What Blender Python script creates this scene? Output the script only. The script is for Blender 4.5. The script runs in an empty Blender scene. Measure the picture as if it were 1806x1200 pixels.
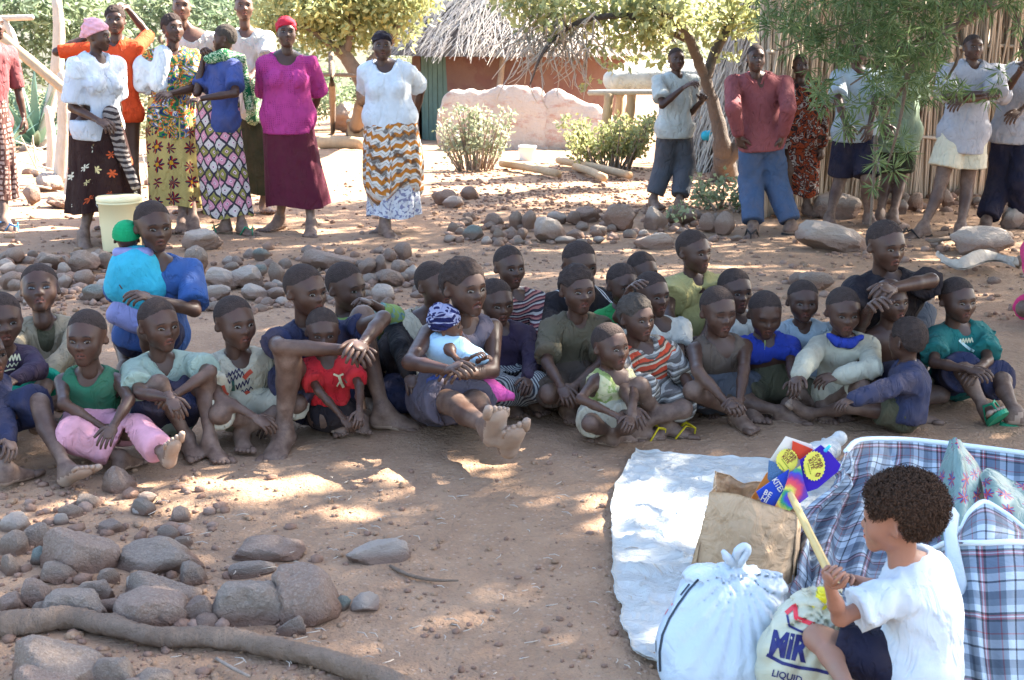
import bpy, math, random
import numpy as np
from math import radians, sin, cos, pi
from mathutils import Vector, Matrix, noise as mnoise
from concurrent.futures import ThreadPoolExecutor
random.seed(7); RNG = np.random.default_rng(7)
SC = bpy.context.scene; COL = SC.collection

# ------------------------------------------------------------------ camera, sky, sun, exposure
CAMZ, TH, FPX = 1.55, radians(13.56), 2300.0
cd = bpy.data.cameras.new('camera'); cam = bpy.data.objects.new('camera', cd); COL.objects.link(cam)
cam.location = (0, 0, CAMZ); cam.rotation_euler = (pi/2 - TH, 0, 0)
cd.sensor_width = 36; cd.lens = FPX/1806*36; cd.clip_start = .05; cd.clip_end = 900
cd.dof.use_dof = True; cd.dof.focus_distance = 5.6; cd.dof.aperture_fstop = 11
SC.camera = cam
SUN_EL, SUN_AZ = radians(42), radians(62)      # azimuth measured from +Y towards +X: the sun stands right of and behind the group
SUND = Vector((cos(SUN_EL)*sin(SUN_AZ), cos(SUN_EL)*cos(SUN_AZ), sin(SUN_EL)))   # towards the sun
W = bpy.data.worlds.new('World'); SC.world = W; W.use_nodes = True
wn = W.node_tree.nodes; bg = wn['Background']
sky = wn.new('ShaderNodeTexSky'); sky.sky_type = 'NISHITA'; sky.sun_disc = False
sky.sun_elevation = SUN_EL; sky.sun_rotation = SUN_AZ; sky.air_density = 1.0; sky.dust_density = 2.0
W.node_tree.links.new(sky.outputs[0], bg.inputs[0]); bg.inputs[1].default_value = .10
sl = bpy.data.lights.new('sun', 'SUN'); sl.energy = 5.0; sl.angle = radians(.53); sl.color = (1, .93, .82)
so = bpy.data.objects.new('sun', sl); COL.objects.link(so); so.rotation_euler = SUND.to_track_quat('Z', 'Y').to_euler()
SC.view_settings.view_transform = 'Standard'; SC.view_settings.look = 'None'
SC.view_settings.exposure = 3.15; SC.view_settings.gamma = 1; SC.view_settings.use_curve_mapping = False
SC.cycles.max_bounces = 6; SC.cycles.diffuse_bounces = 4; SC.cycles.transparent_max_bounces = 8
SC.cycles.use_denoising = True

# ------------------------------------------------------------------ picture <-> place
C0 = np.array([0, 0, CAMZ]); FW = np.array([0, cos(TH), -sin(TH)]); UPV = np.array([0, sin(TH), cos(TH)])
def ray(px, py): return FW + np.array([1., 0, 0])*(px-903)/FPX + UPV*(600-py)/FPX
def gz(x, y):                                     # the lie of the land: level, falling gently away beyond the yard
    t = np.maximum(0, np.asarray(y, float)-12.5); return -.045*t*t/(t+1.5)
def atY(px, py, Y): d = ray(px, py); return C0 + d*(Y/d[1])
def onz(px, py, z=0.):
    d = ray(px, py); zz = z
    for _ in range(12):
        t = (CAMZ-zz)/max(-d[2], 1e-3); p = C0+d*t; zz = z+float(gz(p[0], p[1]))
    return C0+d*t
def nrm(v): v = np.asarray(v, float); return v/max(1e-9, np.linalg.norm(v))
def onsph(p, px, py, L, s):
    d = nrm(ray(px, py)); oc = C0-p; b = d@oc; c = oc@oc-L*L; D = b*b-c
    t = -b if D < 0 else -b+s*math.sqrt(D)
    return C0+d*t
def pxm(p): return FPX/float((np.asarray(p)-C0)@FW)       # pixels per metre at p

# ------------------------------------------------------------------ mesh helpers
def mk(name, V, F, mat=None, smooth=True, mi=None, uv=None, org=None, parent=None, attr=None):
    """one mesh object; F is a list of face arrays of equal width"""
    V = np.asarray(V, np.float32)
    if org is not None: V = V-np.asarray(org, np.float32)
    F = [np.asarray(f, np.int32) for f in (F if isinstance(F, list) else [F]) if len(f)]
    me = bpy.data.meshes.new(name)
    nl = sum(f.size for f in F); nf = sum(len(f) for f in F)
    me.vertices.add(len(V)); me.vertices.foreach_set('co', V.ravel())
    me.loops.add(nl); loops = np.concatenate([f.ravel() for f in F]); me.loops.foreach_set('vertex_index', loops)
    me.polygons.add(nf); tot = np.concatenate([np.full(len(f), f.shape[1], np.int32) for f in F])
    st = np.concatenate([[0], np.cumsum(tot)[:-1]]).astype(np.int32)
    me.polygons.foreach_set('loop_start', st)
    if mi is not None: me.polygons.foreach_set('material_index', np.asarray(mi, np.int32))
    me.update(calc_edges=True)
    me.polygons.foreach_set('use_smooth', np.full(nf, bool(smooth)))
    if uv is not None:
        l = me.uv_layers.new(name='UVMap'); l.data.foreach_set('uv', np.asarray(uv, np.float32)[loops].ravel())
    if attr is not None:
        a = me.attributes.new('dust', 'FLOAT', 'POINT'); a.data.foreach_set('value', np.asarray(attr, np.float32))
    for m in (mat if isinstance(mat, (list, tuple)) else [mat]):
        if m: me.materials.append(m)
    o = bpy.data.objects.new(name, me); COL.objects.link(o)
    if org is not None and parent is None: o.location = [float(c) for c in org]
    if parent is not None: o.parent = parent
    return o
def tag(o, label=None, cat=None, group=None, kind=None):
    if label: o['label'] = label
    if cat: o['category'] = cat
    if group: o['group'] = group
    if kind: o['kind'] = kind
    return o
def empty(name, loc, label=None, cat=None, group=None):
    o = bpy.data.objects.new(name, None); COL.objects.link(o); o.location = [float(c) for c in loc]
    o.empty_display_size = .1
    return tag(o, label, cat, group)
def inst(src, loc=(0, 0, 0), rot=(0, 0, 0), sc=(1, 1, 1), parent=None, name=None):
    o = src.copy() if isinstance(src, bpy.types.Object) else bpy.data.objects.new(name, src)
    if name: o.name = name
    COL.objects.link(o); o.location = [float(c) for c in loc]; o.rotation_euler = rot; o.scale = sc; o.parent = parent
    return o
class MB:                                        # collects pieces of ONE part
    def __init__(s): s.V = []; s.Q = []; s.T = []; s.n = 0; s.mq = []; s.mt = []; s.uv = []
    def add(s, V, Q=(), T=(), m=0, uv=None):
        V = np.asarray(V, float); s.V.append(V); s.uv.append(np.zeros((len(V), 2)) if uv is None else np.asarray(uv, float))
        if len(Q): s.Q.append(np.asarray(Q)+s.n); s.mq += [m]*len(Q)
        if len(T): s.T.append(np.asarray(T)+s.n); s.mt += [m]*len(T)
        s.n += len(V)
    def arrays(s):
        F = []; mi = []
        if s.Q: F.append(np.concatenate(s.Q)); mi += s.mq
        if s.T: F.append(np.concatenate(s.T)); mi += s.mt
        return np.concatenate(s.V), F, mi
    def build(s, name, mat, parent=None, org=None, smooth=True, attr=None, uv=False):
        V, F, mi = s.arrays(); return mk(name, V, F, mat, smooth, mi, np.concatenate(s.uv) if uv else None, org, parent, attr)
def tube(pts, rad, n=8, cap=True, flat=None, q=1., closed=False):
    """sweep a round or flattened section along pts -> V, Q, T"""
    P = np.asarray(pts, float); m = len(P); rad = np.broadcast_to(np.asarray(rad, float), (m,))
    tg = np.gradient(P, axis=0); tg /= np.maximum(1e-9, np.linalg.norm(tg, axis=1))[:, None]
    a = np.array([0, 0, 1.]) if flat is None else np.asarray(flat, float)
    if abs(tg[0]@nrm(a)) > .95: a = np.array([1., .2, 0])
    V = []; prev = None
    for i in range(m):
        u = a if prev is None or flat is not None else prev
        u = nrm(u-tg[i]*(u@tg[i])); prev = u; w = np.cross(tg[i], u)
        an = np.arange(n)*2*pi/n
        V.append(P[i]+rad[i]*(np.outer(np.cos(an)*q, u)+np.outer(np.sin(an), w)))
    V = np.concatenate(V); Q = []
    ii, jj = np.meshgrid(np.arange(m-1), np.arange(n), indexing='ij'); ii = ii.ravel(); jj = jj.ravel(); j2 = (jj+1) % n
    Q = np.stack([ii*n+jj, ii*n+j2, (ii+1)*n+j2, (ii+1)*n+jj], 1)
    T = []
    if cap:
        V = np.concatenate([V, [P[0]-tg[0]*rad[0]*.5, P[-1]+tg[-1]*rad[-1]*.6]]); c0 = m*n; c1 = c0+1
        T = [[c0, (j+1) % n, j] for j in range(n)]+[[c1, (m-1)*n+j, (m-1)*n+(j+1) % n] for j in range(n)]
    return V, Q, T
def ellips(c, ax, n=8, m=6):
    """ellipsoid with the three scaled axes ax (3x3 rows)"""
    ax = np.asarray(ax, float); V = []
    for i in range(1, m):
        t = pi*i/m
        for j in range(n):
            f = 2*pi*j/n; V.append([sin(t)*cos(f), sin(t)*sin(f), cos(t)])
    V += [[0, 0, 1], [0, 0, -1]]; V = np.array(V)@ax+np.asarray(c, float)
    Q = [[i*n+j, (i+1)*n+j, (i+1)*n+(j+1) % n, i*n+(j+1) % n] for i in range(m-2) for j in range(n)]
    k = (m-1)*n
    T = [[k, j, (j+1) % n] for j in range(n)]+[[k+1, (m-2)*n+(j+1) % n, (m-2)*n+j] for j in range(n)]
    return V, Q, T
def grid(P, closed_u=False):
    """P (nv, nu, 3) -> V, Q"""
    nv, nu = P.shape[:2]; V = P.reshape(-1, 3); mu = nu if closed_u else nu-1
    i, j = np.meshgrid(np.arange(nv-1), np.arange(mu), indexing='ij'); i = i.ravel(); j = j.ravel(); j2 = (j+1) % nu
    return V, np.stack([i*nu+j, i*nu+j2, (i+1)*nu+j2, (i+1)*nu+j], 1)
def boxv(c, h, R=None):
    s = np.array([[x, y, z] for x in (-1, 1) for y in (-1, 1) for z in (-1, 1)], float)*np.asarray(h)
    if R is not None: s = s@np.asarray(R)
    return s+np.asarray(c), [[0, 1, 3, 2], [4, 6, 7, 5], [0, 4, 5, 1], [2, 3, 7, 6], [0, 2, 6, 4], [1, 5, 7, 3]], []

# ------------------------------------------------------------------ noise
_pm = RNG.permutation(256); _pm = np.concatenate([_pm, _pm, _pm]); _gr = RNG.normal(size=(256, 3)); _gr /= np.linalg.norm(_gr, axis=1)[:, None]
def perlin(P):
    P = np.asarray(P, float); i = np.floor(P).astype(int); f = P-i; i &= 255; u = f*f*f*(f*(f*6-15)+10); r = 0
    for dx in (0, 1):
        for dy in (0, 1):
            for dz in (0, 1):
                h = _pm[_pm[_pm[i[..., 0]+dx]+i[..., 1]+dy]+i[..., 2]+dz]
                g = _gr[h]; d = f-np.array([dx, dy, dz])
                w = (u[..., 0] if dx else 1-u[..., 0])*(u[..., 1] if dy else 1-u[..., 1])*(u[..., 2] if dz else 1-u[..., 2])
                r = r+w*(g*d).sum(-1)
    return r
def fbm(P, o=4, g=.5):
    P = np.asarray(P, float); r = 0; a = 1.
    for k in range(o): r = r+a*perlin(P*2**k+17.3*k); a *= g
    return r

# ------------------------------------------------------------------ materials
def lin(c):
    if isinstance(c, str): c = [int(c[i:i+2], 16)/255 for i in (0, 2, 4)]; return tuple(x/12.92 if x < .04 else ((x+.055)/1.055)**2.4 for x in c)
    return tuple(c)
class NT:
    def __init__(s, name):
        s.m = bpy.data.materials.new(name); s.m.use_nodes = True; s.t = s.m.node_tree; s.p = s.t.nodes['Principled BSDF']; s.o = s.t.nodes['Material Output']
    def n(s, ty, **kw):
        x = s.t.nodes.new(ty)
        for k, v in kw.items(): setattr(x, k, v)
        return x
    def put(s, sock, v):
        if isinstance(v, bpy.types.NodeSocket): s.t.links.new(v, sock)
        elif isinstance(v, (tuple, list)) and len(v) == 3 and len(sock.default_value) == 4: sock.default_value = (*v, 1)
        else: sock.default_value = v
    def M(s, op, a, b=0., c=0.):
        x = s.n('ShaderNodeMath', operation=op); s.put(x.inputs[0], a); s.put(x.inputs[1], b); s.put(x.inputs[2], c); return x.outputs[0]
    def V(s, op, a, b=(0, 0, 0)):
        x = s.n('ShaderNodeVectorMath', operation=op); s.put(x.inputs[0], a)
        if op == 'SCALE': s.put(x.inputs[3], b)
        else: s.put(x.inputs[1], b)
        return x.outputs[1] if op in ('LENGTH', 'DOT_PRODUCT', 'DISTANCE') else x.outputs[0]
    def mix(s, f, a, b, ty='MIX'):
        x = s.n('ShaderNodeMix', data_type='RGBA', blend_type=ty); s.put(x.inputs[0], f); s.put(x.inputs[6], a); s.put(x.inputs[7], b); return x.outputs[2]
    def co(s, k='Object'): return s.n('ShaderNodeTexCoord').outputs[k]
    def noise(s, v, sc, det=4, rough=.55, dist=0, out=0):
        x = s.n('ShaderNodeTexNoise'); s.put(x.inputs['Vector'], v); x.inputs['Scale'].default_value = sc; x.inputs['Detail'].default_value = det
        x.inputs['Roughness'].default_value = rough; x.inputs['Distortion'].default_value = dist; return x.outputs[out]
    def vor(s, v, sc, feat='F1', rnd=1.):
        x = s.n('ShaderNodeTexVoronoi', feature=feat); s.put(x.inputs['Vector'], v); x.inputs['Scale'].default_value = sc; x.inputs['Randomness'].default_value = rnd; return x
    def ramp(s, f, stops, interp='LINEAR'):
        x = s.n('ShaderNodeValToRGB'); x.color_ramp.interpolation = interp; s.put(x.inputs[0], f); e = x.color_ramp.elements
        for i, (p, c) in enumerate(stops):
            if i < 2: e[i].position = p
            else: e.new(p)
        for i, (p, c) in enumerate(stops): e[i].position = p; c = lin(c); e[i].color = (*c, 1)
        return x.outputs[0]
    def bump(s, h, st=.3, d=.01, prev=None):
        x = s.n('ShaderNodeBump'); x.inputs['Strength'].default_value = st; x.inputs['Distance'].default_value = d; s.put(x.inputs['Height'], h)
        if prev: s.put(x.inputs['Normal'], prev)
        return x.outputs[0]
    def fin(s, col=None, rough=.8, nor=None, spec=.3):
        if col is not None: s.put(s.p.inputs['Base Color'], col)
        s.put(s.p.inputs['Roughness'], rough); s.p.inputs['Specular IOR Level'].default_value = spec
        if nor: s.put(s.p.inputs['Normal'], nor)
        return s.m
_mc = {}
def plain(name, col, rough=.8, var=.25, sc=8, bump=.2, bsc=60, spec=.3, dist=.004, trans=0):
    k = ('plain', name)
    if k in _mc: return _mc[k]
    t = NT(name); v = t.co(); c = lin(col); n = t.noise(v, sc, 5)
    colr = t.mix(n, tuple(x*(1-var) for x in c), tuple(min(1, x*(1+var)) for x in c))
    m = t.fin(colr, rough, t.bump(t.noise(v, bsc, 4), bump, dist), spec)
    if trans: t.p.inputs['Transmission Weight'].default_value = 0; _translucent(t, colr, trans)
    _mc[k] = m; return m
def _translucent(t, col, f):
    tr = t.n('ShaderNodeBsdfTranslucent'); t.put(tr.inputs[0], col); mx = t.n('ShaderNodeMixShader'); mx.inputs[0].default_value = f
    t.t.links.new(t.p.outputs[0], mx.inputs[1]); t.t.links.new(tr.outputs[0], mx.inputs[2]); t.t.links.new(mx.outputs[0], t.o.inputs[0])
def leafmat(name, cols, f=.35, rough=.5, sc=3.):
    t = NT(name); g = t.n('ShaderNodeNewGeometry'); r = g.outputs['Random Per Island']
    st = [(i/max(1, len(cols)-1), c) for i, c in enumerate(cols)]
    c = t.ramp(r, st); c = t.mix(t.M('MULTIPLY', t.noise(t.co(), sc, 2), .5), c, (.03, .04, .015))
    t.fin(c, rough, None, .3); _translucent(t, c, f); return t.m

# cloth: patterns run in metres of UV (u across the body, v up it)
def cloth(name, fn, rough=.85, folds=.75, dirt=.25, sheen=.0):
    k = ('cloth', name)
    if k in _mc: return _mc[k]
    t = NT(name); uv = t.co('UV'); uv = t.V('ADD', uv, t.V('SCALE', t.V('SUBTRACT', t.noise(t.co(), 7, 2, .5, 0, 1), (.5, .5, .5)), .045)); sp = t.n('ShaderNodeSeparateXYZ'); t.put(sp.inputs[0], uv); u, v = sp.outputs[0], sp.outputs[1]
    c = lin(fn) if isinstance(fn, (str, tuple)) else fn(t, uv, u, v)
    ob = t.co(); d = t.noise(ob, 9, 4)
    dm = t.M('MULTIPLY', t.ramp(d, [(.42, (0, 0, 0)), (.75, (1, 1, 1))]), dirt)
    c = t.mix(dm, c, (.16, .105, .07)); c = t.mix(t.M('MULTIPLY', t.noise(ob, 25, 3), .3), c, (0, 0, 0))
    wv = t.noise(t.V('MULTIPLY', ob, (1, 1, .5)), 15, 3, .5, 1.2); rd = t.M('ABSOLUTE', t.M('SUBTRACT', wv, .5)); rd = t.M('SUBTRACT', 1., t.M('MINIMUM', t.M('MULTIPLY', rd, 7.), 1.)); fine = t.noise(ob, 260, 2)
    b = t.bump(fine, .25, .002); b = t.bump(rd, folds*.55, .008, b); b = t.bump(wv, folds*.85, .03, b)
    m = t.fin(c, rough, b, .2); _mc[k] = m; return m
def stripes(freq, cols, axis='v', warp=0.):
    def f(t, uv, u, v):
        x = v if axis == 'v' else u
        if warp: x = t.M('ADD', x, t.M('MULTIPLY', t.noise(uv, 12, 2), warp))
        fr = t.M('FRACT', t.M('MULTIPLY', x, freq)); n = len(cols)
        return t.ramp(fr, [(i/n, c) for i, c in enumerate(cols)], 'CONSTANT')
    return f
def petals(t, uv, sc, base, cols, npet=8, R=.42, rnd=.35, center='d9b84a', dots=None):
    vo = t.vor(uv, sc, 'F1', rnd); pos = vo.outputs['Position']; d = t.V('SUBTRACT', uv, pos)
    sp = t.n('ShaderNodeSeparateXYZ'); t.put(sp.inputs[0], d); an = t.M('ARCTAN2', sp.outputs[1], sp.outputs[0]); r = t.M('MULTIPLY', t.V('LENGTH', d), sc)
    sc2 = t.n('ShaderNodeSeparateColor'); t.put(sc2.inputs[0], vo.outputs['Color'])
    pet = t.M('ABSOLUTE', t.M('COSINE', t.M('MULTIPLY', an, npet/2)))
    lim = t.M('MULTIPLY', t.M('ADD', .35, t.M('MULTIPLY', pet, .65)), R)
    ins = t.M('LESS_THAN', r, lim)
    alt = t.M('FRACT', t.M('ADD', t.M('MULTIPLY', t.M('ADD', an, pi), npet/2/(2*pi)), 0.)) if len(cols) > 1 else sc2.outputs[0]
    pc = t.ramp(alt if len(cols) == 2 else sc2.outputs[0], [(i/len(cols), c) for i, c in enumerate(cols)], 'CONSTANT')
    c = t.mix(ins, lin(base) if isinstance(base, str) else base, pc)
    return t.mix(t.M('LESS_THAN', r, R*.3), c, lin(center))
# ------------------------------------------------------------------ signed distance bodies
def prim_cone(a, b, ra, rb, n=None, q=1., k=None): return ('c', np.asarray(a, float), np.asarray(b, float), ra, rb, None if n is None else nrm(n), q, k)
def prim_ell(c, ax, k=None): return ('e', np.asarray(c, float), np.asarray(ax, float), k)
def pbox(p):
    if p[0] == 'c': r = max(p[3], p[4]); return np.minimum(p[1], p[2])-r, np.maximum(p[1], p[2])+r
    e = np.sqrt((p[2]**2).sum(0)); return p[1]-e, p[1]+e
def pdist(p, X, Y, Z):
    if p[0] == 'c':
        _, a, b, ra, rb, n, q, _k = p; d = b-a; L2 = max(1e-12, d@d)
        x, y, z = X-a[0], Y-a[1], Z-a[2]
        t = np.clip((x*d[0]+y*d[1]+z*d[2])/L2, 0, 1); x = x-t*d[0]; y = y-t*d[1]; z = z-t*d[2]
        w2 = x*x+y*y+z*z
        if n is not None: dn = x*n[0]+y*n[1]+z*n[2]; w2 = w2+dn*dn*(1/(q*q)-1)
        return np.sqrt(w2)-(ra+(rb-ra)*t)
    _, c, A, _k = p; r = np.linalg.norm(A, axis=1); U = A/r[:, None]
    x, y, z = X-c[0], Y-c[1], Z-c[2]; k0 = 0; k1 = 0
    for i in range(3):
        s = x*U[i, 0]+y*U[i, 1]+z*U[i, 2]; k0 = k0+(s/r[i])**2; k1 = k1+(s/r[i]**2)**2
    k0 = np.sqrt(k0); return k0*(k0-1)/np.maximum(1e-6, np.sqrt(k1))
class Field:
    def __init__(s, prims, h, pad=.03, cutmin=None):
        lo = np.min([pbox(p)[0] for p in prims], 0)-pad; hi = np.max([pbox(p)[1] for p in prims], 0)+pad
        s.h = h; s.o = lo; s.n = np.ceil((hi-lo)/h).astype(int)+1
        s.ax = [(lo[i]+h*np.arange(s.n[i])).astype(np.float32) for i in range(3)]
        s.f = np.full(s.n, .5, np.float32); s.pad = pad
    def sl(s, lo, hi):
        a = np.clip(np.floor((lo-s.o)/s.h).astype(int), 0, s.n-1); b = np.clip(np.ceil((hi-s.o)/s.h).astype(int)+1, 1, s.n)
        return tuple(slice(x, max(x+1, y)) for x, y in zip(a, b))
    def g(s, sl): return s.ax[0][sl[0]][:, None, None], s.ax[1][sl[1]][None, :, None], s.ax[2][sl[2]][None, None, :]
    def add(s, p, k=.02):
        k = p[-1] if p[-1] is not None else k
        lo, hi = pbox(p); m = max(k, .012)*1.3; sl = s.sl(lo-m, hi+m); d = pdist(p, *s.g(sl)).astype(np.float32)
        a = s.f[sl]; hh = np.maximum(k-np.abs(a-d), 0)/k; s.f[sl] = np.minimum(a, d)-hh*hh*k*.25
    def cut(s, p, k=.006):
        lo, hi = pbox(p); sl = s.sl(lo-.03, hi+.03); d = -pdist(p, *s.g(sl)).astype(np.float32); a = s.f[sl]
        hh = np.maximum(k-np.abs(a-d), 0)/k; s.f[sl] = np.maximum(a, d)+hh*hh*k*.25
    def plane(s, p, n):                              # throw away the side n points to
        n = nrm(n); X, Y, Z = s.g((slice(None),)*3); s.f = np.maximum(s.f, ((X-p[0])*n[0]+(Y-p[1])*n[1]+(Z-p[2])*n[2]).astype(np.float32))
    def folds(s, amp, seed, fr=60., ax=(1, .6, .45)):
        X, Y, Z = s.g((slice(None),)*3); r = np.random.default_rng(seed); a = r.uniform(0, 6, 8); c1, s1 = cos(a[6]*.15-.45), sin(a[6]*.15-.45)
        x = (X*c1+Z*s1)*fr*ax[0]+1.5*np.sin(Z*17+a[0]+Y*9); z = (Z*c1-X*s1)*ax[2]*fr+1.4*np.sin(X*19+a[1]); y = Y*ax[1]*fr+1.2*np.sin(Z*13+a[2])
        n = np.sin(x+.5*z+a[3])*.65+np.sin(1.7*z-1.0*y+a[4])*.6+np.sin(1.6*x+1.3*y-z+a[5])*.4; m = .45+.55*np.sin(X*9+a[1])*np.sin(Z*11+a[2])+.3*np.sin(Y*12)
        s.f = s.f+((1-np.minimum(1, np.abs(n)*1.15))**1.6*-1+.3).astype(np.float32)*np.clip(m, .15, 1.2).astype(np.float32)*amp*1.5
    def mesh(s):
        f = s.f; ins = f < 0; n = np.array(f.shape); c = ins.astype(np.uint8)
        sm = sum(c[i:n[0]-1+i, j:n[1]-1+j, k:n[2]-1+k] for i in (0, 1) for j in (0, 1) for k in (0, 1))
        act = (sm > 0) & (sm < 8); I = np.argwhere(act); idx = np.full(act.shape, -1, np.int32); idx[act] = np.arange(len(I))
        cor = [(i, j, k) for i in (0, 1) for j in (0, 1) for k in (0, 1)]
        A = np.stack([f[I[:, 0]+i, I[:, 1]+j, I[:, 2]+k] for i, j, k in cor], 1)
        pos = np.zeros((len(I), 3)); cnt = np.zeros(len(I))
        for a in range(8):
            for b in range(a+1, 8):
                if sum(x != y for x, y in zip(cor[a], cor[b])) != 1: continue
                m = (A[:, a] < 0) != (A[:, b] < 0); t = A[m, a]/(A[m, a]-A[m, b])
                pos[m] += np.array(cor[a])+t[:, None]*(np.array(cor[b])-np.array(cor[a])); cnt[m] += 1
        V = (I+pos/np.maximum(cnt, 1)[:, None])*s.h+s.o; Q = []
        for ax in range(3):
            b, cc = (ax+1) % 3, (ax+2) % 3
            s0 = [slice(1, -1)]*3; s0[ax] = slice(0, -1); s1 = list(s0); s1[ax] = slice(1, None)
            df = ins[tuple(s0)] != ins[tuple(s1)]; E = np.argwhere(df); off = np.array([1, 1, 1]); off[ax] = 0; E = E+off
            pos_in = ins[E[:, 0], E[:, 1], E[:, 2]]
            def cell(db, dc): G = E.copy(); G[:, b] -= db; G[:, cc] -= dc; return idx[G[:, 0], G[:, 1], G[:, 2]]
            q = np.stack([cell(1, 1), cell(0, 1), cell(0, 0), cell(1, 0)], 1); q[~pos_in] = q[~pos_in][:, ::-1]; Q.append(q)
        Q = np.concatenate(Q); Q = Q[(Q >= 0).all(1)]
        return V, Q
    def at(s, P):
        i = np.clip(np.round((P-s.o)/s.h).astype(int), 0, s.n-1); return s.f[i[:, 0], i[:, 1], i[:, 2]]

# ------------------------------------------------------------------ heads (unit: chin to crown = 1; the face looks along -y)
HVAR = {'': (1, 1, 1, 1, 0), 'b': (.88, .93, .9, 1.08, .008), 'c': (1.12, 1.06, 1.12, .92, -.006), 'd': (1., .95, 1.2, 1.15, 0), 'e': (.95, 1.08, .95, .85, .012), 'open': (1, 1, 1, 1, 0)}   # cheeks, jaw, nose, lips, brow
def headkey(g):
    k = g.get('head', 'child'); return k if '_' in k or g.get('skin') == 'light' else k+('', '_b', '_c', '_d', '_e')[(g['id']*7+3) % 5]
def head_field(kind, h):
    child = kind.startswith('child'); vc, vj, vn, vl, vb = HVAR[kind.split('_')[1] if '_' in kind else '']; E = lambda c, r, k=None: prim_ell(c, np.diag(r), k)
    if child: cw, ez, nz_, mz, cz, mo = .37, -.045, -.155, -.285, -.43, .0
    else: cw, ez, nz_, mz, cz, mo = .335, .0, -.135, -.275, -.415, .0
    P = [E((0, .05, .12), (cw, .42, .38), .1), E((0, -.13, -.07), (cw*.86, .26, .33), .12)]
    for s in (-1, 1):
        P += [E((s*.17, -.200, -.16), (.12*vc, .115*vc, .12*vc), .12), prim_cone((s*(.175 if child else .225)*vj, -.01, -.26), (s*.055, -.255, cz), .085, .07, k=.1)]
    P += [E((0, -.275, cz), (.08, .07, .06), .07), prim_cone((-.16, -.315-vb, ez+.085), (.16, -.315-vb, ez+.085), .055, .055, k=.08)]
    P += [prim_cone((0, .06, -.2), (0, .10, -.66), .185 if child else .21, .18 if child else .2, k=.1)]
    F = Field(P, h, .17)
    for p in P: F.add(p, .1)
    for s in (-1, 1): F.cut(E((s*.148, -.455, ez-.005), (.095, .10, .058)), .06)
    q = .88 if child else 1.
    Nn = [prim_cone((0, -.345, ez+.02), (0, -.392, nz_+.01), .032, .046*vn*q, k=.045), prim_cone((0, -.402, nz_), (0, -.404, nz_-.01), .055*vn*q, .053*vn*q, k=.03)]
    for s in (-1, 1): Nn += [E((s*.066*vn*q, -.365, nz_-.012), (.043*q, .05, .035*q), .018)]
    for p in Nn: F.add(p, .04)
    for s in (-1, 1): F.cut(E((s*.05*q, -.415, nz_-.048), (.017, .03, .010)), .012)
    op = .018 if kind.endswith('open') else 0.
    F.add(E((0, -.290, mz-.005), (.13, .07, .095), .12), .12)
    for s in (-1, 1): F.add(prim_cone((s*.022, -.378, mz+.034+op*.3), (s*.096, -.320, mz-.026), .035*vl, .021, k=.008), .02)
    for s in (-1, 1): F.add(prim_cone((0, -.370, mz-.040-op), (s*.086, -.318, mz-.048), .041*vl, .023, k=.008), .02)
    for s in (-1, 1): F.cut(prim_cone((0, -.412, mz-.003), (s*.096, -.348, mz-.034), .0095+op, .005+op*.5), .008)
    for s in (-1, 1):
        A = np.array([[.024, s*-.016, 0], [0, .068, .016], [0, -.016, .10]]); ex_ = cw-.018
        F.add(prim_ell((s*ex_, .045, -.06), A, .04), .04); F.cut(prim_ell((s*(ex_+.028), .03, -.045), A*.6), .02)
    F.meta = (ez, mz); return F
HEADS = {}
def surf_y(F, x, z):                                  # where the face's skin is, on the line (x, *, z)
    ys = F.ax[1]; i = int(round((x-F.o[0])/F.h)); k = int(round((z-F.o[2])/F.h)); c = F.f[i, :, k]; j = int(np.argmax(c < 0))
    if j == 0: return float(ys[0])
    a, b = c[j-1], c[j]; return float(ys[j-1]+(ys[j]-ys[j-1])*a/(a-b))
def make_head(kind, h):
    F = head_field(kind, h); EZ0, MZ = F.meta; V, Q = F.mesh(); mi = np.zeros(len(Q), int); c = V[Q].mean(1)
    lin_ = (np.abs(c[:, 2]-MZ+.003+.33*np.abs(c[:, 0])) < .011) & (np.abs(c[:, 0]) < .092) & (c[:, 1] < -.32); lip = (np.abs(c[:, 0]) < .108) & (c[:, 1] < -.34+3.5*c[:, 0]**2) & (np.abs(c[:, 2]-MZ+3.*c[:, 0]**2+.005) < .058-2.5*c[:, 0]**2); mi[lip] = 1; mi[lin_] = 3
    eyes = []
    for s in (-1, 1):
        nu, nv = 11, 7; P = np.zeros((nv, nu, 3)); ex, ez = s*.145, EZ0-.005
        for a in range(nu):
            u = -1+2*a/(nu-1); x = ex+u*.066; top = .027*(1-abs(u)**2.2)+.003; bot = -.020*(1-abs(u)**2.2)-.002
            for b in range(nv):
                w = b/(nv-1); z = ez+bot+(top-bot)*w+s*u*.008; dome = (1-u*u)*sin(pi*w)*.014
                P[b, a] = [x, surf_y(F, x, z)-.004-dome, z]
        Ve, Qe = grid(P); Qe = Qe if True else Qe; ce = Ve[Qe].mean(1); rr = np.hypot(ce[:, 0]-ex-.004, ce[:, 2]-ez-.004)
        me_ = np.where(rr < .039, 1, 0); eyes.append((Ve, Qe, me_, P))
    brows = []
    for s in (-1, 1):
        P_ = [];
        for a in range(9):
            u = -1+a/4; x = s*.145+u*.085; z = EZ0+.082+.018*(1-u*u)-.010*u*s; y = surf_y(F, x, z); P_.append([x, y-.001, z])
        P_ = np.array(P_); w = np.array([.004, .010, .012, .013, .013, .012, .011, .008, .003]); brows.append(tube(P_, w, 6, True, (0, 1, 0), .35))
    return dict(V=V, Q=Q, mi=mi, eyes=eyes, F=F, brows=brows)
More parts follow.
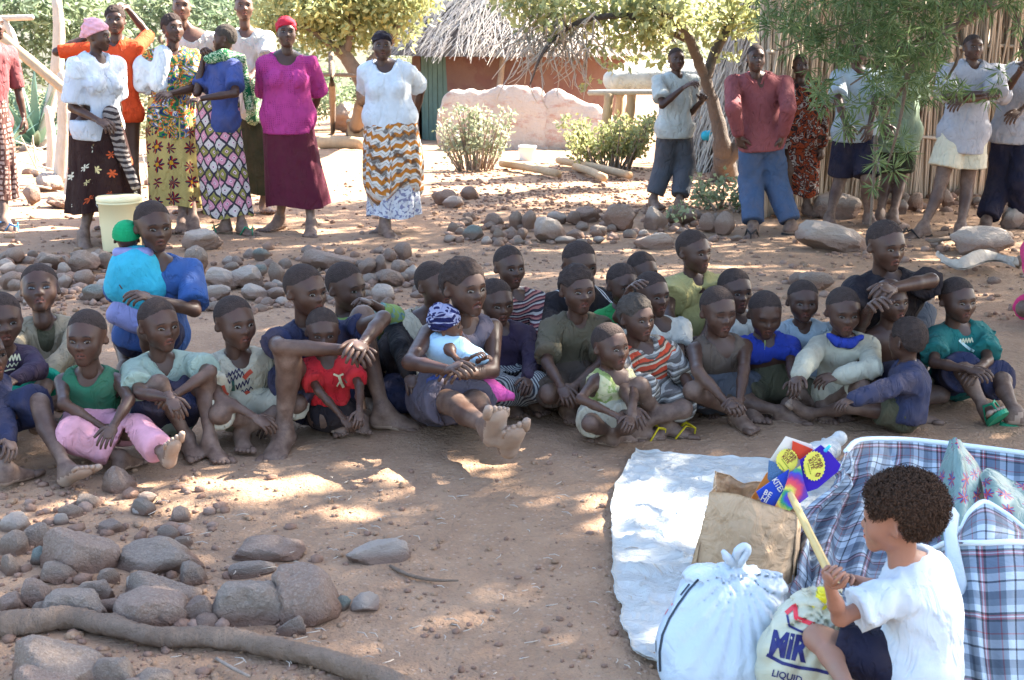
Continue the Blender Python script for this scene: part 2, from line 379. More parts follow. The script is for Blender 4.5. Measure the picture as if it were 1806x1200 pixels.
def hair_mesh(style, kind, h):
    F0 = head_field(kind, h); F = Field([prim_ell((0, .055, .16), np.diag((.5, .6, .5)))], h, .06)
    E = lambda c, r, k=None: prim_ell(c, np.diag(r), k)
    t = {'short': .003, 'curly': .035, 'rows': .028, 'afro': .058, 'tufts': .04}[style]
    cw = .37 if kind.startswith('child') else .335
    F.add(E((0, .05, .12), (cw+t, .42+t, .38+t)), .05)
    if style == 'afro': F.add(E((0, .12, .2), (cw+t+.02, .42+t, .36+t)), .1)
    F.add(prim_cone((0, .2, -.05), (0, .13, -.26), .215+t, .17+t), .08)
    X, Y, Z = F.g((slice(None),)*3)
    n = perlin(np.stack(np.broadcast_arrays(X*13, Y*13, Z*13), -1)) if style != 'short' else perlin(np.stack(np.broadcast_arrays(X*22, Y*22, Z*22), -1))*.3
    amp = {'short': .008, 'curly': .05, 'rows': .02, 'afro': .06, 'tufts': .09}[style]
    F.f = F.f-(n*amp).astype(np.float32)
    if style == 'rows': F.f = F.f+(.016*np.abs(np.sin(X*30+.0*Y))-.008).astype(np.float32)
    if style in ('afro', 'curly', 'rows'):
        for s in (-1, 1): F.cut(E((s*.47, .01, -.06), (.22, .15, .21) if style != 'afro' else (.27, .17, .26)), .03)
    # hairline: high over the brow, down before the ear, low at the nape
    yf = np.clip((Y+.42)/.42, 0, 1); line = .27-.05*np.cos(X*6)-.0*yf
    side = .27-.22*np.clip((Y+.36)/.13, 0, 1)-.24*np.clip((Y-.10)/.12, 0, 1)
    nz = perlin(np.stack(np.broadcast_arrays(X*12+5, Y*12, Z*12), -1)); ed = np.clip((Z-np.minimum(side, line)-.02*nz)/.10, 0, 1); F.f = (F.f+(1-ed)*(.016 if style != 'afro' else .05)).astype(np.float32); F.f = np.maximum(F.f, (np.minimum(side, line)-Z+.03*nz).astype(np.float32))
    return F.mesh()
def wrap_mesh(style, h):
    E = lambda c, r, k=None: prim_ell(c, np.diag(r), k)
    if style == 'knit': P = [E((0, .04, .17), (.42, .475, .42)), prim_cone((0, .06, .06), (0, .06, .02), .43, .44)]
    elif style == 'camo': P = [E((0, .05, .2), (.43, .49, .44)), E((.1, .2, .52), (.16, .18, .14))]
    elif style == 'band': P = [E((0, .06, .2), (.385, .46, .37)), E((0, .45, .05), (.12, .1, .1))]
    else: P = [E((0, .08, .19), (.42, .49, .40)), E((-.02, .5, -.02), (.2, .14, .16)), E((0, .42, -.2), (.17, .1, .15)), E((0, .2, .5), (.2, .25, .1))]
    F = Field(P, h, .06)
    for p in P: F.add(p, .08)
    X, Y, Z = F.g((slice(None),)*3)
    if style == 'knit': F.f = F.f+(.006*np.sin(Z*70)+.003*np.sin(np.arctan2(X, Y)*28)).astype(np.float32); lim = .10-.12*np.clip(Y+.3, 0, 1)
    else: F.f = F.f+(.022*np.sin(Z*24+X*7+4*Y)*np.sin(Y*9+1)+.012*np.sin(Z*41-Y*13)).astype(np.float32); lim = .20-.38*np.clip(Y+.36, 0, .7)
    if style == 'camo': lim = .12-.15*np.clip(Y+.3, 0, .7)
    F.f = np.maximum(F.f, (lim-Z).astype(np.float32)); return F.mesh()
HAIR = {}

# ------------------------------------------------------------------ skin materials
def skin_mat(name, c, dusty=(.25, .165, .12), lip=False, sole=False):
    t = NT(name); v = t.co(); n = t.noise(v, 14, 4); c = lin(c)
    col = t.mix(n, tuple(x*.72 for x in c), tuple(x*1.3 for x in c))
    a = t.n('ShaderNodeAttribute', attribute_name='dust'); d = t.M('MULTIPLY', a.outputs['Fac'], t.ramp(t.noise(v, 22, 5, .65), [(.3, (.15,)*3), (.68, (1,)*3)]))
    col = t.mix(d, col, dusty)
    b = t.bump(t.noise(v, 180, 3), .15, .002); t.fin(col, t.M('ADD', .44, t.M('MULTIPLY', d, .4)), b, .33)
    if hasattr(t.p.inputs['Subsurface Weight'], 'default_value'): t.p.inputs['Subsurface Weight'].default_value = .0
    return t.m
SKIN = {}
for nm, c in dict(dark=(.054, .0245, .0155), mid=(.072, .034, .021), warm=(.10, .048, .030), light=(.27, .125, .078)).items():
    SKIN[nm] = [skin_mat('skin_'+nm, c), skin_mat('lips_'+nm, (c[0]*1.7, c[1]*1.2, c[2]*1.25)), skin_mat('sole_'+nm, (.25, .155, .105), (.34, .26, .2)), plain('mouth_line_'+nm, (c[0]*.35, c[1]*.3, c[2]*.3), .7, .1)]
M_EYEW = plain('eye_white', (.25, .23, .21), .25, .05, 8, 0, 60, .6); M_IRIS = plain('iris', (.012, .007, .005), .08, .05, 8, 0, 60, .8)
M_LID = plain('eyelid', (.022, .012, .009), .6, .1)
def hairmat(name, c):
    t = NT(name); v = t.co(); n = t.noise(v, 60, 4); c = lin(c)
    t.fin(t.mix(n, tuple(x*.5 for x in c), tuple(x*1.7 for x in c)), .95, t.bump(t.noise(v, 190, 3), .9, .006), .15); return t.m
M_HAIR = hairmat('hair_black', (.036, .025, .0215)); M_HAIRB = hairmat('hair_brown', (.05, .029, .019)); M_HAIRG = hairmat('hair_dusty', (.05, .04, .033))

# ------------------------------------------------------------------ hands and feet
def hand(mb, Wp, d, n, HL, side, curl, rw, spread=.0, m=0, tips=0.):
    d = nrm(d); n = np.asarray(n, float); n = nrm(n-d*(n@d)); l = np.cross(d, n)
    mb.add(*ellips(Wp+d*.27*HL, [d*.36*HL, l*.215*HL, n*.085*HL], 10, 7), m=m)
    mb.add(*ellips(Wp+d*.2*HL+l*side*.1*HL+n*.03*HL, [d*.2*HL, l*.12*HL, n*.09*HL], 8, 6), m=m)
    mb.add(*tube([Wp-d*.22*HL, Wp+d*.03*HL, Wp+d*.16*HL], [rw*1.0, rw*.95, .13*HL], 8, True, n, .72), m=m)
    for i, L in enumerate((.42, .48, .45, .35)):
        o = (i-1.5)*-.112*side; b = Wp+d*(.50-.02*abs(i-1.2))*HL+l*o*HL; dd = nrm(d+l*o*spread*4)
        pts = [b-dd*.12*HL, b]; an = 0; p = b; cu = curl*(1+.12*(i-1.5))
        for f in (.42, .31, .27):
            an += cu*1.35; v = dd*cos(an)+n*sin(an); p = p+v*L*f*HL; pts.append(p)
        r = np.array([.058, .057, .053, .047, .034])*HL*(1 if i < 3 else .88)
        mb.add(*tube(pts, r, 7), m=m)
    b = Wp+d*.16*HL+l*side*.15*HL; v = nrm(d*.62+l*side*.75+n*(.25+.3*curl)); p1 = b+v*.20*HL; v2 = nrm(d*.8+l*side*(.45-.5*curl)+n*(.15+.5*curl)); p2 = p1+v2*.17*HL; p3 = p2+nrm(v2+n*.3*curl)*.13*HL
    mb.add(*tube([b-v*.05*HL, b+v*.08*HL, p1, p2, p3], np.array([.07, .085, .064, .058, .038])*HL, 7), m=m)
def foot_prims(A, d, s, FL, S):
    d = nrm(d); s = nrm(s-d*(s@d))
    heel = A+s*.030*S-d*.05*FL*1.6; ball = A+d*.53*FL+s*.036*S
    return [prim_cone(A, heel, .023*S, .0235*S, k=.02*S), prim_cone(A+s*.004*S, A+d*.36*FL+s*.028*S, .024*S, .021*S, k=.02*S),
            prim_cone(heel+d*.05*FL, ball, .024*S, .0325*S, s, .52, k=.02*S)]
def toes(mb, A, d, s, FL, S, side, m=0):
    d = nrm(d); s = nrm(s-d*(s@d)); l = np.cross(s, d)*side         # l points to the big toe
    for i in range(5):
        o = (.026, .009, -.005, -.017, -.028)[i]*S; L = (.21, .19, .17, .15, .125)[i]*FL; b = A+d*(.64-.028*i)*FL+s*.036*S+l*o
        r = (.0130, .0092, .0088, .0084, .0080)[i]*S
        mb.add(*tube([b-d*.05*FL, b+d*L*.5-s*.002*S, b+d*L], [r*.95, r, r*.85], 7, True, s, .85), m=m)

# ------------------------------------------------------------------ a person
def hshape(g):
    q = np.random.default_rng(g['id']+50).uniform(-1, 1, 3); return g.get('hshape', (.97+.05*q[0], .97+.04*q[1], 1.02+.02*q[2]))
def person(sp):
    """numbers only (runs in a thread): returns the arrays of the body and every garment"""
    g = dict(sp); S = g['S']; hx = g.get('vx', .0120)
    ty = radians(g.get('ty', 0)); fr = np.array([sin(ty), -cos(ty), 0]); rt = np.array([-cos(ty), -sin(ty), 0])
    if 'g' in g: G = onz(g['pel'], g['g']); Pv = G+np.array([0, 0, g.get('pz', .082*S)])
    elif 'Y' in g: Pv = atY(g['pel'][0], g['pel'][1], g['Y'])
    Y0 = Pv[1]; gr = float(gz(Pv[0], Pv[1]))
    nx, ny = g['nk'][:2]; N = atY(nx, ny, Y0+(g['nk'][2] if len(g['nk']) > 2 else -.02)+0*fr[1])
    hc = g['hd']; hdy = hc[5] if len(hc) > 5 else None; N0 = N
    yw, pt = radians(hc[3]), radians((hc[4] if len(hc) > 4 else 0)-7); rl = radians(hc[6] if len(hc) > 6 else 0)
    hf = np.array([sin(yw), -cos(yw), 0]); Hc = atY(hc[0], hc[1], N[1]+(hdy if hdy is not None else hf[1]*.035*S*.8))
    HH = (.95 if g.get('skin') == 'light' else .925)*hc[2]/pxm(Hc)
    Rz = np.array([[cos(yw), -sin(yw), 0], [sin(yw), cos(yw), 0], [0, 0, 1]]); Rx = np.array([[1, 0, 0], [0, cos(pt), -sin(pt)], [0, sin(pt), cos(pt)]])
    Ry = np.array([[cos(rl), 0, sin(rl)], [0, 1, 0], [-sin(rl), 0, cos(rl)]]); HR = Rz@Rx@Ry
    sw = g.get('sw', .100)*S; spine = nrm(N-Pv); TL = np.linalg.norm(N-Pv)
    lean = g.get('lean', 0.); shR = N+rt*sw-spine*(.049*S)+np.array([0, 0, -lean*S]); shL = N-rt*sw-spine*(.049*S)+np.array([0, 0, lean*S])
    py = radians(g.get('py', g.get('ty', 0))); pr = np.array([-cos(py), -sin(py), 0]); pf = np.array([sin(py), -cos(py), 0])
    hipR = Pv+pr*.046*S; hipL = Pv-pr*.046*S
    UA, FA, THI, SHN, FL = .175*S, .145*S, .235*S, .225*S, .148*S
    UA *= g.get('al', 1); FA *= g.get('al', 1)
    J = {}
    seated = g.get('pose', 'sit') != 'stand'
    for k, sh, sd in (('ra', shR, 1), ('la', shL, -1)):
        a = g.get(k); o = rt*sd
        if a is None or a == 'lap':
            if seated: E = sh+np.array([0, 0, -.165*S])+o*.035*S-fr*.01*S; Wp = E+nrm(fr*.12-o*.06+np.array([0, 0, -.035]))*FA
            else: E = sh+np.array([0, 0, -.172*S])+o*.025*S; Wp = E+np.array([0, 0, -.14*S])+fr*.03*S
            J[k] = [sh, E, Wp, nrm(Wp-E+np.array([0, 0, -.02])), .45]
        elif a == 'behind':
            E = sh+np.array([0, 0, -.16*S])+o*.04*S-fr*.05*S; Wp = E-o*.11*S-fr*.05*S+np.array([0, 0, -.06*S]); J[k] = [sh, E, Wp, nrm(Wp-E), .4]
        else:
            (ex, ey, es), (wx, wy, ws) = a[0], a[1]
            E = onsph(sh, ex, ey, UA, es); Wp = onsph(E, wx, wy, FA, ws) if ws != 'g' else onz(wx, wy, gr+.02)
            hd = nrm(Wp-E)
            if len(a) > 2 and a[2]: tp = onsph(Wp, a[2][0], a[2][1], .1*S, a[2][2] if len(a[2]) > 2 else 0 or -1); hd = nrm(tp-Wp)
            J[k] = [sh, E, Wp, hd, a[3] if len(a) > 3 else .4]
    for k, hp, sd in (('rl', hipR, 1), ('ll', hipL, -1)):
        a = g.get(k); o = pr*sd
        if a is None:
            if seated:
                K = Pv+o*.17*S+pf*.15*S; K[2] = gr+.06*S; A = Pv+pf*(.17+.05*sd)*S+o*.03*S; A[2] = gr+.035*S; d = nrm(-o*.8+pf*.5)
            else: K = hp+np.array([0, 0, -THI])+pf*.015*S; A = hp+np.array([0, 0, -THI-SHN])+o*.01*S; A[2] = gr+.042*S; K[2] = (hp[2]+A[2])/2; d = nrm(pf+o*.3+np.array([0, 0, -.0]))
            J[k] = [hp, K, A, d]; continue
        (kx, ky, ks), (ax_, ay, as_) = a[0], a[1]
        if as_ == 'g': A = onz(ax_, ay, .04*S)
        if as_ == 'g' and not seated:
            yn = np.clip(A[1], Pv[1]-.13, Pv[1]+.13); A = np.array([A[0]*yn/A[1], yn, A[2]])
        if not seated and any(w_['k'] == 'skirt' for w_ in g.get('wear', [])):
            st_ = [w_ for w_ in g['wear'] if w_['k'] == 'skirt'][-1]['st'][-1]; xa = atY(st_[1]+.06*S*pxm(A), st_[0], A[1])[0]; xb = atY(st_[2]-.06*S*pxm(A), st_[0], A[1])[0]; A[0] = min(max(A[0], min(xa, xb)), max(xa, xb))
            hp2 = hp+(Pv-hp)*.3; cx_ = (xa+xb)/2; K = hp2*.5+A*.5; K[0] = cx_*.5+A[0]*.5; K[1] = Y0
            if len(a) > 2 and a[2]: T = onz(a[2][0], a[2][1], .015); d = T-A; d[2] = -.02; d = nrm(d)
            else: d = nrm(pf+o*.3)
            J[k] = [hp2, K, A, d]; continue
        if ks == 'g': K = onz(kx, ky, .055*S)
        elif as_ == 'g':
            dd = ray(kx, ky); ts = np.linspace(.55, 1.35, 400)*np.linalg.norm(hp-C0)/np.linalg.norm(dd); X = C0+dd*ts[:, None]
            cst = (np.linalg.norm(X-hp, axis=1)-THI)**2+(np.linalg.norm(A-X, axis=1)-SHN)**2+.004*ks*(ts-ts.mean())+10*np.maximum(0, gr+.04-X[:, 2])**2; K = X[int(np.argmin(cst))]
        else: K = onsph(hp, kx, ky, THI, ks)
        if as_ != 'g': A = onsph(K, ax_, ay, SHN, as_)
        A[2] = max(A[2], float(gz(A[0], A[1]))+.03*S); K[2] = max(K[2], gr+.03*S)
        if len(a) > 2 and a[2]:
            tx, tyy, ts_ = a[2]; T = onz(tx, tyy, .015) if ts_ == 'g' else onsph(A, tx, tyy, FL*.9, ts_); d = nrm(T-A)
            if ts_ == 'g': d[2] = min(d[2], -.02); d = nrm(d*np.array([1, 1, .3]))
        else: d = nrm((A-K)*np.array([.3, .3, 0])+pf)
        J[k] = [hp, K, A, d]
    # ---- skin
    fl = nrm(fr-spine*(fr@spine)); bulk = g.get('bulk', 1.)
    Mid = Pv+spine*TL*.5-fl*.02*S*(1 if seated else 0); Up = N-spine*.075*S-fl*.005*S
    tor = [prim_cone(hipR, hipL, .061*S*bulk, .061*S*bulk, fl, 1., .03), prim_cone(Pv, Mid, .078*S*bulk, .070*S*bulk, fl, .78, .04), prim_cone(Mid, Up, .076*S*bulk, .082*S*bulk, fl, .74, .04),
           prim_cone(shR*.9+N*.1-spine*.01*S, shL*.9+N*.1-spine*.014*S, .031*S, .031*S, None, 1, .04),
           prim_cone(Up+rt*.045*S, Up-rt*.045*S, .05*S, .05*S, fl, .95, .04)]
    if g.get('bust'): 
        for sd in (-1, 1): tor.append(prim_ell(Up-spine*.05*S+fl*.055*S*bulk+rt*sd*.042*S, np.stack([rt*.042*S, fl*.04*S, spine*.045*S]), .03))
    nk = [prim_cone(N-spine*.03*S, Hc+HR@np.array([0, .09, -.5])*HH, .19*HH, .175*HH, None, 1, .03)]
    limbs = []; AR = {}; LG = {}
    ar = g.get('arm', 1.)
    for k in ('ra', 'la'):
        sh, E, Wp = J[k][:3]
        AR[k] = [prim_cone(sh, E, 0.026*S*ar, .0198*S*ar, None, 1, .02), prim_cone(E, E*.6+Wp*.4, .0198*S*ar, .0198*S*ar, None, 1, .015), prim_cone(E*.6+Wp*.4, Wp, .0198*S*ar, .0135*S, None, 1, .01)]
    for k in ('rl', 'll'):
        hp, K, A = J[k][:3]; cb = -nrm(J[k][3]-nrm(A-K)*(J[k][3]@nrm(A-K)))
        LG[k] = [prim_cone(hp, K, .050*S*bulk, .032*S, None, 1, .03), prim_cone(K, K*.65+A*.35+cb*.009*S, .0305*S, .0295*S, None, 1, .02), prim_cone(K*.65+A*.35+cb*.009*S, A, .0295*S, .0175*S, None, 1, .015)]
    hidelegs = g.get('hidelegs')
    allp = tor+nk+AR['ra']+AR['la']+(LG['rl']+LG['ll'] if not hidelegs else [])
    mb = MB(); sole = []
    for k, sd in (('rl', 1), ('ll', -1)):
        if hidelegs: break
        hp, K, A, d = J[k]; sdir = np.array([0, 0, -1.]) if abs(d[2]) < .45 else nrm(A-K)
        if g.get('flat') : sdir = np.array([0, 0, -1.])
        allp += foot_prims(A, d, sdir, FL, S); toes(mb, A, d, sdir, FL, S, sd*1, 2 if abs(d[2]) >= .45 else 0); sole.append((A, d, sdir))
    for k, sd in (('ra', 1), ('la', -1)):
        sh, E, Wp, hd, cu = J[k]; pn = g.get('pn', {}).get(k)
        pn = np.asarray(pn, float) if pn is not None else (fr*-.3+np.array([0, 0, -1.])+rt*-.35*sd)
        if abs(nrm(pn)@hd) > .93: pn = pn-fr*.9-rt*.6*sd
        hand(mb, Wp, hd, pn, .108*S*g.get('hs', 1), sd, cu, .0155*S, .15)
    F = Field(allp, hx)
    for p in allp: F.add(p, .02)
    V, Q = F.mesh(); mi = np.zeros(len(Q), int)
    n = np.cross(V[Q[:, 2]]-V[Q[:, 0]], V[Q[:, 3]]-V[Q[:, 1]]); n /= np.maximum(1e-9, np.linalg.norm(n, axis=1))[:, None]; c = V[Q].mean(1)
    dust = np.clip(.28*np.exp(-(V[:, 2]-gr)/.12), 0, 1)
    for A, d, sd in sole:
        m = (np.linalg.norm(c-(A+d*.3*FL), axis=1) < .85*FL) & (n@sd > .30) & ((c-A)@sd > .012*S); mi[m] = 2
        dust = np.maximum(dust, np.clip(1.25-np.linalg.norm(V-(A+d*.3*FL), axis=1)/(.9*FL), 0, .8))
    if not hidelegs:
        for k in ('rl', 'll'): dust = np.maximum(dust, .65*np.exp(-((V-J[k][1])**2).sum(1)/(2*(.055*S)**2))); 
    HD = HEADS[headkey(g)]; Hv = HD['V']*HH*np.array(hshape(g))@HR.T+Hc
    mb2 = MB(); mb2.add(V, Q); MI = list(mi); body = [V, Hv]; off = len(V)
    Vm, Fm, MIm = mb.arrays()
    allV = np.concatenate([V, Hv, Vm]); q = [Q, HD['Q']+off]; o2 = off+len(Hv); tri = []
    for f in Fm: (q if f.shape[1] == 4 else tri).append(f+o2)
    Qa = np.concatenate(q); nq = len(Qa)-len(Q)-len(HD['Q']); mia = np.concatenate([mi, HD['mi'], np.array(MIm[:nq], int)])
    Fs = [Qa]+([np.concatenate(tri)] if tri else []); 
    if tri: mia = np.concatenate([mia, np.array(MIm[nq:nq+len(Fs[1])], int)])
    dv = np.full(len(Vm), .2)
    for A, d, sd in sole: dv = np.maximum(dv, np.where(np.linalg.norm(Vm-(A+d*.5*FL), axis=1) < .75*FL, .6, 0))
    dall = np.concatenate([dust, np.full(len(Hv), .03), dv])
    out = dict(body=(allV, Fs, mia, dall), parts=[], J=J, HH=HH, Hc=Hc, HR=HR, Pv=Pv, N=N, fr=fr, rt=rt, gr=gr, S=S, FL=FL)
    # ---- garments
    up = spine
    def uvof(Vv): return np.stack([(Vv-N)@rt+((Vv-N)@fl)*.35, (Vv-N)@up], 1)
    for ci, c in enumerate(g.get('wear', [])):
        kind = c['k']; e = c.get('e', .011)*(.62+.2*min(S,1.2)) ; seed = hash((g['id'], ci)) % 9999; P = []; seed = (g['id']*37+ci*11) % 9999
        if kind == 'top':
            sl = c.get('sl', .5); dn = c.get('dn', 0.)
            P = [(p[0], p[1], p[2], p[3]+e, p[4]+e, *p[5:]) if p[0] == 'c' else (p[0], p[1], p[2]*(1+.012/.045/S), p[3]) for p in tor]
            if dn > 0: P[0] = prim_cone(hipR, hipL, .061*S*bulk+e+.006*S, .061*S*bulk+e+.006*S, fl, 1., .03); P.append(prim_cone(Mid, Pv-up*dn*S, .084*S*bulk+e, .094*S*bulk+e, fl, .84, .03))
            for k in ('ra', 'la'):
                sh, E, Wp = J[k][:3]
                if sl <= 0: continue
                lo = c.get('loose', .012)*min(S,1.15)*(.7 if S < 1.45 else .42)
                if sl <= 1: P.append(prim_cone(sh, sh+(E-sh)*sl, .0285*S*ar+e, .027*S*ar+e+lo, None, 1, .02))
                else:
                    P.append(prim_cone(sh, E, .0285*S*ar+e, .0225*S*ar+e+lo*.6, None, 1, .02)); P.append(prim_cone(E, E+(Wp-E)*min(1, sl-1), .0225*S*ar+e+lo*.6, .016*S+e+lo*.4, None, 1, .015))
            fld = Field(P, hx)
            for p in P: fld.add(p, .025)
            fld.folds(c.get('fa', .0085)*max(.8, min(S, 1.25)), seed, 62/max(.8, min(S, 1.3)), (1, .7, .45) if seated else (1, .9, .13))
            for k in ('ra', 'la'):
                sh, E, Wp = J[k][:3]
                if 0 < sl <= 1:                                       # flat cuff
                    dd = nrm(E-sh); pc = sh+(E-sh)*sl; r = .07*S; fld.cut(prim_cone(pc+dd*r*1.0, pc+dd*r*1.5, r*1.0, r, dd, .98), .004) if False else None
                    sb = fld.sl(pc-.06*S, pc+.09*S); X, Y, Z = fld.g(sb); dp = (X-pc[0])*dd[0]+(Y-pc[1])*dd[1]+(Z-pc[2])*dd[2]
                    rad = np.sqrt(np.maximum(0, (X-pc[0])**2+(Y-pc[1])**2+(Z-pc[2])**2-dp**2)); near = rad < .074*S
                    fld.f[sb] = np.where(near & (dp > -.01), np.maximum(fld.f[sb], dp), fld.f[sb])
                if sl <= 0:                                           # arm hole
                    sd = 1 if k == 'ra' else -1; o = rt*sd; fld.cut(prim_cone(sh+o*.035*S-up*.045*S, sh+o*.035*S+up*.06*S, .048*S*c.get('ah', 1), .05*S*c.get('ah', 1)), .008)
            nc = c.get('nc', .82)*(.9 if c.get('nc', .82) > .9 else 1)
            if nc > 0: fld.cut(prim_cone(N+up*.06*S, N+up*.012*S+fl*.01*S, .050*S*nc, .047*S*nc), .004); fld.cut(prim_cone(N+up*.05*S+fl*.04*S, N-up*.01*S*nc+fl*.055*S, .04*S*nc, .034*S*nc), .004)
            if c.get('offsh'): sh = shL if c['offsh'] > 0 else shR; fld.cut(prim_cone(N+up*.03*S, sh+up*.055*S, .050*S, .040*S), .006)
            if c.get('deep'): fld.cut(prim_cone(N+up*.04*S+fl*.06*S, N-up*c['deep']*S+fl*.085*S, .045*S, .02*S), .004)
            if c.get('open'):                                        # hangs open down the front
                a = N+fl*.09*S; fld.cut(prim_cone(a, a-up*.28*S, .02*S, .06*S), .004)
            if dn: fld.plane(Pv+up*(-dn)*S, -up)
        elif kind == 'bottom':
            fr_ = c.get('fr', .6); lo = c.get('loose', .014)*min(S,1.15)*.8; P = [(p[0], p[1], p[2], p[3]+e, p[4]+e, *p[5:]) for p in tor[:1]]
            P.append(prim_cone(Pv, Pv+up*.05*S, .08*S*bulk+e, .078*S*bulk+e, fl, .78, .03)); cuts = []
            for k in ('rl', 'll'):
                hp, K, A = J[k][:3]; t1 = min(1, fr_)
                r1 = .036*S+(.053*S*bulk-.036*S)*(1-t1)
                P.append(prim_cone(hp, hp+(K-hp)*t1, .053*S*bulk+e, r1+e+lo, None, 1, .03))
                if fr_ > 1: P.append(prim_cone(K, K+(A-K)*(fr_-1), .036*S+e+lo, .027*S+e+lo, None, 1, .02)); cuts.append((K+(A-K)*(fr_-1), nrm(A-K)))
                else: cuts.append((hp+(K-hp)*t1, nrm(K-hp)))
            fld = Field(P, hx)
            for p in P: fld.add(p, .02)
            fld.folds(c.get('fa', .006)*max(.8, S), seed, 55/max(.8, min(S, 1.3)))
            for pc, dd in cuts:
                sb = fld.sl(pc-.13*S, pc+.14*S); X, Y, Z = fld.g(sb); dp = (X-pc[0])*dd[0]+(Y-pc[1])*dd[1]+(Z-pc[2])*dd[2]
                rad = np.sqrt(np.maximum(0, (X-pc[0])**2+(Y-pc[1])**2+(Z-pc[2])**2-dp**2)); fld.f[sb] = np.where((rad < .10*S) & (dp > -.01), np.maximum(fld.f[sb], dp), fld.f[sb])
        elif kind == 'blob':                                          # draped cloth: rounded runs given in picture units
            for b in c['p']:
                x1, y1, r1, x2, y2, r2, dy = b[:7]; a_ = atY(x1, y1, Y0+dy); b_ = atY(x2, y2, Y0+(b[7] if len(b) > 7 else dy)); P.append(prim_cone(a_, b_, r1/pxm(a_), r2/pxm(b_), (0, 1, 0) if len(b) > 8 else None, b[8] if len(b) > 8 else 1, .04))
            fld = Field(P, hx)
            for p in P: fld.add(p, .03)
            fld.folds(c.get('fa', .008), seed, c.get('ff', 55))
        elif kind == 'skirt':                                         # hanging cloth, stations of the outline from waist to hem
            st = c['st']; nu, nv = 56, 34; ys = np.array([s_[0] for s_ in st], float); rng = np.random.default_rng(seed); ph = rng.uniform(0, 6, 6)
            G_ = np.zeros((nv, nu, 3)); U_ = np.zeros((nv, nu, 2)); yv = np.linspace(ys[0], ys[-1], nv); dep = c.get('dep', .72); dy0, dy1 = c.get('dy', (0, 0)); arc = 0
            for i, y in enumerate(yv):
                xl = np.interp(y, ys, [s_[1] for s_ in st]); xr = np.interp(y, ys, [s_[2] for s_ in st]); w = i/(nv-1); cy = Y0+dy0+(dy1-dy0)*w
                yy = y+(c.get('tilt', 0)*w)*0; ctr = atY((xl+xr)/2, yy, cy); hw = (xr-xl)/2/pxm(ctr)
                if i: arc += abs(zc-ctr[2])
                zc = ctr[2]
                for j in range(nu):
                    a_ = 2*pi*j/nu; f_ = 1+c.get('fold', .09)*(w**.7)*(.6*sin(7*a_+ph[0]+1.5*w)+.5*sin(12*a_+ph[1]-w*2)+.35*sin(19*a_+ph[2]+w))
                    G_[i, j] = ctr+np.array([hw*sin(a_)*f_, -hw*dep*cos(a_)*f_, c.get('hem', .015)*w*sin(3*a_+ph[3])+(xl+xr-st[0][1]-st[0][2])*0])
                    U_[i, j] = (a_*hw*.9, -arc)
            G2 = np.concatenate([G_, G_[:, :1]], 1); U2 = np.concatenate([U_, U_[:, :1]+np.array([2*pi*.14, 0])], 1)
            hwm = .16; U2[:, -1, 0] = [2*pi*np.ptp(G_[i, :, 0])/2*.9 for i in range(nv)]
            Vg, Qg = grid(G2); out['parts'].append((c.get('n', 'skirt'), Vg, Qg, U2.reshape(-1, 2), c['m'], None)); continue
        Vg, Qg = fld.mesh()
        if len(Vg) == 0: continue
        out['parts'].append((c.get('n', {'top': 'shirt', 'bottom': 'trousers', 'blob': 'cloth'}[kind]), Vg, Qg, uvof(Vg), c['m'], c.get('text')))
    return out
def flipflops(o, r, col, mats, which=('rl', 'll')):
    for k in which:
        hp, K, A, d = r['J'][k]; S, FL = r['S'], r['FL']; s = np.array([0, 0, -1.]) if abs(d[2]) < .45 else nrm(A-K); s = nrm(s-d*(s@d)); l = np.cross(s, d)
        mb = MB(); n = 22; P = []
        for side_ in (0, 1):
            for i in range(n):
                a = 2*pi*i/n; x = cos(a); wd = .036+.008*x if x > 0 else .036-.006*abs(x)
                P.append(A+d*(.36+.66*x)*FL+l*sin(a)*wd*S+s*(.046+.016*side_)*S)
        P = np.array(P); ctr = [P[:n].mean(0), P[n:].mean(0)]; V = np.concatenate([P, ctr])
        Q = [[i, (i+1) % n, n+(i+1) % n, n+i] for i in range(n)]; T = [[2*n, (i+1) % n, i] for i in range(n)]+[[2*n+1, n+i, n+(i+1) % n] for i in range(n)]
        mb.add(V, Q, T); f = mb.build('sandal', mats[0], o, org=r['org'], smooth=False)
        mb = MB(); tp = A+d*.74*FL+s*.02*S
        for sd in (-1, 1): mb.add(*tube([tp+s*.02*S, tp-s*.012*S, A+d*.5*FL+l*sd*.022*S-s*.002*S, A+d*.3*FL+l*sd*.034*S+s*.045*S], [.005*S, .006*S, .007*S, .006*S], 6, True, s, .5))
        mb.build('strap', mats[1], f, org=r['org'])
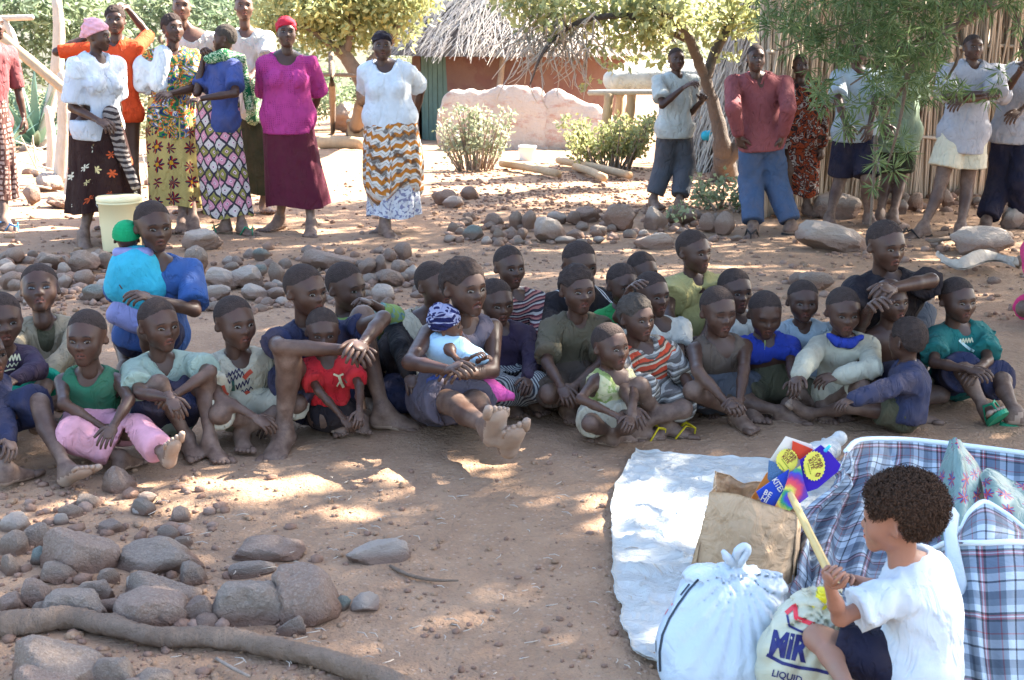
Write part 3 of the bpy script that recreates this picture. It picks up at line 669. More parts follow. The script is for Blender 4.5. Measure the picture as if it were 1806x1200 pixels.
def project_text(o, parent_mesh, r, txt, px, w, mat, rot=0., name='print'):
    """flat print laid onto a garment: letters are meshed and pushed onto the cloth along the view of a frontal line"""
    from mathutils.bvhtree import BVHTree
    me = parent_mesh.data; vs = [v.co.copy() for v in me.vertices]; bv = BVHTree.FromPolygons(vs, [tuple(p.vertices) for p in me.polygons])
    cu = bpy.data.curves.new('t', 'FONT'); cu.body = txt; cu.align_x = 'CENTER'; cu.align_y = 'CENTER'; cu.size = 1; cu.resolution_u = 2; cu.offset = .012
    to = bpy.data.objects.new('t', cu); COL.objects.link(to); bpy.context.view_layer.update()
    tm = bpy.data.meshes.new_from_object(to.evaluated_get(bpy.context.evaluated_depsgraph_get())); bpy.data.objects.remove(to)
    import bmesh; b = bmesh.new(); b.from_mesh(tm); bmesh.ops.triangulate(b, faces=b.faces); bmesh.ops.subdivide_edges(b, edges=[e for e in b.edges if e.calc_length() > .25], cuts=2, use_grid_fill=True); bmesh.ops.triangulate(b, faces=b.faces); b.to_mesh(tm); b.free()
    org = Vector(r['org']); fr = Vector(r['fr']); c = Vector(atY(px[0], px[1], r['N'][1]))
    ux = Vector((-fr.y, fr.x, 0)).normalized(); up = Vector((0, 0, 1)); rr = radians(rot); e1 = ux*cos(rr)+up*sin(rr); e2 = -ux*sin(rr)+up*cos(rr)
    mw = max(.01, max(v.co.x for v in tm.vertices)-min(v.co.x for v in tm.vertices)); s = w/pxm(c)/mw; ok = 0
    for v in tm.vertices:
        p = c+e1*v.co.x*s+e2*v.co.y*s; o0 = p+fr*.5-org
        h = bv.ray_cast(o0, -fr, 1.2)
        if h[0] is not None: v.co = h[0]+h[1]*.0025; ok += 1
        else: v.co = p-org
    t = bpy.data.objects.new(name, tm); COL.objects.link(t); t.parent = parent_mesh; tm.materials.append(mat); return t
def build_person(sp, r):
    org = np.array([r['Pv'][0], r['Pv'][1], r['gr']]); r['org'] = org; V, Fs, mi, dall = r['body']; sk = SKIN[sp.get('skin', 'dark')]
    o = mk('person', V, Fs, sk, True, mi, None, org, None, dall); tag(o, sp['label'], 'person', sp.get('group'))
    HD = HEADS[headkey(sp)]; T = lambda P: P*r['HH']*np.array(hshape(sp))@r['HR'].T+r['Hc']
    if sp.get('eyes', 1):
        for Ve, Qe, me_, P in HD['eyes']:
            e = mk('eye', T(Ve), Qe, [M_EYEW, M_IRIS], True, me_, None, org, o)
            mb = MB(); mb.add(*tube(T(P[-1]+np.array([0, -.008, .004])), .0075*r['HH'], 5)); mb.add(*tube(T(P[0]+np.array([0, -.004, -.003])), .0045*r['HH'], 4))
            mk('eyelid', *mb.arrays()[:2], M_LID, True, None, None, org, e)
    if not sp.get('eyes', 1) and abs(sp['hd'][3]) < 90:
        for Ve, Qe, me_, P_ in HD['eyes']: a_ = tube(T(P_[1]+np.array([0, -.006, .0])), .007*r['HH'], 5); mk('eyelid', a_[0], [a_[1], np.array(a_[2])], M_LID, True, None, None, org, o)
    if sp.get('hd')[2] > 50 and sp.get('skin') != 'light' and abs(sp['hd'][3]) < 100:
        for V_, Q_, T_ in HD['brows']: mk('eyebrow', T(V_), [Q_, np.array(T_)], M_HAIR, True, None, None, org, o)
    h = sp.get('hair', 'short')
    if h:
        if h in ('short', 'curly', 'rows', 'afro', 'tufts'): Vh, Qh = HAIR[(h, sp.get('head', 'child')[:5])]; mt = {'b': M_HAIRB, 'g': M_HAIRG}.get(sp.get('hc'), M_HAIR); nm = 'hair'
        else: Vh, Qh = HAIR[(h, '')]; mt = sp['hatm']; nm = sp.get('hatn', 'headscarf')
        Th = T(Vh); mk(nm, Th, Qh, mt, True, None, np.stack([Vh[:, 0]*r['HH'], Vh[:, 2]*r['HH']], 1), org, o)
        if h in ('band', 'knit', 'camo', 'scarf') and sp.get('under', 1) and h == 'band':
            Vh, Qh = HAIR[('short', sp.get('head', 'child')[:5])]; mk('hair', T(Vh), Qh, M_HAIR, True, None, None, org, o)
    ps = {}
    for nm, Vg, Qg, U, m, tx in r['parts']:
        q = mk(nm, Vg, Qg, m, True, None, U, org, o); ps.setdefault(nm, q)
        for t in (tx or []): project_text(o, q, r, *t)
    if sp.get('sandals'): flipflops(o, r, None, sp['sandals'][:2], sp['sandals'][2] if len(sp['sandals']) > 2 else ('rl', 'll'))
    return o
# ------------------------------------------------------------------ garment cloths
C = cloth
def collar_print(base, c2, sc=30):
    def f(t, uv, u, v):
        n = t.noise(uv, sc, 3); return t.mix(t.ramp(n, [(.52, (0, 0, 0)), (.56, (1, 1, 1))]), lin(base), lin(c2))
    return f
def chit_yellow(t, uv, u, v):
    ch = t.n('ShaderNodeTexChecker'); t.put(ch.inputs[0], uv); ch.inputs['Scale'].default_value = 90; t.put(ch.inputs[1], lin('c9b878')); t.put(ch.inputs[2], lin('a8975a'))
    c = petals(t, uv, 7.5, 'c9b878', ['1b1f52', '9c1f1c'], 8, .44, .25, 'd8a52c')
    return t.mix(.35, c, t.mix(1., c, ch.outputs[0], 'MULTIPLY'))
def chit_brown(t, uv, u, v): return petals(t, t.V('ADD', uv, (.03, .05, 0)), 8.5, '2b1512', ['c4552b', 'd9c489', 'd87a45', 'cfc7b0'], 6, .34, .9, 'e0c04a')
def lattice(t, uv, u, v):
    r = t.V('SCALE', uv, 1.); w = t.noise(uv, 10, 2); a = t.M('ADD', t.M('MULTIPLY', t.M('ADD', u, t.M('MULTIPLY', v, .8)), 11), t.M('MULTIPLY', w, .5)); b = t.M('ADD', t.M('MULTIPLY', t.M('SUBTRACT', u, t.M('MULTIPLY', v, .8)), 11), t.M('MULTIPLY', w, .5))
    fa, fb = t.M('ABSOLUTE', t.M('SUBTRACT', t.M('FRACT', a), .5)), t.M('ABSOLUTE', t.M('SUBTRACT', t.M('FRACT', b), .5)); e = t.M('MAXIMUM', fa, fb)
    cell = t.M('FRACT', t.M('MULTIPLY', t.M('ADD', t.M('FLOOR', a), t.M('MULTIPLY', t.M('FLOOR', b), 2)), 1/3.)); c = t.ramp(cell, [(0, 'c9bfb8'), (.3, 'cf8fa0'), (.6, '8f8648')], 'CONSTANT')
    c = t.mix(t.M('LESS_THAN', e, .13), c, lin('e3c2c9')); c = t.mix(t.M('LESS_THAN', e, .06), c, lin('2b2630')); return t.mix(t.M('GREATER_THAN', e, .40), c, lin('37323c'))
def chevron(t, uv, u, v):
    z = t.M('MULTIPLY', t.M('ABSOLUTE', t.M('SUBTRACT', t.M('FRACT', t.M('MULTIPLY', u, 14)), .5)), .05)
    x = t.M('FRACT', t.M('MULTIPLY', t.M('ADD', t.M('ADD', v, z), t.M('MULTIPLY', t.noise(uv, 9, 2), .02)), 13.)); c = t.ramp(x, [(0, 'b8702a'), (.28, 'd0c8bd'), (.52, 'a9a096'), (.62, 'd8d2c8'), (.85, 'b87a34')], 'CONSTANT')
    n = t.ramp(t.noise(uv, 13, 3), [(.50, (0, 0, 0)), (.58, (1, 1, 1))]); return t.mix(t.M('MULTIPLY', n, .8), c, lin('4a3d36'))
def netting(t, uv, u, v):
    vo = t.vor(uv, 26, 'DISTANCE_TO_EDGE', .3); return t.ramp(vo.outputs['Distance'], [(.0, '5f3e37'), (.16, '5f3e37'), (.2, 'b89a8c')], 'CONSTANT')
def camo(t, uv, u, v): return t.ramp(t.noise(uv, 30, 2, .5, .4), [(0, '191b46'), (.44, '8e8fa8'), (.52, '23244f'), (.62, 'b9b9c4')], 'CONSTANT')
def bright_print(t, uv, u, v):
    n = t.noise(uv, 20, 3, .5, 1.5); return t.ramp(n, [(0, '15265f'), (.40, '1c7a3c'), (.48, 'c4391e'), (.53, 'd8c34a'), (.57, '1d4f9a'), (.64, 'e3e0d2')], 'CONSTANT')
def scarf_green(t, uv, u, v): return t.ramp(t.noise(uv, 22, 3, .5, 2), [(0, '0f5f38'), (.48, 'cfd8b0'), (.54, '1b7a42'), (.63, 'e0e4cc')], 'CONSTANT')
def batik(t, uv, u, v): return t.ramp(t.noise(uv, 16, 3, .5, 1.2), [(0, '1c1517'), (.42, '97401f'), (.5, '3a2626'), (.56, 'b3a79c'), (.62, '5b2320')], 'CONSTANT')
def dotted(t, uv, u, v):
    vo = t.vor(uv, 75, 'F1', .05); return t.mix(t.M('LESS_THAN', vo.outputs['Distance'], .26), lin('ab3a7c'), lin('7c1f58'))
def track(t, uv, u, v):
    a = t.M('ABSOLUTE', u); s1 = t.M('LESS_THAN', t.M('ABSOLUTE', t.M('SUBTRACT', a, .085)), .004); s2 = t.M('LESS_THAN', t.M('ABSOLUTE', t.M('SUBTRACT', a, .100)), .003)
    return t.mix(t.M('MAXIMUM', s1, s2), lin('1a1518'), lin('cfccc8'))
CL = dict(
 tan=C('cloth_tan', '958871', dirt=.45), green=C('cloth_green', '2b6349', dirt=.3), pinkp=C('cloth_pink', 'd79aa6', dirt=.4), blue=C('cloth_blue', '34548a'), turq=C('knit_turquoise', '3aa9bf', folds=.5, dirt=.05),
 lav=C('cloth_lavender', '8f90bd'), sage=C('cloth_sage', '93a293', dirt=.3), cream=C('cloth_cream', 'b8b09a', dirt=.35), navy=C('cloth_navy', '272b45', dirt=.35), ink=C('cloth_ink', '1d1d30', dirt=.15), red=C('cloth_red', 'b8242c', dirt=.2),
 lime=C('cloth_lime', collar_print('7f9450', '6a8a86')), black=C('cloth_black', '18171a'), greyv=C('cloth_grey', '57505a', dirt=.2), sky=C('cloth_sky', 'a9c9dc', dirt=.05), pinkb=C('cloth_hot_pink', 'd35a9c', dirt=.05),
 plum=C('cloth_plum', '35293d', dirt=.2), stripe_r=C('cloth_red_stripe', stripes(38, ['5a2430', 'a89f98', '2a2430', 'a36a62'])), stripe_g=C('cloth_grey_stripe', stripes(75, ['3c3f48', 'a9aaa6'], 'u')),
 track=C('cloth_track', track), olive=C('cloth_olive', '57503f', dirt=.5), vgreen=C('cloth_bright_green', '2b8a4a'), white=C('cloth_white', 'c5c2b6', dirt=.3), stripe_o=C('cloth_orange_stripe', stripes(30, ['b8452c', 'b9a58c', '5f4436', 'c24a30'], 'v', .02)),
 stripe_s=C('cloth_short_stripe', stripes(45, ['7a7570', 'b5b0a6', '5a5550'])), singlet=C('cloth_singlet', collar_print('c4bd92', '8c9a5c', 22), dirt=.35), yellow=C('cloth_yellow', 'a89d66', dirt=.25, folds=.6),
 brownv=C('cloth_brown', '54483f', dirt=.4), cape=C('cloth_cape', '26388c', dirt=.05), wht2=C('cloth_pale_blue', '9fadb4', dirt=.35), sweater=C('cloth_sweater', 'aaa693', dirt=.45, folds=.5), dark=C('cloth_dark', '201b20'), navyk=C('cloth_navy_knit', '34374f', dirt=.3),
 teal=C('cloth_teal', '1d6560', dirt=.15), trim=C('cloth_orange_trim', 'a35a38'), yell=C('knit_lime', 'a3b83a'), khaki=C('cloth_khaki', '4c4a38'), boyw=C('cloth_bright_white', 'c6ced4', dirt=.02, folds=.5), tealg=C('cloth_sea_green', '0f8068', dirt=.2),
 pale=C('cloth_pale_tee', 'b9bdb8', dirt=.25), grey=C('cloth_slate', '50535a', dirt=.15), brick=C('cloth_brick', '84484a', dirt=.1), jeans=C('cloth_jeans', '445672', folds=.5), batik=C('cloth_batik', batik), lgreen=C('cloth_light_green', '8fa38c'), lshort=C('cloth_pale_shorts', 'cfc6ae', dirt=.1),
 long=C('cloth_grey_tee', 'a7a6ab', dirt=.15), skb=C('wrap_brown_floral', chit_brown, dirt=.1), sky2=C('wrap_yellow_floral', chit_yellow, dirt=.1), skl=C('wrap_pink_lattice', lattice, dirt=.1), maroon=C('cloth_maroon', '541a2c', dirt=.1, folds=.5), skc=C('wrap_orange_chevron', chevron, dirt=.1),
 net=C('wrap_netting', netting), orange=C('cloth_orange', 'cf4a22', dirt=.05), mag=C('cloth_magenta_dots', dotted, dirt=.05, folds=.6), bw=C('cloth_white_blouse', 'cdd3d8', dirt=.05, folds=.6), blouse2=C('cloth_grey_blouse', 'bfc4cc', dirt=.05, folds=.7), blueg=C('cloth_blue_blouse', '3b4a80'),
 print=C('cloth_bright_print', bright_print), scarfg=C('scarf_green_print', scarf_green), olsk=C('cloth_dark_green', '35392a'), zebra=C('cloth_zebra', stripes(26, ['2b2326', '8f857e'], 'v', .05)), pinks=C('scarf_pink', 'd9a0aa', dirt=.02, folds=.7), reds=C('scarf_red', 'b8283a', dirt=.02, folds=.7), darks=C('scarf_black', '221c24', folds=.7),
 knitg=C('knit_green', '12925c', folds=.6, dirt=.02), camo=C('hat_camouflage', camo, dirt=0), hotp=C('cloth_rose', 'c93a6c'), under=C('cloth_petticoat', collar_print('c9cbd0', '7b7d9a', 40)), rbrown=C('cloth_red_brown', '5e2c28'))
M_SOLE = {n: plain('rubber_'+n, c, .7, .15) for n, c in dict(green='1f7a58', yellow='c4ac1e', brown='5c4a38', blue='2a6a9a', dark='26211f').items()}
M_INK = plain('print_pale', 'b9b494', .8, .2); M_INKD = plain('print_dark', '2a2440', .8, .2); M_INKR = plain('print_red', 'a0402c', .8, .3); M_INKB = plain('print_blue', '2a2a80', .8, .1); M_INKW = plain('print_white', 'b8d0c8', .8, .2)
# ------------------------------------------------------------------ ground
def dirt_mat():
    t = NT('dry_earth'); v = t.co(); n1 = t.noise(v, .55, 5, .6); n2 = t.noise(v, 7, 6, .65); n3 = t.noise(v, 45, 4, .6)
    c = t.mix(n1, lin('866a53'), lin('a88d76')); c = t.mix(t.ramp(n2, [(.35, (0, 0, 0)), (.7, (1, 1, 1))]), c, lin('7d6352')); c = t.mix(t.M('MULTIPLY', n3, .7), c, lin('a08062'))
    vo = t.vor(v, 38); sm = t.M('LESS_THAN', vo.outputs['Distance'], .2); c = t.mix(t.M('MULTIPLY', sm, .5), c, vo.outputs['Color'] if False else lin('a58f7d'))
    vo2 = t.vor(v, 120); h = t.M('ADD', t.M('MULTIPLY', vo.outputs['Distance'], -.5), t.M('MULTIPLY', vo2.outputs['Distance'], -.3))
    b = t.bump(n3, .9, .012); b = t.bump(h, .8, .01, b); b = t.bump(n2, .6, .03, b)
    return t.fin(c, .95, b, .15)
M_DIRT = dirt_mat()
def gh(x, y):
    P = np.stack([x, y, 0*x], -1); near = 1/(1+np.maximum(0, y-9)/9)
    h = fbm(P*.9, 2)*.03+fbm(P*5, 3)*.012+fbm(P*22, 2)*.005*near
    return h-.012
ys = np.concatenate([np.linspace(-4, 2.2, 12)[:-1], 2.2*(60/2.2)**(np.linspace(0, 1, 270)), np.linspace(70, 420, 8)])
us = np.linspace(-1, 1, 300); us = us*(.45+.55*np.abs(us))
X = us[None, :]*(5.5+.75*np.maximum(ys, 0)[:, None]); Yg = np.repeat(ys[:, None], len(us), 1)
Z = gh(X, Yg)+gz(X, Yg)
Vg, Qg = grid(np.stack([X, Yg, Z], -1)); ground = mk('ground', Vg, Qg, M_DIRT, True); ground['kind'] = 'structure'
def zat(x, y): return float(gh(np.array([x]), np.array([y]))[0]+gz(x, y))

# ------------------------------------------------------------------ rocks
def rock_mat(name, c1, c2, c3):
    t = NT(name); v = t.co(); i = t.n('ShaderNodeObjectInfo').outputs['Random']
    n = t.noise(v, 3.5, 6, .65, .3); c = t.mix(n, lin(c1), lin(c2)); c = t.mix(t.M('MULTIPLY', i, .55), c, lin(c3))
    n2 = t.noise(v, 14, 5, .7); c = t.mix(t.ramp(n2, [(.48, (0, 0, 0)), (.72, (.75,)*3)]), c, lin('a89a8c')); g = t.n('ShaderNodeNewGeometry')
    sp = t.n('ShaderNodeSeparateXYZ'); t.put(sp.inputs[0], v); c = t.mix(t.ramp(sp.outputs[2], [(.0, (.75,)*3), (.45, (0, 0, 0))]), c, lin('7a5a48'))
    b = t.bump(t.noise(v, 30, 5, .7), .6, .012); b = t.bump(t.noise(v, 8, 4, .6, .8), .6, .04, b)
    return t.fin(c, .88, b, .25)
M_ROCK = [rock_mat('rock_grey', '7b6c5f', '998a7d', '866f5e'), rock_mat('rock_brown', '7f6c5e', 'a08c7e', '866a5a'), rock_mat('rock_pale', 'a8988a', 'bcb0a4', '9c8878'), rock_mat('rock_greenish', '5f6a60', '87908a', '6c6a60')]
import bmesh
def rock_tpl(seed, sub, flat=.75):
    b = bmesh.new(); bmesh.ops.create_icosphere(b, subdivisions=sub, radius=1); r = random.Random(seed)
    pl = [(Vector((r.gauss(0, 1), r.gauss(0, 1), r.gauss(0, .8))).normalized(), r.uniform(.55, .9)) for _ in range(11)]; off = Vector((seed*3.1, 0, 0))
    for v in b.verts:
        n = v.co.normalized(); d = 1.
        for p, h in pl:
            k = n.dot(p)
            if k > .05: d = -math.log(math.exp(-34*d)+math.exp(-34*h/k))/34
        d *= 1+.11*mnoise.fractal(n*1.6+off, .7, 2.2, 5)-.05*abs(mnoise.noise(n*3.3+off))+.03*mnoise.noise(n*8+off); v.co = n*d
    me = bpy.data.meshes.new('rock'); b.to_mesh(me); b.free()
    for p in me.polygons: p.use_smooth = True
    me.set_sharp_from_angle(angle=radians(24 if sub > 3 else 34))
    xs = [v.co for v in me.vertices]; mx = [max(abs(c[i]) for c in xs) for i in range(3)]
    for v in me.vertices: v.co = Vector((v.co.x/mx[0], v.co.y/mx[1], v.co.z/mx[2]))
    return me
RT = [[], []]
for q in range(2):
    for s in range(10):
        for m in range(4):
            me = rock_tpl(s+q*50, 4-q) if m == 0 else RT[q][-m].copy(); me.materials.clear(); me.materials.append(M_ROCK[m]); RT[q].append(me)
def rock(px, by, w, h, label=None, group=None, m=None, big=None, bury=.25, name='rock', zz=0.):
    G = onz(px, by, zz); s = pxm(G); W_, H_ = w/s/2, h/s/2*1.05; D_ = W_*random.uniform(.7, 1.) if w < 2.2*h else W_*.6
    q = 0 if (w > 45 if big is None else big) else 1; m = random.choice([0, 0, 1, 1, 2]) if m is None else m
    me = RT[q][random.randrange(10)*4+m]; o = bpy.data.objects.new(name, me); COL.objects.link(o)
    o.location = (G[0], G[1]+D_*.7, zat(G[0], G[1]+D_*.7)+H_*(1-2*bury)*1.1+zz); o.scale = (W_*1.03, D_, H_*(1+bury)); o.rotation_euler = (random.uniform(-.12, .12), random.uniform(-.12, .12), random.choice((0, pi))+random.uniform(-.25, .25))
    if label and label.startswith('small loose'): label = ('flat ' if h < .62*w else 'rounded ')+['grey', 'brown', 'pale', 'greenish'][m]+(' larger ' if w > 24 else ' ')+label[12:]
    return tag(o, label, 'rock', group)
FG = 'rocks in the foreground corner'
for a in [(275, 1000, 150, 62, 'flat wedge-shaped grey rock behind the cracked dark boulder', 0), (271, 1064, 140, 62, 'broad dark boulder above the split brown rock, near the fallen branch', 0), (262, 1104, 140, 70, 'split brown rock lying just above the fallen branch', 1),
          (440, 1095, 145, 84, 'smooth rounded boulder left of its larger tilted neighbour', 0), (522, 1092, 138, 104, 'large tilted boulder, rightmost of the foreground rocks', 1), (514, 1118, 52, 36, 'small angular stone between the rounded boulder and the branch', 0),
          (124, 1094, 128, 62, 'humped grey rock with its foot against the branch', 0), (57, 1062, 62, 50, 'upright brown block left of the humped grey rock', 1), (15, 1075, 46, 40, 'square brown stone at the left edge above the branch', 1),
          (95, 1022, 66, 38, 'low jagged rock in front of the tall pointed slab', 0), (128, 1004, 132, 84, 'tall pointed slab rising over the foreground rock heap', 1), (18, 975, 52, 44, 'rounded rock at the left edge beside a grey block', 0),
          (57, 960, 62, 44, 'grey block right of the rounded rock by the left edge', 0), (18, 930, 52, 30, 'sunlit flat rock at the left edge', 2), (193, 933, 46, 28, 'dark egg-shaped stone alone on the sunny ground', 1), (318, 913, 36, 27, 'small brown cube-like stone on the lit earth', 1),
          (335, 1022, 50, 46, 'upright stone with a pale broken side behind the branch', 0), (345, 1096, 56, 62, 'earthy block wedged between the two largest boulders', 1), (165, 1056, 72, 40, 'jagged low rock left of the dark boulder', 0),
          (465, 980, 125, 36, 'long low ledge half sunk in the lit earth', 1), (440, 1010, 82, 26, 'half-buried rock just below the long low ledge', 0), (80, 1228, 170, 92, 'big smooth boulder below the branch, cut by the bottom edge', 0), (62, 1262, 120, 80, 'second boulder overlapping the big one at the bottom left corner', 1),
          (200, 1222, 92, 68, 'angular grey rock below the branch, left of the ledge', 0), (270, 1232, 78, 55, 'rock at the bottom edge right of the angular one', 0), (237, 1250, 80, 50, 'flat-topped rock cut off by the bottom edge', 1), (203, 861, 60, 46, 'notched rock at the feet of the child in pink trousers', 1),
          (103, 918, 28, 24, 'small sunlit stone left of the dark egg-shaped one', 2), (12, 1008, 42, 36, 'dark stone at the left edge under the rounded one', 0), (667, 992, 108, 40, 'smooth rock dome barely showing through the open ground', 2), (645, 1076, 54, 28, 'pale flat stone right of the boulders', 2), (603, 1075, 30, 26, 'small dark stone beside the pale flat one', 3),
          (70, 992, 36, 30, 'greenish stone at the foot of the pointed slab', 3), (150, 893, 46, 22, 'low stone in the dappled light left of the egg-shaped one', 0), (240, 905, 20, 12, 'flat chip of stone on the lit earth', 2)]:
    rock(a[0], a[1]+a[3]*.04, a[2]*1.06, a[3]*1.05, a[4], FG, a[5], bury=.36)
MG = 'rocks of the broken stone edging'
for a in [(354, 442, 70, 42, 'large domed pale boulder under the women\'s feet', 2), (341, 478, 46, 48, 'round boulder behind the blue shirt', 0), (385, 508, 66, 38, 'rough double rock left of the long layered one', 2), (428, 506, 90, 40, 'long layered pale rock right of the blue shirt', 2), (381, 525, 48, 26, 'flat pale stone in front of the rough double rock', 2),
          (445, 525, 54, 28, 'flat pale rock directly over the cream t-shirt child', 2), (485, 523, 36, 20, 'small stone touching the teenage boy\'s hair', 1), (488, 501, 34, 44, 'smooth upright boulder left of the teenage boy', 0), (458, 484, 30, 20, 'lower of the two greenish stones', 3), (460, 461, 30, 22, 'upper of the two greenish stones', 3),
          (575, 478, 100, 34, 'long sloping slab behind the teenage boy', 1), (646, 483, 34, 28, 'brown stone at the middle of the heap', 1), (670, 481, 26, 32, 'upright brown stone beside it in the heap', 1), (702, 486, 34, 28, 'rounded brown stone left of the white one', 1), (728, 494, 32, 30, 'nearly white stone in the heap', 2), (711, 458, 36, 32, 'brown stone on top of the heap', 1),
          (690, 503, 48, 30, 'split stone with a tan face under the white stone', 1), (653, 501, 34, 20, 'dark stone low in the heap', 0), (673, 534, 46, 36, 'sunlit tan stone behind the hand of the yellow-green shirt', 2), (686, 462, 26, 24, 'reddish stone below the heap\'s top', 1),
          (21, 465, 36, 30, 'leaning brown stone behind the tan cardigan', 1), (55, 454, 22, 16, 'small round stone behind the long boulder', 0), (82, 474, 52, 34, 'dark boulder above the tan cardigan child\'s head', 0), (142, 481, 56, 40, 'largest dark boulder left of the baby', 0), (182, 473, 30, 34, 'boulder hidden partly by the baby', 0),
          (110, 485, 27, 26, 'cream coloured stone between two boulders', 2), (15, 482, 36, 20, 'flat stone at the left edge', 2), (15, 507, 40, 30, 'brown stone at the left edge behind the child', 1), (114, 506, 28, 24, 'rounded stone under the cream one', 2), (143, 504, 40, 30, 'domed brown stone in front of the largest boulder', 1), (168, 532, 52, 30, 'layered rock left of the older girl\'s knee', 3),
          (870, 401, 38, 28, 'tan stone at the left of the middle heap', 1), (908, 404, 28, 34, 'upright mottled stone in the middle heap', 1), (932, 405, 26, 34, 'smooth upright brown stone next to the mottled one', 1), (968, 426, 60, 46, 'large pale boulder at the middle of the heap', 2), (878, 426, 24, 26, 'grey angular stone at the near side', 0), (835, 422, 40, 26, 'greenish slab at the near side', 3),
          (998, 427, 38, 14, 'flat oval stone below the pale boulder', 2), (1015, 421, 36, 18, 'thin flat stone right of the oval one', 1), (985, 392, 38, 22, 'buff stone behind the pale boulder', 2), (1037, 390, 46, 30, 'stone with a pale broken top', 1), (1010, 394, 28, 26, 'reddish block behind the heap', 1), (1096, 405, 62, 46, 'big dark brown boulder right of the heap', 1),
          (1155, 404, 48, 40, 'rounded boulder with a pale top under the grey trousers', 2), (1191, 400, 28, 32, 'dark stone just right of it', 0), (1215, 398, 30, 28, 'brown stone third along the row', 1), (1250, 411, 36, 36, 'stone near the crooked tree\'s foot', 1), (1280, 414, 38, 40, 'rightmost stone of the row below the crooked tree', 1), (1157, 436, 74, 30, 'smooth dome of rock sunk in the path', 2),
          (1056, 415, 30, 20, 'layered grey stone in the sandy patch', 0), (1056, 425, 24, 12, 'thin stone in the sandy patch', 2), (921, 423, 22, 22, 'pink stone at the near side', 1), (1470, 442, 142, 50, 'long ridged slab of bedrock behind the teenager', 2), (1735, 447, 118, 46, 'broad slab at the right under the folded-arms boy', 2), (1790, 404, 46, 42, 'upright boulder at the right edge', 2),
          (1480, 384, 88, 46, 'sandy boulder at the foot of the reed fence', 2), (1440, 512, 72, 32, 'flat ledge behind the child in the frilled dress', 0), (1614, 370, 32, 34, 'reddish stone at the fence foot', 1), (1672, 362, 28, 34, 'dark red stone at the fence foot between the bare legs', 1), (1594, 376, 22, 26, 'small pale stone by the fence', 2),
          (80, 336, 54, 32, 'pale squared block behind the floral wrap', 2), (55, 362, 38, 32, 'rust coloured stone behind the woman', 1), (100, 366, 52, 26, 'pale slab by the bare foot', 2), (800, 367, 40, 20, 'white stone right of the elderly woman', 2), (783, 362, 44, 26, 'brown stone behind the white one', 1), (830, 352, 36, 22, 'tan stone behind the white one, nearer the hut', 1), (852, 326, 18, 14, 'lone brown stone before the pale shrub', 1), (612, 233, 56, 52, 'big dark boulder by the thin post', 0)]:
    rock(a[0], a[1], a[2], a[3], a[4], MG, a[5], bury=.12)
CHIP = MB(); _ib = bmesh.new(); bmesh.ops.create_icosphere(_ib, subdivisions=1, radius=1); IV = np.array([v.co for v in _ib.verts]); IF = np.array([[v.index for v in f.verts] for f in _ib.faces]); _ib.free()
def heap(n, x0, x1, y0, y1, s0, s1, label, group):
    for k in range(int(n*1.7)):
        u = (k+.5)/(n*1.7); w = s0+(s1-s0)*u**1.5; x, y = random.uniform(x0, x1), random.uniform(y0, y1)
        if w > s0+(s1-s0)*.66: rock(x, y, w, w*random.uniform(.45, .75), label, group, bury=.28, big=False)
        else:
            G = onz(x, y); S_ = w/pxm(G)/2*np.array([random.uniform(.8, 1.2), random.uniform(.8, 1.2), random.uniform(.5, .8)]); v = IV*(1+RNG.uniform(-.2, .2, (12, 1)))*S_; a_ = random.uniform(0, 6); R_ = np.array([[cos(a_), -sin(a_), 0], [sin(a_), cos(a_), 0], [0, 0, 1]])
            CHIP.add(v@R_.T+[G[0], G[1], zat(G[0], G[1])+S_[2]*.4], T=IF, m=random.randrange(3))
heap(62, 0, 220, 452, 550, 14, 36, 'small loose stone among the rocks at the left', 'small stones at the left')
heap(100, 470, 765, 440, 540, 12, 30, 'small loose stone of the heap behind the teenage boy', 'small stones of the left heap')
heap(30, 330, 480, 450, 550, 12, 30, 'small loose stone above the cream t-shirt child', 'small stones above the cream t-shirt child')
heap(95, 790, 1310, 384, 434, 11, 27, 'small loose stone of the heap behind the second row', 'small stones of the middle heap')
heap(48, 0, 400, 868, 1115, 12, 50, 'small loose stone between the foreground rocks', 'small foreground stones')
heap(16, 1370, 1806, 400, 520, 12, 34, 'small loose stone on the right-hand ledge', 'small stones at the right')
heap(34, 1560, 1806, 335, 372, 14, 30, 'reddish stone heaped along the fence foot', 'stones along the fence foot')
heap(26, 20, 330, 262, 352, 12, 30, 'pale stone scattered in the sunny yard', 'stones in the sunny yard')

CHIP.build('rubble', [M_ROCK[0], M_ROCK[1], M_ROCK[2]])['kind'] = 'stuff'
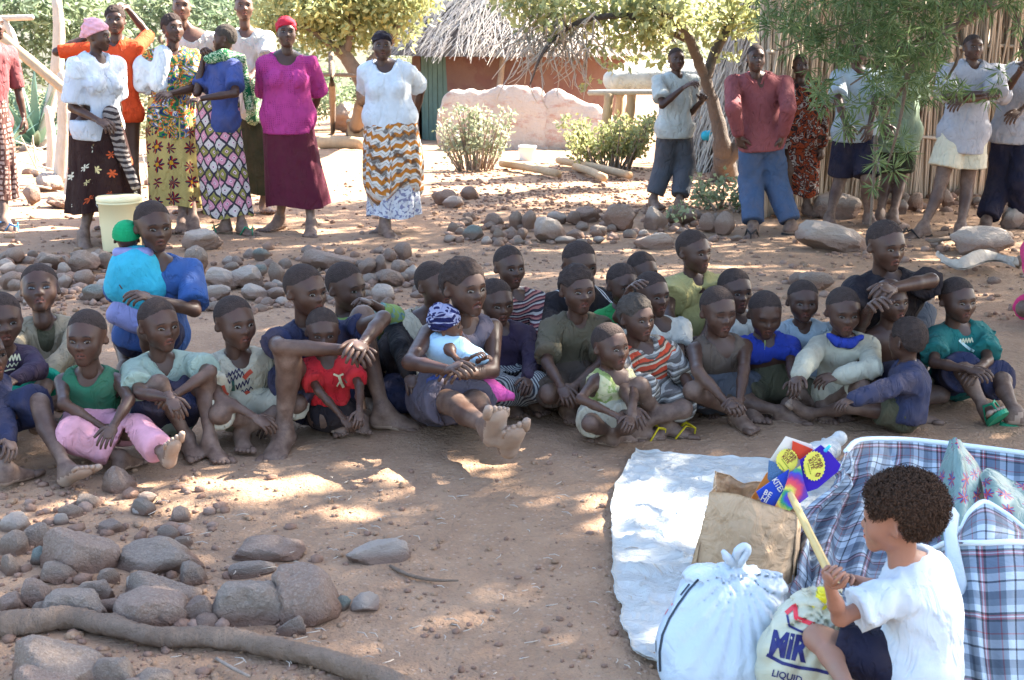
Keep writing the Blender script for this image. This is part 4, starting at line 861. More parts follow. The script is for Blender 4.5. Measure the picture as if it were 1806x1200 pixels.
# pebbles and clods: past counting
def scatter(name, n, fx, fy, smin, smax, mats, seed):
    r = np.random.default_rng(seed); b = bmesh.new(); bmesh.ops.create_icosphere(b, subdivisions=1, radius=1); v0 = np.array([v.co for v in b.verts]); f0 = np.array([[v.index for v in f.verts] for f in b.faces]); b.free()
    px = fx(r, n); py = fy(r, n); V = []; 
    for i in range(n):
        G = onz(px[i], py[i]); s = smin*(smax/smin)**(r.random()**2.2); S_ = s*r.uniform(.6, 1.2, 3)*np.array([1, 1, .65]); a = r.uniform(0, 6)
        R_ = np.array([[cos(a), -sin(a), 0], [sin(a), cos(a), 0], [0, 0, 1]]); V.append((v0*(1+r.uniform(-.18, .18, (12, 1)))*S_)@R_.T+[G[0], G[1], G[2]+S_[2]*.3])
    G0 = np.concatenate(V); k = np.arange(n)*12; F = (f0[None]+k[:, None, None]).reshape(-1, 3)
    ctr = G0.reshape(n, 12, 3).mean(1); dz = gh(ctr[:, 0], ctr[:, 1]); G0 = (G0.reshape(n, 12, 3)+np.stack([0*dz, 0*dz, dz], -1)[:, None]).reshape(-1, 3)
    o = mk(name, G0, F, mats, True, r.integers(0, len(mats), n).repeat(20)); o['kind'] = 'stuff'; return o
scatter('gravel', 2800, lambda r, n: r.uniform(-20, 1830, n), lambda r, n: r.uniform(800, 1230, n), .0022, .016, [M_ROCK[1], M_DIRT, M_ROCK[0], M_DIRT], 3)
scatter('gravel', 900, lambda r, n: r.normal(150, 190, n), lambda r, n: r.uniform(830, 1200, n), .005, .026, [M_ROCK[1], M_DIRT, M_ROCK[0]], 4)
scatter('gravel', 3800, lambda r, n: r.uniform(-20, 1830, n), lambda r, n: r.uniform(300, 560, n), .007, .034, [M_ROCK[1], M_ROCK[0], M_ROCK[2], M_DIRT], 5)
scatter('gravel', 1800, lambda r, n: r.uniform(760, 1300, n), lambda r, n: r.uniform(285, 375, n), .012, .035, [M_ROCK[0], M_ROCK[1], M_ROCK[0]], 6)

# ------------------------------------------------------------------ wood, sticks, fallen branch
def bark(name, c1, c2, sc=9, st=.9):
    t = NT(name); v = t.co(); n = t.noise(v, sc, 6, .65, .6); n2 = t.noise(t.V('MULTIPLY', v, (1, 1, .25)), sc*4, 5, .7)
    c = t.mix(n, lin(c1), lin(c2)); c = t.mix(t.M('MULTIPLY', n2, .5), c, lin('3a2e28')); b = t.bump(n2, st, .015); b = t.bump(n, st, .03, b); return t.fin(c, .92, b, .2)
M_BARK = bark('bark_brown', '6c5848', '927f6e'); M_PALEW = bark('wood_pale', 'b8a894', 'd6cabb', 6, .5); M_STICK = bark('wood_grey', '8a7868', 'b0a090', 12, .5); M_POLE = bark('wood_tan', 'a88a68', 'c8b090', 6, .4)
def limb(mb, pts, rad, n=9, sub=4, wob=.0, seed=0):
    P = np.asarray(pts, float); t = np.linspace(0, len(P)-1, (len(P)-1)*sub+1); i = np.clip(t.astype(int), 0, len(P)-2); f = t-i
    Pm = np.vstack([2*P[0]-P[1], P, 2*P[-1]-P[-2]]); p0, p1, p2, p3 = Pm[i], Pm[i+1], Pm[i+2], Pm[i+3]; f = f[:, None]
    X_ = .5*((2*p1)+(-p0+p2)*f+(2*p0-5*p1+4*p2-p3)*f*f+(-p0+3*p1-3*p2+p3)*f**3); r = np.interp(t, np.arange(len(P)), rad)
    if wob: r = r*(1+wob*np.array([mnoise.noise(Vector((k*.9, seed, 0))) for k in range(len(t))])); X_ = X_+wob*np.mean(rad)*.5*np.array([[mnoise.noise(Vector((k*.7, seed+5*j, 3))) for j in range(3)] for k in range(len(t))])
    mb.add(*tube(X_, r, n))
mb = MB(); pp = [(-60, 1116, 26), (0, 1112, 24), (60, 1104, 22), (130, 1095, 20), (200, 1108, 19), (270, 1126, 19), (350, 1130, 20), (430, 1134, 20), (520, 1156, 20), (600, 1176, 20), (690, 1204, 20), (780, 1248, 19), (860, 1300, 17)]
pts = []; rr = []
for x, y, r in pp: g = onz(x, y+8); rad = r*1.0/pxm(g); pts.append(g+[0, 0, rad*.8]); rr.append(rad)
limb(mb, pts, rr, 20, 14, .10, 2); mb.V[0] = mb.V[0]+np.stack([fbm(mb.V[0]*9+k*7, 3) for k in range(3)], 1)*.014; o = mb.build('fallen_branch', M_BARK, org=pts[0]); tag(o, 'thick bare fallen branch lying across the bottom left of the ground', 'branch')
def stick(name, label, cat, pts, rad, mat=M_STICK, group=None, n=8, wob=.15, kind=None):
    mb = MB(); limb(mb, pts, rad, n, 4, wob, len(bpy.data.objects)); o = mb.build(name, mat, org=pts[0]); return tag(o, label, cat, group, kind)
g2 = lambda x, y, z=0.: onz(x, y, 0)+np.array([0, 0, z])
stick('twig', 'dark curved twig lying alone on the open ground', 'twig', [g2(688, 1003, .008), g2(725, 1020, .008), g2(765, 1028, .008), g2(808, 1029, .008)], [.005, .006, .005, .003], M_BARK)
stick('twig', 'straight grey twig below the fallen branch', 'twig', [g2(382, 1168, .01), g2(410, 1185, .01), g2(440, 1200, .01)], [.004, .005, .004])
mbT = MB(); r_ = random.Random(5)
for _ in range(150):
    x, y = r_.uniform(250, 1150), r_.uniform(830, 1190); a = onz(x, y, .006); d = r_.uniform(0, pi); L = r_.uniform(.01, .045); mbT.add(*tube([a, a+np.array([cos(d), sin(d), .12])*L*.5, a+np.array([cos(d+.3), sin(d+.3), .0])*L], [.0012, .0016, .001], 4))
o = mbT.build('straw_litter', M_PALEW); o['kind'] = 'stuff'
# ------------------------------------------------------------------ leaves
def quads_leaf(P, Dn, U, L, Wd, bend=.0):
    """pointed leaves: base P, direction Dn, side U (all n x 3) -> V, Q   (two quads folded along the midrib)"""
    n = len(P); S_ = np.cross(Dn, U); S_ /= np.maximum(1e-9, np.linalg.norm(S_, axis=1))[:, None]; nn = np.cross(S_, Dn)
    L = np.broadcast_to(L, (n,))[:, None]; Wd = np.broadcast_to(Wd, (n,))[:, None]
    a = P; m = P+Dn*L*.45-nn*L*bend*.3; t = P+Dn*L-nn*L*bend; l = m+S_*Wd*.5+nn*Wd*.12; r = m-S_*Wd*.5+nn*Wd*.12
    V = np.stack([a, l, t, r], 1).reshape(-1, 3); k = np.arange(n)*4; return V, np.stack([k, k+3, k+2, k+1], 1)
def rdir(r, n, zb=0.):
    d = r.normal(size=(n, 3)); d[:, 2] += zb; return d/np.linalg.norm(d, axis=1)[:, None]
M_LGREEN = leafmat('leaf_green', ['6a7a58', '8c9a76', 'a2ac88', '74866a'], .5); M_LYEL = leafmat('leaf_yellow_green', ['8f9a6a', 'b4b67e', 'a2ac7c', 'cabe78', '84946c'], .45)
M_LPALE = leafmat('leaf_dusty', ['9aa284', 'b8ba9c', '8a9672', 'c6c4a8'], .35); M_LDARK = leafmat('leaf_dark', ['566a50', '74866a', '8e9c80', '60745c'], .45); M_AGAVE = leafmat('agave_leaf', ['5a7a68', '7a9684', '4c6c58'], .15)
M_LNEED = leafmat('leaf_narrow', ['4a6238', '6a8050', '8a9a68', '566e42'], .5, .4)
def cloud(r, n, cs, L, Wd, zb=-.2, bend=.15, jit=1.):
    """leaves through the volume of rounded clumps cs = (centre, radii, weight)"""
    w = np.array([c[2] if len(c) > 2 else c[1][0]*c[1][1]*c[1][2] for c in cs]); w = w/w.sum(); idx = r.choice(len(cs), n, p=w)
    d = rdir(r, n); rad = r.random(n)[:, None]**.45; P = np.array([cs[i][0] for i in idx])+d*rad*np.array([cs[i][1] for i in idx])*(1+.18*r.normal(size=(n, 1)))
    Dn = rdir(r, n)+d*.5+np.array([0, 0, zb]); Dn /= np.linalg.norm(Dn, axis=1)[:, None]
    return quads_leaf(P, Dn, rdir(r, n), L*r.uniform(.6, 1.25, n), Wd*r.uniform(.7, 1.2, n), bend)
# background trees and bushes: a few crowns, shared by copies
def crown_mesh(name, seed, n, mat, L, Wd, shape=(1.6, 1.3, 1.2), nc=14):
    r = np.random.default_rng(seed); cs = []
    for i in range(nc): d = rdir(r, 1)[0]*np.array(shape)*r.uniform(.35, .9); cs.append((d, np.array(shape)*r.uniform(.22, .42)))
    V, Q = cloud(r, n, cs, L, Wd); me = mk(name, V, Q, mat, False); m = me.data; bpy.data.objects.remove(me); return m
CM = [crown_mesh('crown', 11, 3600, M_LGREEN, .15, .07), crown_mesh('crown', 12, 3800, M_LPALE, .13, .06), crown_mesh('crown', 13, 5600, M_LYEL, .14, .08), crown_mesh('crown', 14, 3400, M_LDARK, .16, .06)]
mbt = MB(); limb(mbt, [(0, 0, 0), (.05, 0, .7), (-.06, .03, 1.3), (.02, 0, 2.0)], [.12, .09, .08, .05]); limb(mbt, [(0, 0, .9), (.3, .1, 1.4), (.7, .1, 1.9)], [.06, .05, .03]); limb(mbt, [(-.05, 0, 1.1), (-.4, -.1, 1.6), (-.8, 0, 2.1)], [.06, .045, .03])
TRK = mbt.build('trunk', M_BARK); TM = TRK.data; bpy.data.objects.remove(TRK)
def bgtree(px, D, zc, sc, k, label, group='trees behind the yard', name='tree', trunk=True):
    x = (px-903)/FPX*D*1.0; g = float(gz(x, D)); o = empty(name, (x, D, g), label, 'tree' if name == 'tree' else 'bush', group)
    inst(CM[k], (0, 0, zc), (0, 0, random.uniform(0, 6)), sc, o, 'crown')
    if trunk: inst(TM, (0, 0, 0), (0, 0, random.uniform(0, 6)), (1, 1, max(.4, zc/2)), o, 'trunk')
    return o
for a in [(-40, 24, 1.9, (1.7, 1.2, 1.2), 3, 'dark leafy tree behind the sisal at the left edge'), (150, 26, 2.2, (1.8, 1.2, 1.3), 0, 'green tree behind the pink headscarf'), (300, 29, 2.0, (1.7, 1.2, 1.2), 3, 'dark green tree behind the white shawl'), (410, 31, 2.3, (1.7, 1.2, 1.2), 0, 'green tree behind the load carrier'),
          (700, 34, 2.4, (2, 1.2, 1.3), 1, 'pale dusty tree left of the thatched hut'), (1060, 33, 2.4, (2.2, 1.2, 1.2), 2, 'yellow-green tree right behind the hut'), (1220, 30, 2.2, (1.8, 1.2, 1.2), 1, 'pale tree behind the sack table')]: bgtree(*a)
for a in [(40, 21, .5, (.8, .6, .5), 3, 'low dark bush among the sticks'), (215, 24, .45, (.9, .6, .45), 1, 'dusty bush far behind the striped skirt'), (450, 26, .6, (1.0, .6, .5), 1, 'dusty bush behind the magenta top'), (590, 29, .7, (1.0, .7, .6), 0, 'green bush beyond the thin post'), (330, 27, .9, (1., .6, .7), 0, 'taller green bush between the women'), (680, 30, .7, (.9, .6, .6), 3, 'dark bush beside the hut\'s door')]: bgtree(*a, group='bushes behind the yard', name='bush', trunk=False)
# tree at the left of the hut: curved trunk, low umbrella crown
D = 18.5; at = lambda x, y, Y=18.5: atY(x, y, Y)
t0 = empty('tree', onz(622, 235), 'low spreading tree with a curved dark trunk left of the hut', 'tree'); og = np.array(t0.location)
mb = MB(); limb(mb, [onz(622, 238)-og, at(640, 190)-og, at(640, 150)-og, at(618, 112)-og, at(600, 85)-og], [.14, .12, .11, .1, .07], 9, 4, .2); limb(mb, [at(638, 150)-og, at(655, 110)-og, at(690, 70)-og, at(710, 20)-og], [.08, .07, .06, .04], 8, 4, .2); limb(mb, [at(618, 112)-og, at(560, 60)-og, at(500, 30)-og], [.07, .05, .03], 7, 4, .2); limb(mb, [at(610, 95)-og, at(620, 40)-og, at(610, -10)-og], [.06, .05, .03], 7, 4, .2)
mb.build('trunk', M_BARK, t0); r = np.random.default_rng(31)
cs = [(at(x, y, 18.5+dy)-og, np.array([s, s*.9, s*.55])) for x, y, s, dy in [(500, 25, .5, 0), (560, 40, .55, .4), (545, 5, .5, -.4), (600, 20, .55, 0), (650, 35, .5, .3), (690, 20, .5, 0), (640, -20, .6, 0), (575, 75, .35, 0), (620, 80, .3, .3), (480, 55, .3, 0), (700, 60, .3, 0), (720, -10, .5, 0), (530, -40, .6, 0)]]
V, Q = cloud(r, 6500, cs, .12, .065); mk('crown', V, Q, M_LYEL, False, parent=t0)
# ------------------------------------------------------------------ crooked tree the boy leans on, its leafy boughs over the yard
YT = 13.3; at = lambda x, y, dy=0.: atY(x, y, YT+dy)
t1 = empty('tree', onz(1275, 312), 'crooked forked tree the boy in the pale t-shirt leans on', 'tree'); og = np.array(t1.location); L_ = lambda *p: [np.array(q)-og for q in p]
mb = MB(); limb(mb, L_(onz(1278, 318), at(1276, 270), at(1266, 215), at(1252, 165), at(1240, 130), at(1226, 95, -.1), at(1205, 50, -.3), at(1150, 10, -.6)), [.16, .10, .072, .060, .055, .05, .045, .035], 12, 4, .25, 3)
limb(mb, L_(at(1270, 290), at(1300, 262), at(1310, 235)), [.1, .08, .03], 9, 4, .2); limb(mb, L_(at(1244, 140), at(1262, 90, .2), at(1290, 30, .3), at(1300, -60, .4)), [.06, .055, .05, .04], 9, 4, .2)
limb(mb, L_(at(1215, 70), at(1120, 30, -.5), at(1020, 40, -.8), at(960, 90, -1), at(935, 150, -1)), [.045, .035, .025, .015, .006], 7, 4, .3); limb(mb, L_(at(1300, -40, .3), at(1100, -60, 0), at(980, -20, -.6)), [.05, .04, .02], 7, 4, .2)
mb.build('trunk', bark('bark_dark', '4c443e', '6e655e'), t1)
r = np.random.default_rng(33); mb = MB()
for _ in range(110):
    x, y = r.uniform(925, 1050), r.uniform(20, 95); p = [at(x, y, -.9+r.uniform(-.3, .3))]; dx, dyy = r.uniform(-18, 10), r.uniform(10, 26)
    for k in range(4): x += dx+r.uniform(-9, 9); y += dyy*(1-.1*k)+r.uniform(-7, 7); p.append(at(x, y, -.9+r.uniform(-.12, .12)))
    limb(mb, [q-og for q in p], [.009, .007, .006, .005, .003], 4, 2)
mb.build('bare_twigs', M_PALEW, t1)
cs = [(at(x, y, dy)-og, np.array([s, s, s*.6])) for x, y, s, dy in [(1000, 10, .35, -.6), (1060, 30, .3, -.5), (1110, 60, .28, -.4), (1150, 20, .35, -.6), (1095, 110, .18, -.5), (1170, 95, .2, -.4), (1210, 30, .3, -.2), (1240, 65, .2, 0), (1270, 20, .3, .2), (1310, 50, .25, .3), (1060, 85, .16, -.8), (1150, 60, .25, -.5), (950, 20, .3, -.9), (920, -5, .3, -1), (985, 60, .15, -.9), (1330, 10, .3, .2), (1285, 95, .15, 0), (1040, 150, .1, -.8), (1200, 150, .08, -.2), (1120, 0, .35, -.4)]]
V, Q = cloud(r, 3000, cs, .085, .055, -.35); mk('crown', V, Q, M_LYEL, False, parent=t1)

# ------------------------------------------------------------------ thatched hut
def straw_mat(name, c1, c2, c3):
    t = NT(name); g = t.n('ShaderNodeNewGeometry').outputs['Random Per Island']; c = t.ramp(g, [(0, c1), (.5, c2), (1, c3)]); c = t.mix(t.M('MULTIPLY', t.noise(t.co(), 2.5, 4), .5), c, lin('6a5f58')); return t.fin(c, .85, None, .25)
M_THATCH = straw_mat('thatch', '857c74', 'a89f95', 'c6bba8'); M_REED = straw_mat('reed', 'a8927c', 'c4b098', '8a7866'); M_UNDER = plain('thatch_underlayer', '5c5148', .95, .3, 3, .8, 30)
def redmud():
    t = NT('red_mud_plaster'); v = t.co(); n = t.noise(v, 1.6, 5, .6); c = t.mix(n, lin('64463c'), lin('7c6256')); c = t.mix(t.ramp(t.noise(v, 3, 4), [(.5, (0, 0, 0)), (.6, (.8,)*3)]), c, lin('6a4a44')); b = t.bump(t.noise(v, 12, 5), .5, .03); return t.fin(c, .95, b, .1)
M_RED = redmud(); 
def mudw():
    t = NT('pale_pink_mud'); v = t.co(); n = t.noise(v, 1.5, 5, .6); c = t.mix(n, lin('a0948a'), lin('c4bab0')); sp = t.n('ShaderNodeSeparateXYZ'); t.put(sp.inputs[0], v)
    c = t.mix(t.ramp(t.noise(t.V('MULTIPLY', v, (3, 3, 7)), 1.3, 5, .7), [(.52, (0, 0, 0)), (.66, (.5,)*3)]), c, lin('96584a')); vo = t.vor(v, 5, 'DISTANCE_TO_EDGE'); cr = t.M('LESS_THAN', vo.outputs['Distance'], .018); c = t.mix(t.M('MULTIPLY', cr, .0), c, lin('5a4438'))
    b = t.bump(t.noise(v, 9, 6, .7), .9, .06); return t.fin(c, .95, b, .1)
M_MUDW = mudw(); M_DOOR = plain('door_paint', '53665c', .7, .3, 5, .4, 30)
HX, HY = (915-903)/FPX*25.2, 25.0; hz = float(gz(HX, HY)); EZ = 1.02; hut = empty('thatched_hut', (HX, HY, hz), 'round red mud hut with a grey thatched roof and a green plank door', 'hut'); ho = np.array(hut.location)
a = np.linspace(-pi, pi, 73); zs = np.linspace(-.3, EZ-hz+.35, 14); rw_ = 2.0
Pw = np.array([[[rw_*sin(t_)*(1+.012*sin(5*t_+z*3)), -rw_*cos(t_)*(1+.012*sin(5*t_+z*3)), z] for t_ in a] for z in zs]); V, Q = grid(Pw)
ang = np.arctan2(V[Q].mean(1)[:, 0], -V[Q].mean(1)[:, 1]); cz = V[Q].mean(1)[:, 2]; dA0, dA1 = -1.12, -.68
Q = Q[~((ang > dA0) & (ang < dA1) & (cz < EZ-hz-.02) & (cz > .0))]; mk('wall', V, Q, M_RED, True, parent=hut)
door = empty('door', (0, 0, 0)); door.parent = hut; door.name = 'door'
for i in range(6):
    t_ = dA0+(i+.5)*(dA1-dA0)/6; rr_ = rw_-.04; mb = MB(); c_, s_ = cos(t_), sin(t_); mb.add(*boxv((rr_*s_, -rr_*c_, (EZ-hz)/2-.01), (rr_*(dA1-dA0)/12-.008, .02+.004*(i % 2), (EZ-hz)/2), [[c_, s_, 0], [-s_, c_, 0], [0, 0, 1]])); mb.build('plank', M_DOOR, door, smooth=False)
mb = MB(); limb(mb, [(-.42, -2.16, .35), (-.36, -2.2, .9), (-.28, -2.22, 1.55)], [.055, .05, .055], 8, 3, .2); mb.build('post', M_STICK, hut)
r = np.random.default_rng(41); RE, AP = 2.75, 3.35
apx = np.array([0, 0, AP-hz+0.]); n = 60
V = np.array([[RE*sin(t_), -RE*cos(t_), EZ-hz+.02] for t_ in np.linspace(0, 2*pi, n, endpoint=False)]+[[0, 0, AP-hz-.06]]); mk('roof_underlayer', V, np.array([[i, (i+1) % n, n] for i in range(n)]), M_UNDER, False, parent=hut)
def thatch(n_, seed, R0, z0, apex, L, Wd, a0=-pi, a1=pi, jit=.25):
    r = np.random.default_rng(seed); t_ = r.uniform(a0, a1, n_); f = r.random(n_)**.75; rad = R0*(1-f*.92); P0 = np.stack([rad*np.sin(t_), -rad*np.cos(t_), z0+(apex-z0)*f*.92+.03], 1)
    slope = np.stack([np.sin(t_)*R0, -np.cos(t_)*R0, np.full(n_, -(apex-z0))], 1); slope /= np.linalg.norm(slope, axis=1)[:, None]; tan = np.stack([np.cos(t_), np.sin(t_), 0*t_], 1)
    Dn = slope+tan*r.normal(0, jit, (n_, 1))+np.array([0, 0, 1])*r.normal(.03, .08, (n_, 1)); Dn /= np.linalg.norm(Dn, axis=1)[:, None]; Ln = L*r.uniform(.5, 1.1, n_)[:, None]; nrm_ = np.cross(Dn, tan); w = tan*Wd*.5
    P0 = P0-Dn*Ln*.5+nrm_*r.uniform(-.02, .06, (n_, 1))*np.sign(nrm_[:, 2:3]); P1 = P0+Dn*Ln; V = np.stack([P0-w, P0+w, P1+w*.5, P1-w*.5], 1).reshape(-1, 3); k = np.arange(n_)*4; return V, np.stack([k, k+1, k+2, k+3], 1)
V, Q = thatch(11000, 42, RE+.1, EZ-hz+.02, AP-hz, .6, .016, -pi*.75, pi*.75, .35); th = mk('thatch', V, Q, M_THATCH, False, parent=hut); th['kind'] = 'stuff'
# low crumbling mud wall before the hut, rounded shrubs, poles
def blobwall(name, label, cat, cones, mat, seed, h=.045, parent=None):
    F = Field([prim_cone(*c) for c in cones], h, .2)
    for c in cones: F.add(prim_cone(*c), .12)
    X_, Y_, Z_ = F.g((slice(None),)*3); F.f = F.f-(perlin(np.stack(np.broadcast_arrays(X_*2.2, Y_*2.2, Z_*2.2), -1))*.08+perlin(np.stack(np.broadcast_arrays(X_*6, Y_*6, Z_*6), -1))*.06-np.abs(perlin(np.stack(np.broadcast_arrays(X_*9, Y_*9, Z_*9), -1)))*.07).astype(np.float32)
    V, Q = F.mesh(); og = V.mean(0); og[2] = V[:, 2].min(); return tag(mk(name, V, Q, mat, True, org=og), label, cat)
w_ = lambda x, y, Y=20.: atY(x, y, Y)
nn = (0, 1, 0)
blobwall('mud_wall', 'low crumbling pale mud wall in front of the hut, stepped towards the door', 'wall', [(w_(812, 240), w_(940, 246), .40, .40, nn, .35), (w_(812, 205), w_(938, 212), .36, .38, nn, .35), (w_(885, 178), w_(935, 186), .24, .28, nn, .4), (w_(800, 172), w_(830, 176), .16, .16, nn, .5)], M_MUDW, 1)
blobwall('mud_wall', 'low crumbling pale mud wall right of the first, beside the twigs', 'wall', [(w_(982, 235), w_(1066, 242), .40, .36, nn, .35), (w_(984, 200), w_(1040, 215), .34, .28, nn, .35)], M_MUDW, 2)
def shrub(label, x0, x1, ytop, ybot, Y, mat, n, stems=26, seed=0, L=.07, Wd=.05, name='shrub'):
    r = np.random.default_rng(seed); b = onz((x0+x1)/2, ybot); Y = b[1]; o = empty(name, b, label, 'shrub'); mb = MB(); cs = []
    for i in range(stems):
        tx = r.uniform(x0, x1); tyy = ytop+(ybot-ytop)*r.random()**1.6*.6; tip = atY(tx, tyy, Y+r.uniform(-.35, .35)); base = b+np.array([(tip[0]-b[0])*.45, r.uniform(-.2, .2), 0]); mid = (tip+base)/2+r.normal(0, .03, 3)
        limb(mb, [base-b, mid-b, tip-b], [.012, .009, .005], 4, 2)
        for f in (.45, .7, .95): cs.append((base-b+(tip-base)*f, np.array([.09, .09, .10])*(1.2-f*.4), 1.))
    mb.build('stem', M_STICK, o); V, Q = cloud(r, n, cs, L, Wd, .25); mk('foliage', V, Q, mat, False, parent=o); return o
shrub('bleached pale-leaved shrub in front of the low mud wall', 770, 905, 190, 300, 17, M_LPALE, 1300, 44, 51, .06, .04)
shrub('broad sunlit shrub left of the grey trousers', 985, 1160, 205, 298, 17, M_LYEL, 2300, 46, 52, .06, .045)
shrub('small green weeds at the foot of the crooked tree', 1225, 1345, 312, 372, 12, M_LGREEN, 420, 12, 53, .06, .04)
shrub('small weed between the rocks of the row', 1180, 1215, 362, 395, 11, M_LGREEN, 60, 4, 54, .06, .035)
for i, (x0, y0, x1, y1) in enumerate([(885, 296, 985, 315), (985, 290, 1110, 318), (1015, 302, 1065, 322)]):
    stick('pole', ['long pole lying on the ground below the pale shrub', 'long straight pole lying in front of the sunlit shrub', 'short pole end beside the long straight pole'][i], 'pole', [g2(x0, y0, .05), g2((x0+x1)/2, (y0+y1)/2, .06), g2(x1, y1, .05)], [.045, .045, .042], M_POLE, wob=.1)
# sack table
tb = empty('pole_table', onz(1150, 250), 'rough pole platform loaded with a pale sack beside the crooked tree', 'table'); og = np.array(tb.location); YB = 16.; q_ = lambda x, y, dy=0.: atY(x, y, YB+dy)-og
mb = MB()
for dy in (0, .25, .5, .75): limb(mb, [q_(1038, 164, dy), q_(1150, 163, dy), q_(1292, 166, dy)], [.035]*3, 7, 3, .15)
mb.build('tabletop', M_PALEW, tb)
for x, dy in ((1070, 0), (1110, .1), (1245, 0), (1090, .8), (1230, .8)): mb = MB(); limb(mb, [q_(x-6, 255, dy), q_(x, 210, dy), q_(x+4, 166, dy)], [.07, .06, .06], 8, 3, .2); mb.build('leg', M_POLE, tb)
def blobobj(name, label, cat, cones, mat, h, k=.04, fa=.01, ff=20, group=None, smooth=True, noise=0.):
    F = Field([prim_cone(*c) for c in cones], h, .06)
    for c in cones: F.add(prim_cone(*c), k)
    if fa: F.folds(fa, len(bpy.data.objects), ff)
    V, Q = F.mesh(); og = V.mean(0); og[2] = V[:, 2].min(); uv = np.stack([V[:, 0]+V[:, 1]*.3, V[:, 2]+V[:, 1]*.3], 1); return tag(mk(name, V, Q, mat, smooth, None, uv, og), label, cat, group)
blobobj('sack', 'full pale woven sack lying on the pole platform', 'sack', [(atY(1085, 142, 16.3), atY(1250, 138, 16.3), .15, .17, None, 1), (atY(1110, 128, 16.4), atY(1230, 125, 16.4), .13, .14)], CL['white'], .03)
blobobj('cloth_bundle', 'turquoise cloth bundle behind the crooked trunk', 'cloth', [(atY(1245, 240, 15), atY(1262, 238, 15), .06, .06)], CL['turq'], .02)
# straw stack, second roof
st = empty('straw_stack', onz(1390, 335), 'tall grey stack of leaning straw between the crooked tree and the reed fence', 'straw stack'); og = np.array(st.location)
V, Q = thatch(7500, 44, 1.5, .0, 4.6, .9, .018, -pi*.7, pi*.7, .30); mk('straw', V, Q, M_THATCH, False, parent=st)['kind'] = 'stuff'
n = 40; V = np.array([[1.42*sin(t_), -1.42*cos(t_), 0] for t_ in np.linspace(0, 2*pi, n, endpoint=False)]+[[0, 0, 4.5]]); mk('core', V, np.array([[i, (i+1) % n, n] for i in range(n)]), M_UNDER, False, parent=st)
st.location.y += 2.9; st.location.x += .75; st.location.z = float(gz(0, st.location.y))-.2
# reed fence: each cane a piece
fence = empty('reed_fence', onz(1500, 345), 'tall fence of upright dry reeds behind the young men', 'fence'); fo = np.array(fence.location)
RM = []
for s in range(6):
    mb = MB(); rr_ = random.Random(s); H = rr_.uniform(2.4, 2.8); limb(mb, [(0, 0, -.1), (rr_.uniform(-.03, .03), rr_.uniform(-.02, .02), H*.33), (rr_.uniform(-.05, .05), rr_.uniform(-.03, .03), H*.66), (rr_.uniform(-.08, .08), 0, H)], [.0125, .012, .011, .008], 5, 3); o = mb.build('reed', M_REED); RM.append(o.data); bpy.data.objects.remove(o)
path = [onz(1340, 386), onz(1385, 368), onz(1450, 352), onz(1620, 345), onz(1830, 338)]; seg = [np.linalg.norm(path[i+1]-path[i]) for i in range(4)]; tot = sum(seg); nR = 285; extra = []
def along(s):
    for i in range(4):
        if s <= seg[i] or i == 3: return path[i]+(path[i+1]-path[i])*s/seg[i]
        s -= seg[i]
for i in range(nR):
    p = along(tot*(i+random.uniform(-.4, .4))/nR)-fo; p[1] += random.uniform(-.02, .03); inst(RM[i % 6], p, (random.uniform(-.03, .03), random.uniform(-.07, .07), random.uniform(0, 6)), (1, 1, 1), fence, 'reed')
r = np.random.default_rng(45); mb = MB()
for i in range(420):
    p = along(tot*r.random())-fo+np.array([0, r.uniform(.03, .09), 0]); mb.add(*tube([p+[0, 0, -.05], p+[r.normal(0, .05), 0, 1.3], p+[r.normal(0, .1), 0, 2.6]], [.012, .012, .009], 3, False))
mb.build('reed_backing', M_REED, fence)['kind'] = 'stuff'
for zt in (.55, 1.35): 
    mb = MB(); limb(mb, [along(s)-fo+np.array([0, -.035, zt+random.uniform(-.02, .02)]) for s in np.linspace(0, tot, 14)], [.018]*14, 6, 3, .3); mb.build('binding_rail', M_PALEW, fence)
# ------------------------------------------------------------------ left side: sisal, sticks, stumps, rail
def sisal(px, by, n, L, label, seed):
    r = np.random.default_rng(seed); b = onz(px, by); o = empty('sisal_plant', b, label, 'plant', 'sisal plants'); 
    for i in range(n):
        an = r.uniform(0, 2*pi); el = r.uniform(.25, 1.35); d = np.array([cos(an)*cos(el), sin(an)*cos(el), sin(el)]); l = np.array([-sin(an), cos(an), 0]); m = 7; P_ = []
        Ln = L*r.uniform(.7, 1.1); nn = np.cross(l, d)
        for k in range(m): t_ = k/(m-1); w = .055*L*(1-t_**2.5)*(.65+.7*t_*(1-t_)*2)+.002; c_ = d*Ln*t_-np.array([0, 0, 1])*t_*t_*Ln*.10; P_.append([c_-l*w, c_-nn*w*.35, c_+l*w])
        V, Q = grid(np.array(P_)); lf = mk('leaf', V, Q, M_AGAVE, True, parent=o)
    return o
sisal(62, 262, 30, 1.35, 'large sisal plant with broad blades behind the leaning pole', 61); sisal(-15, 285, 18, 1.0, 'smaller sisal plant at the left edge', 62); sisal(110, 235, 14, 1.1, 'sisal plant behind the pale stumps', 63)
stick('pole', 'long peeled pole slanting down from the left edge towards the white blouse', 'pole', [atY(-60, 12, 12.6), atY(30, 88, 12.3), atY(130, 172, 12)], [.045, .05, .045], M_POLE)
stick('rail', 'short pale horizontal rail at the top left', 'rail', [atY(-40, 33, 14), atY(20, 32, 14), atY(58, 31, 14)], [.03]*3, M_PALEW, wob=.05)
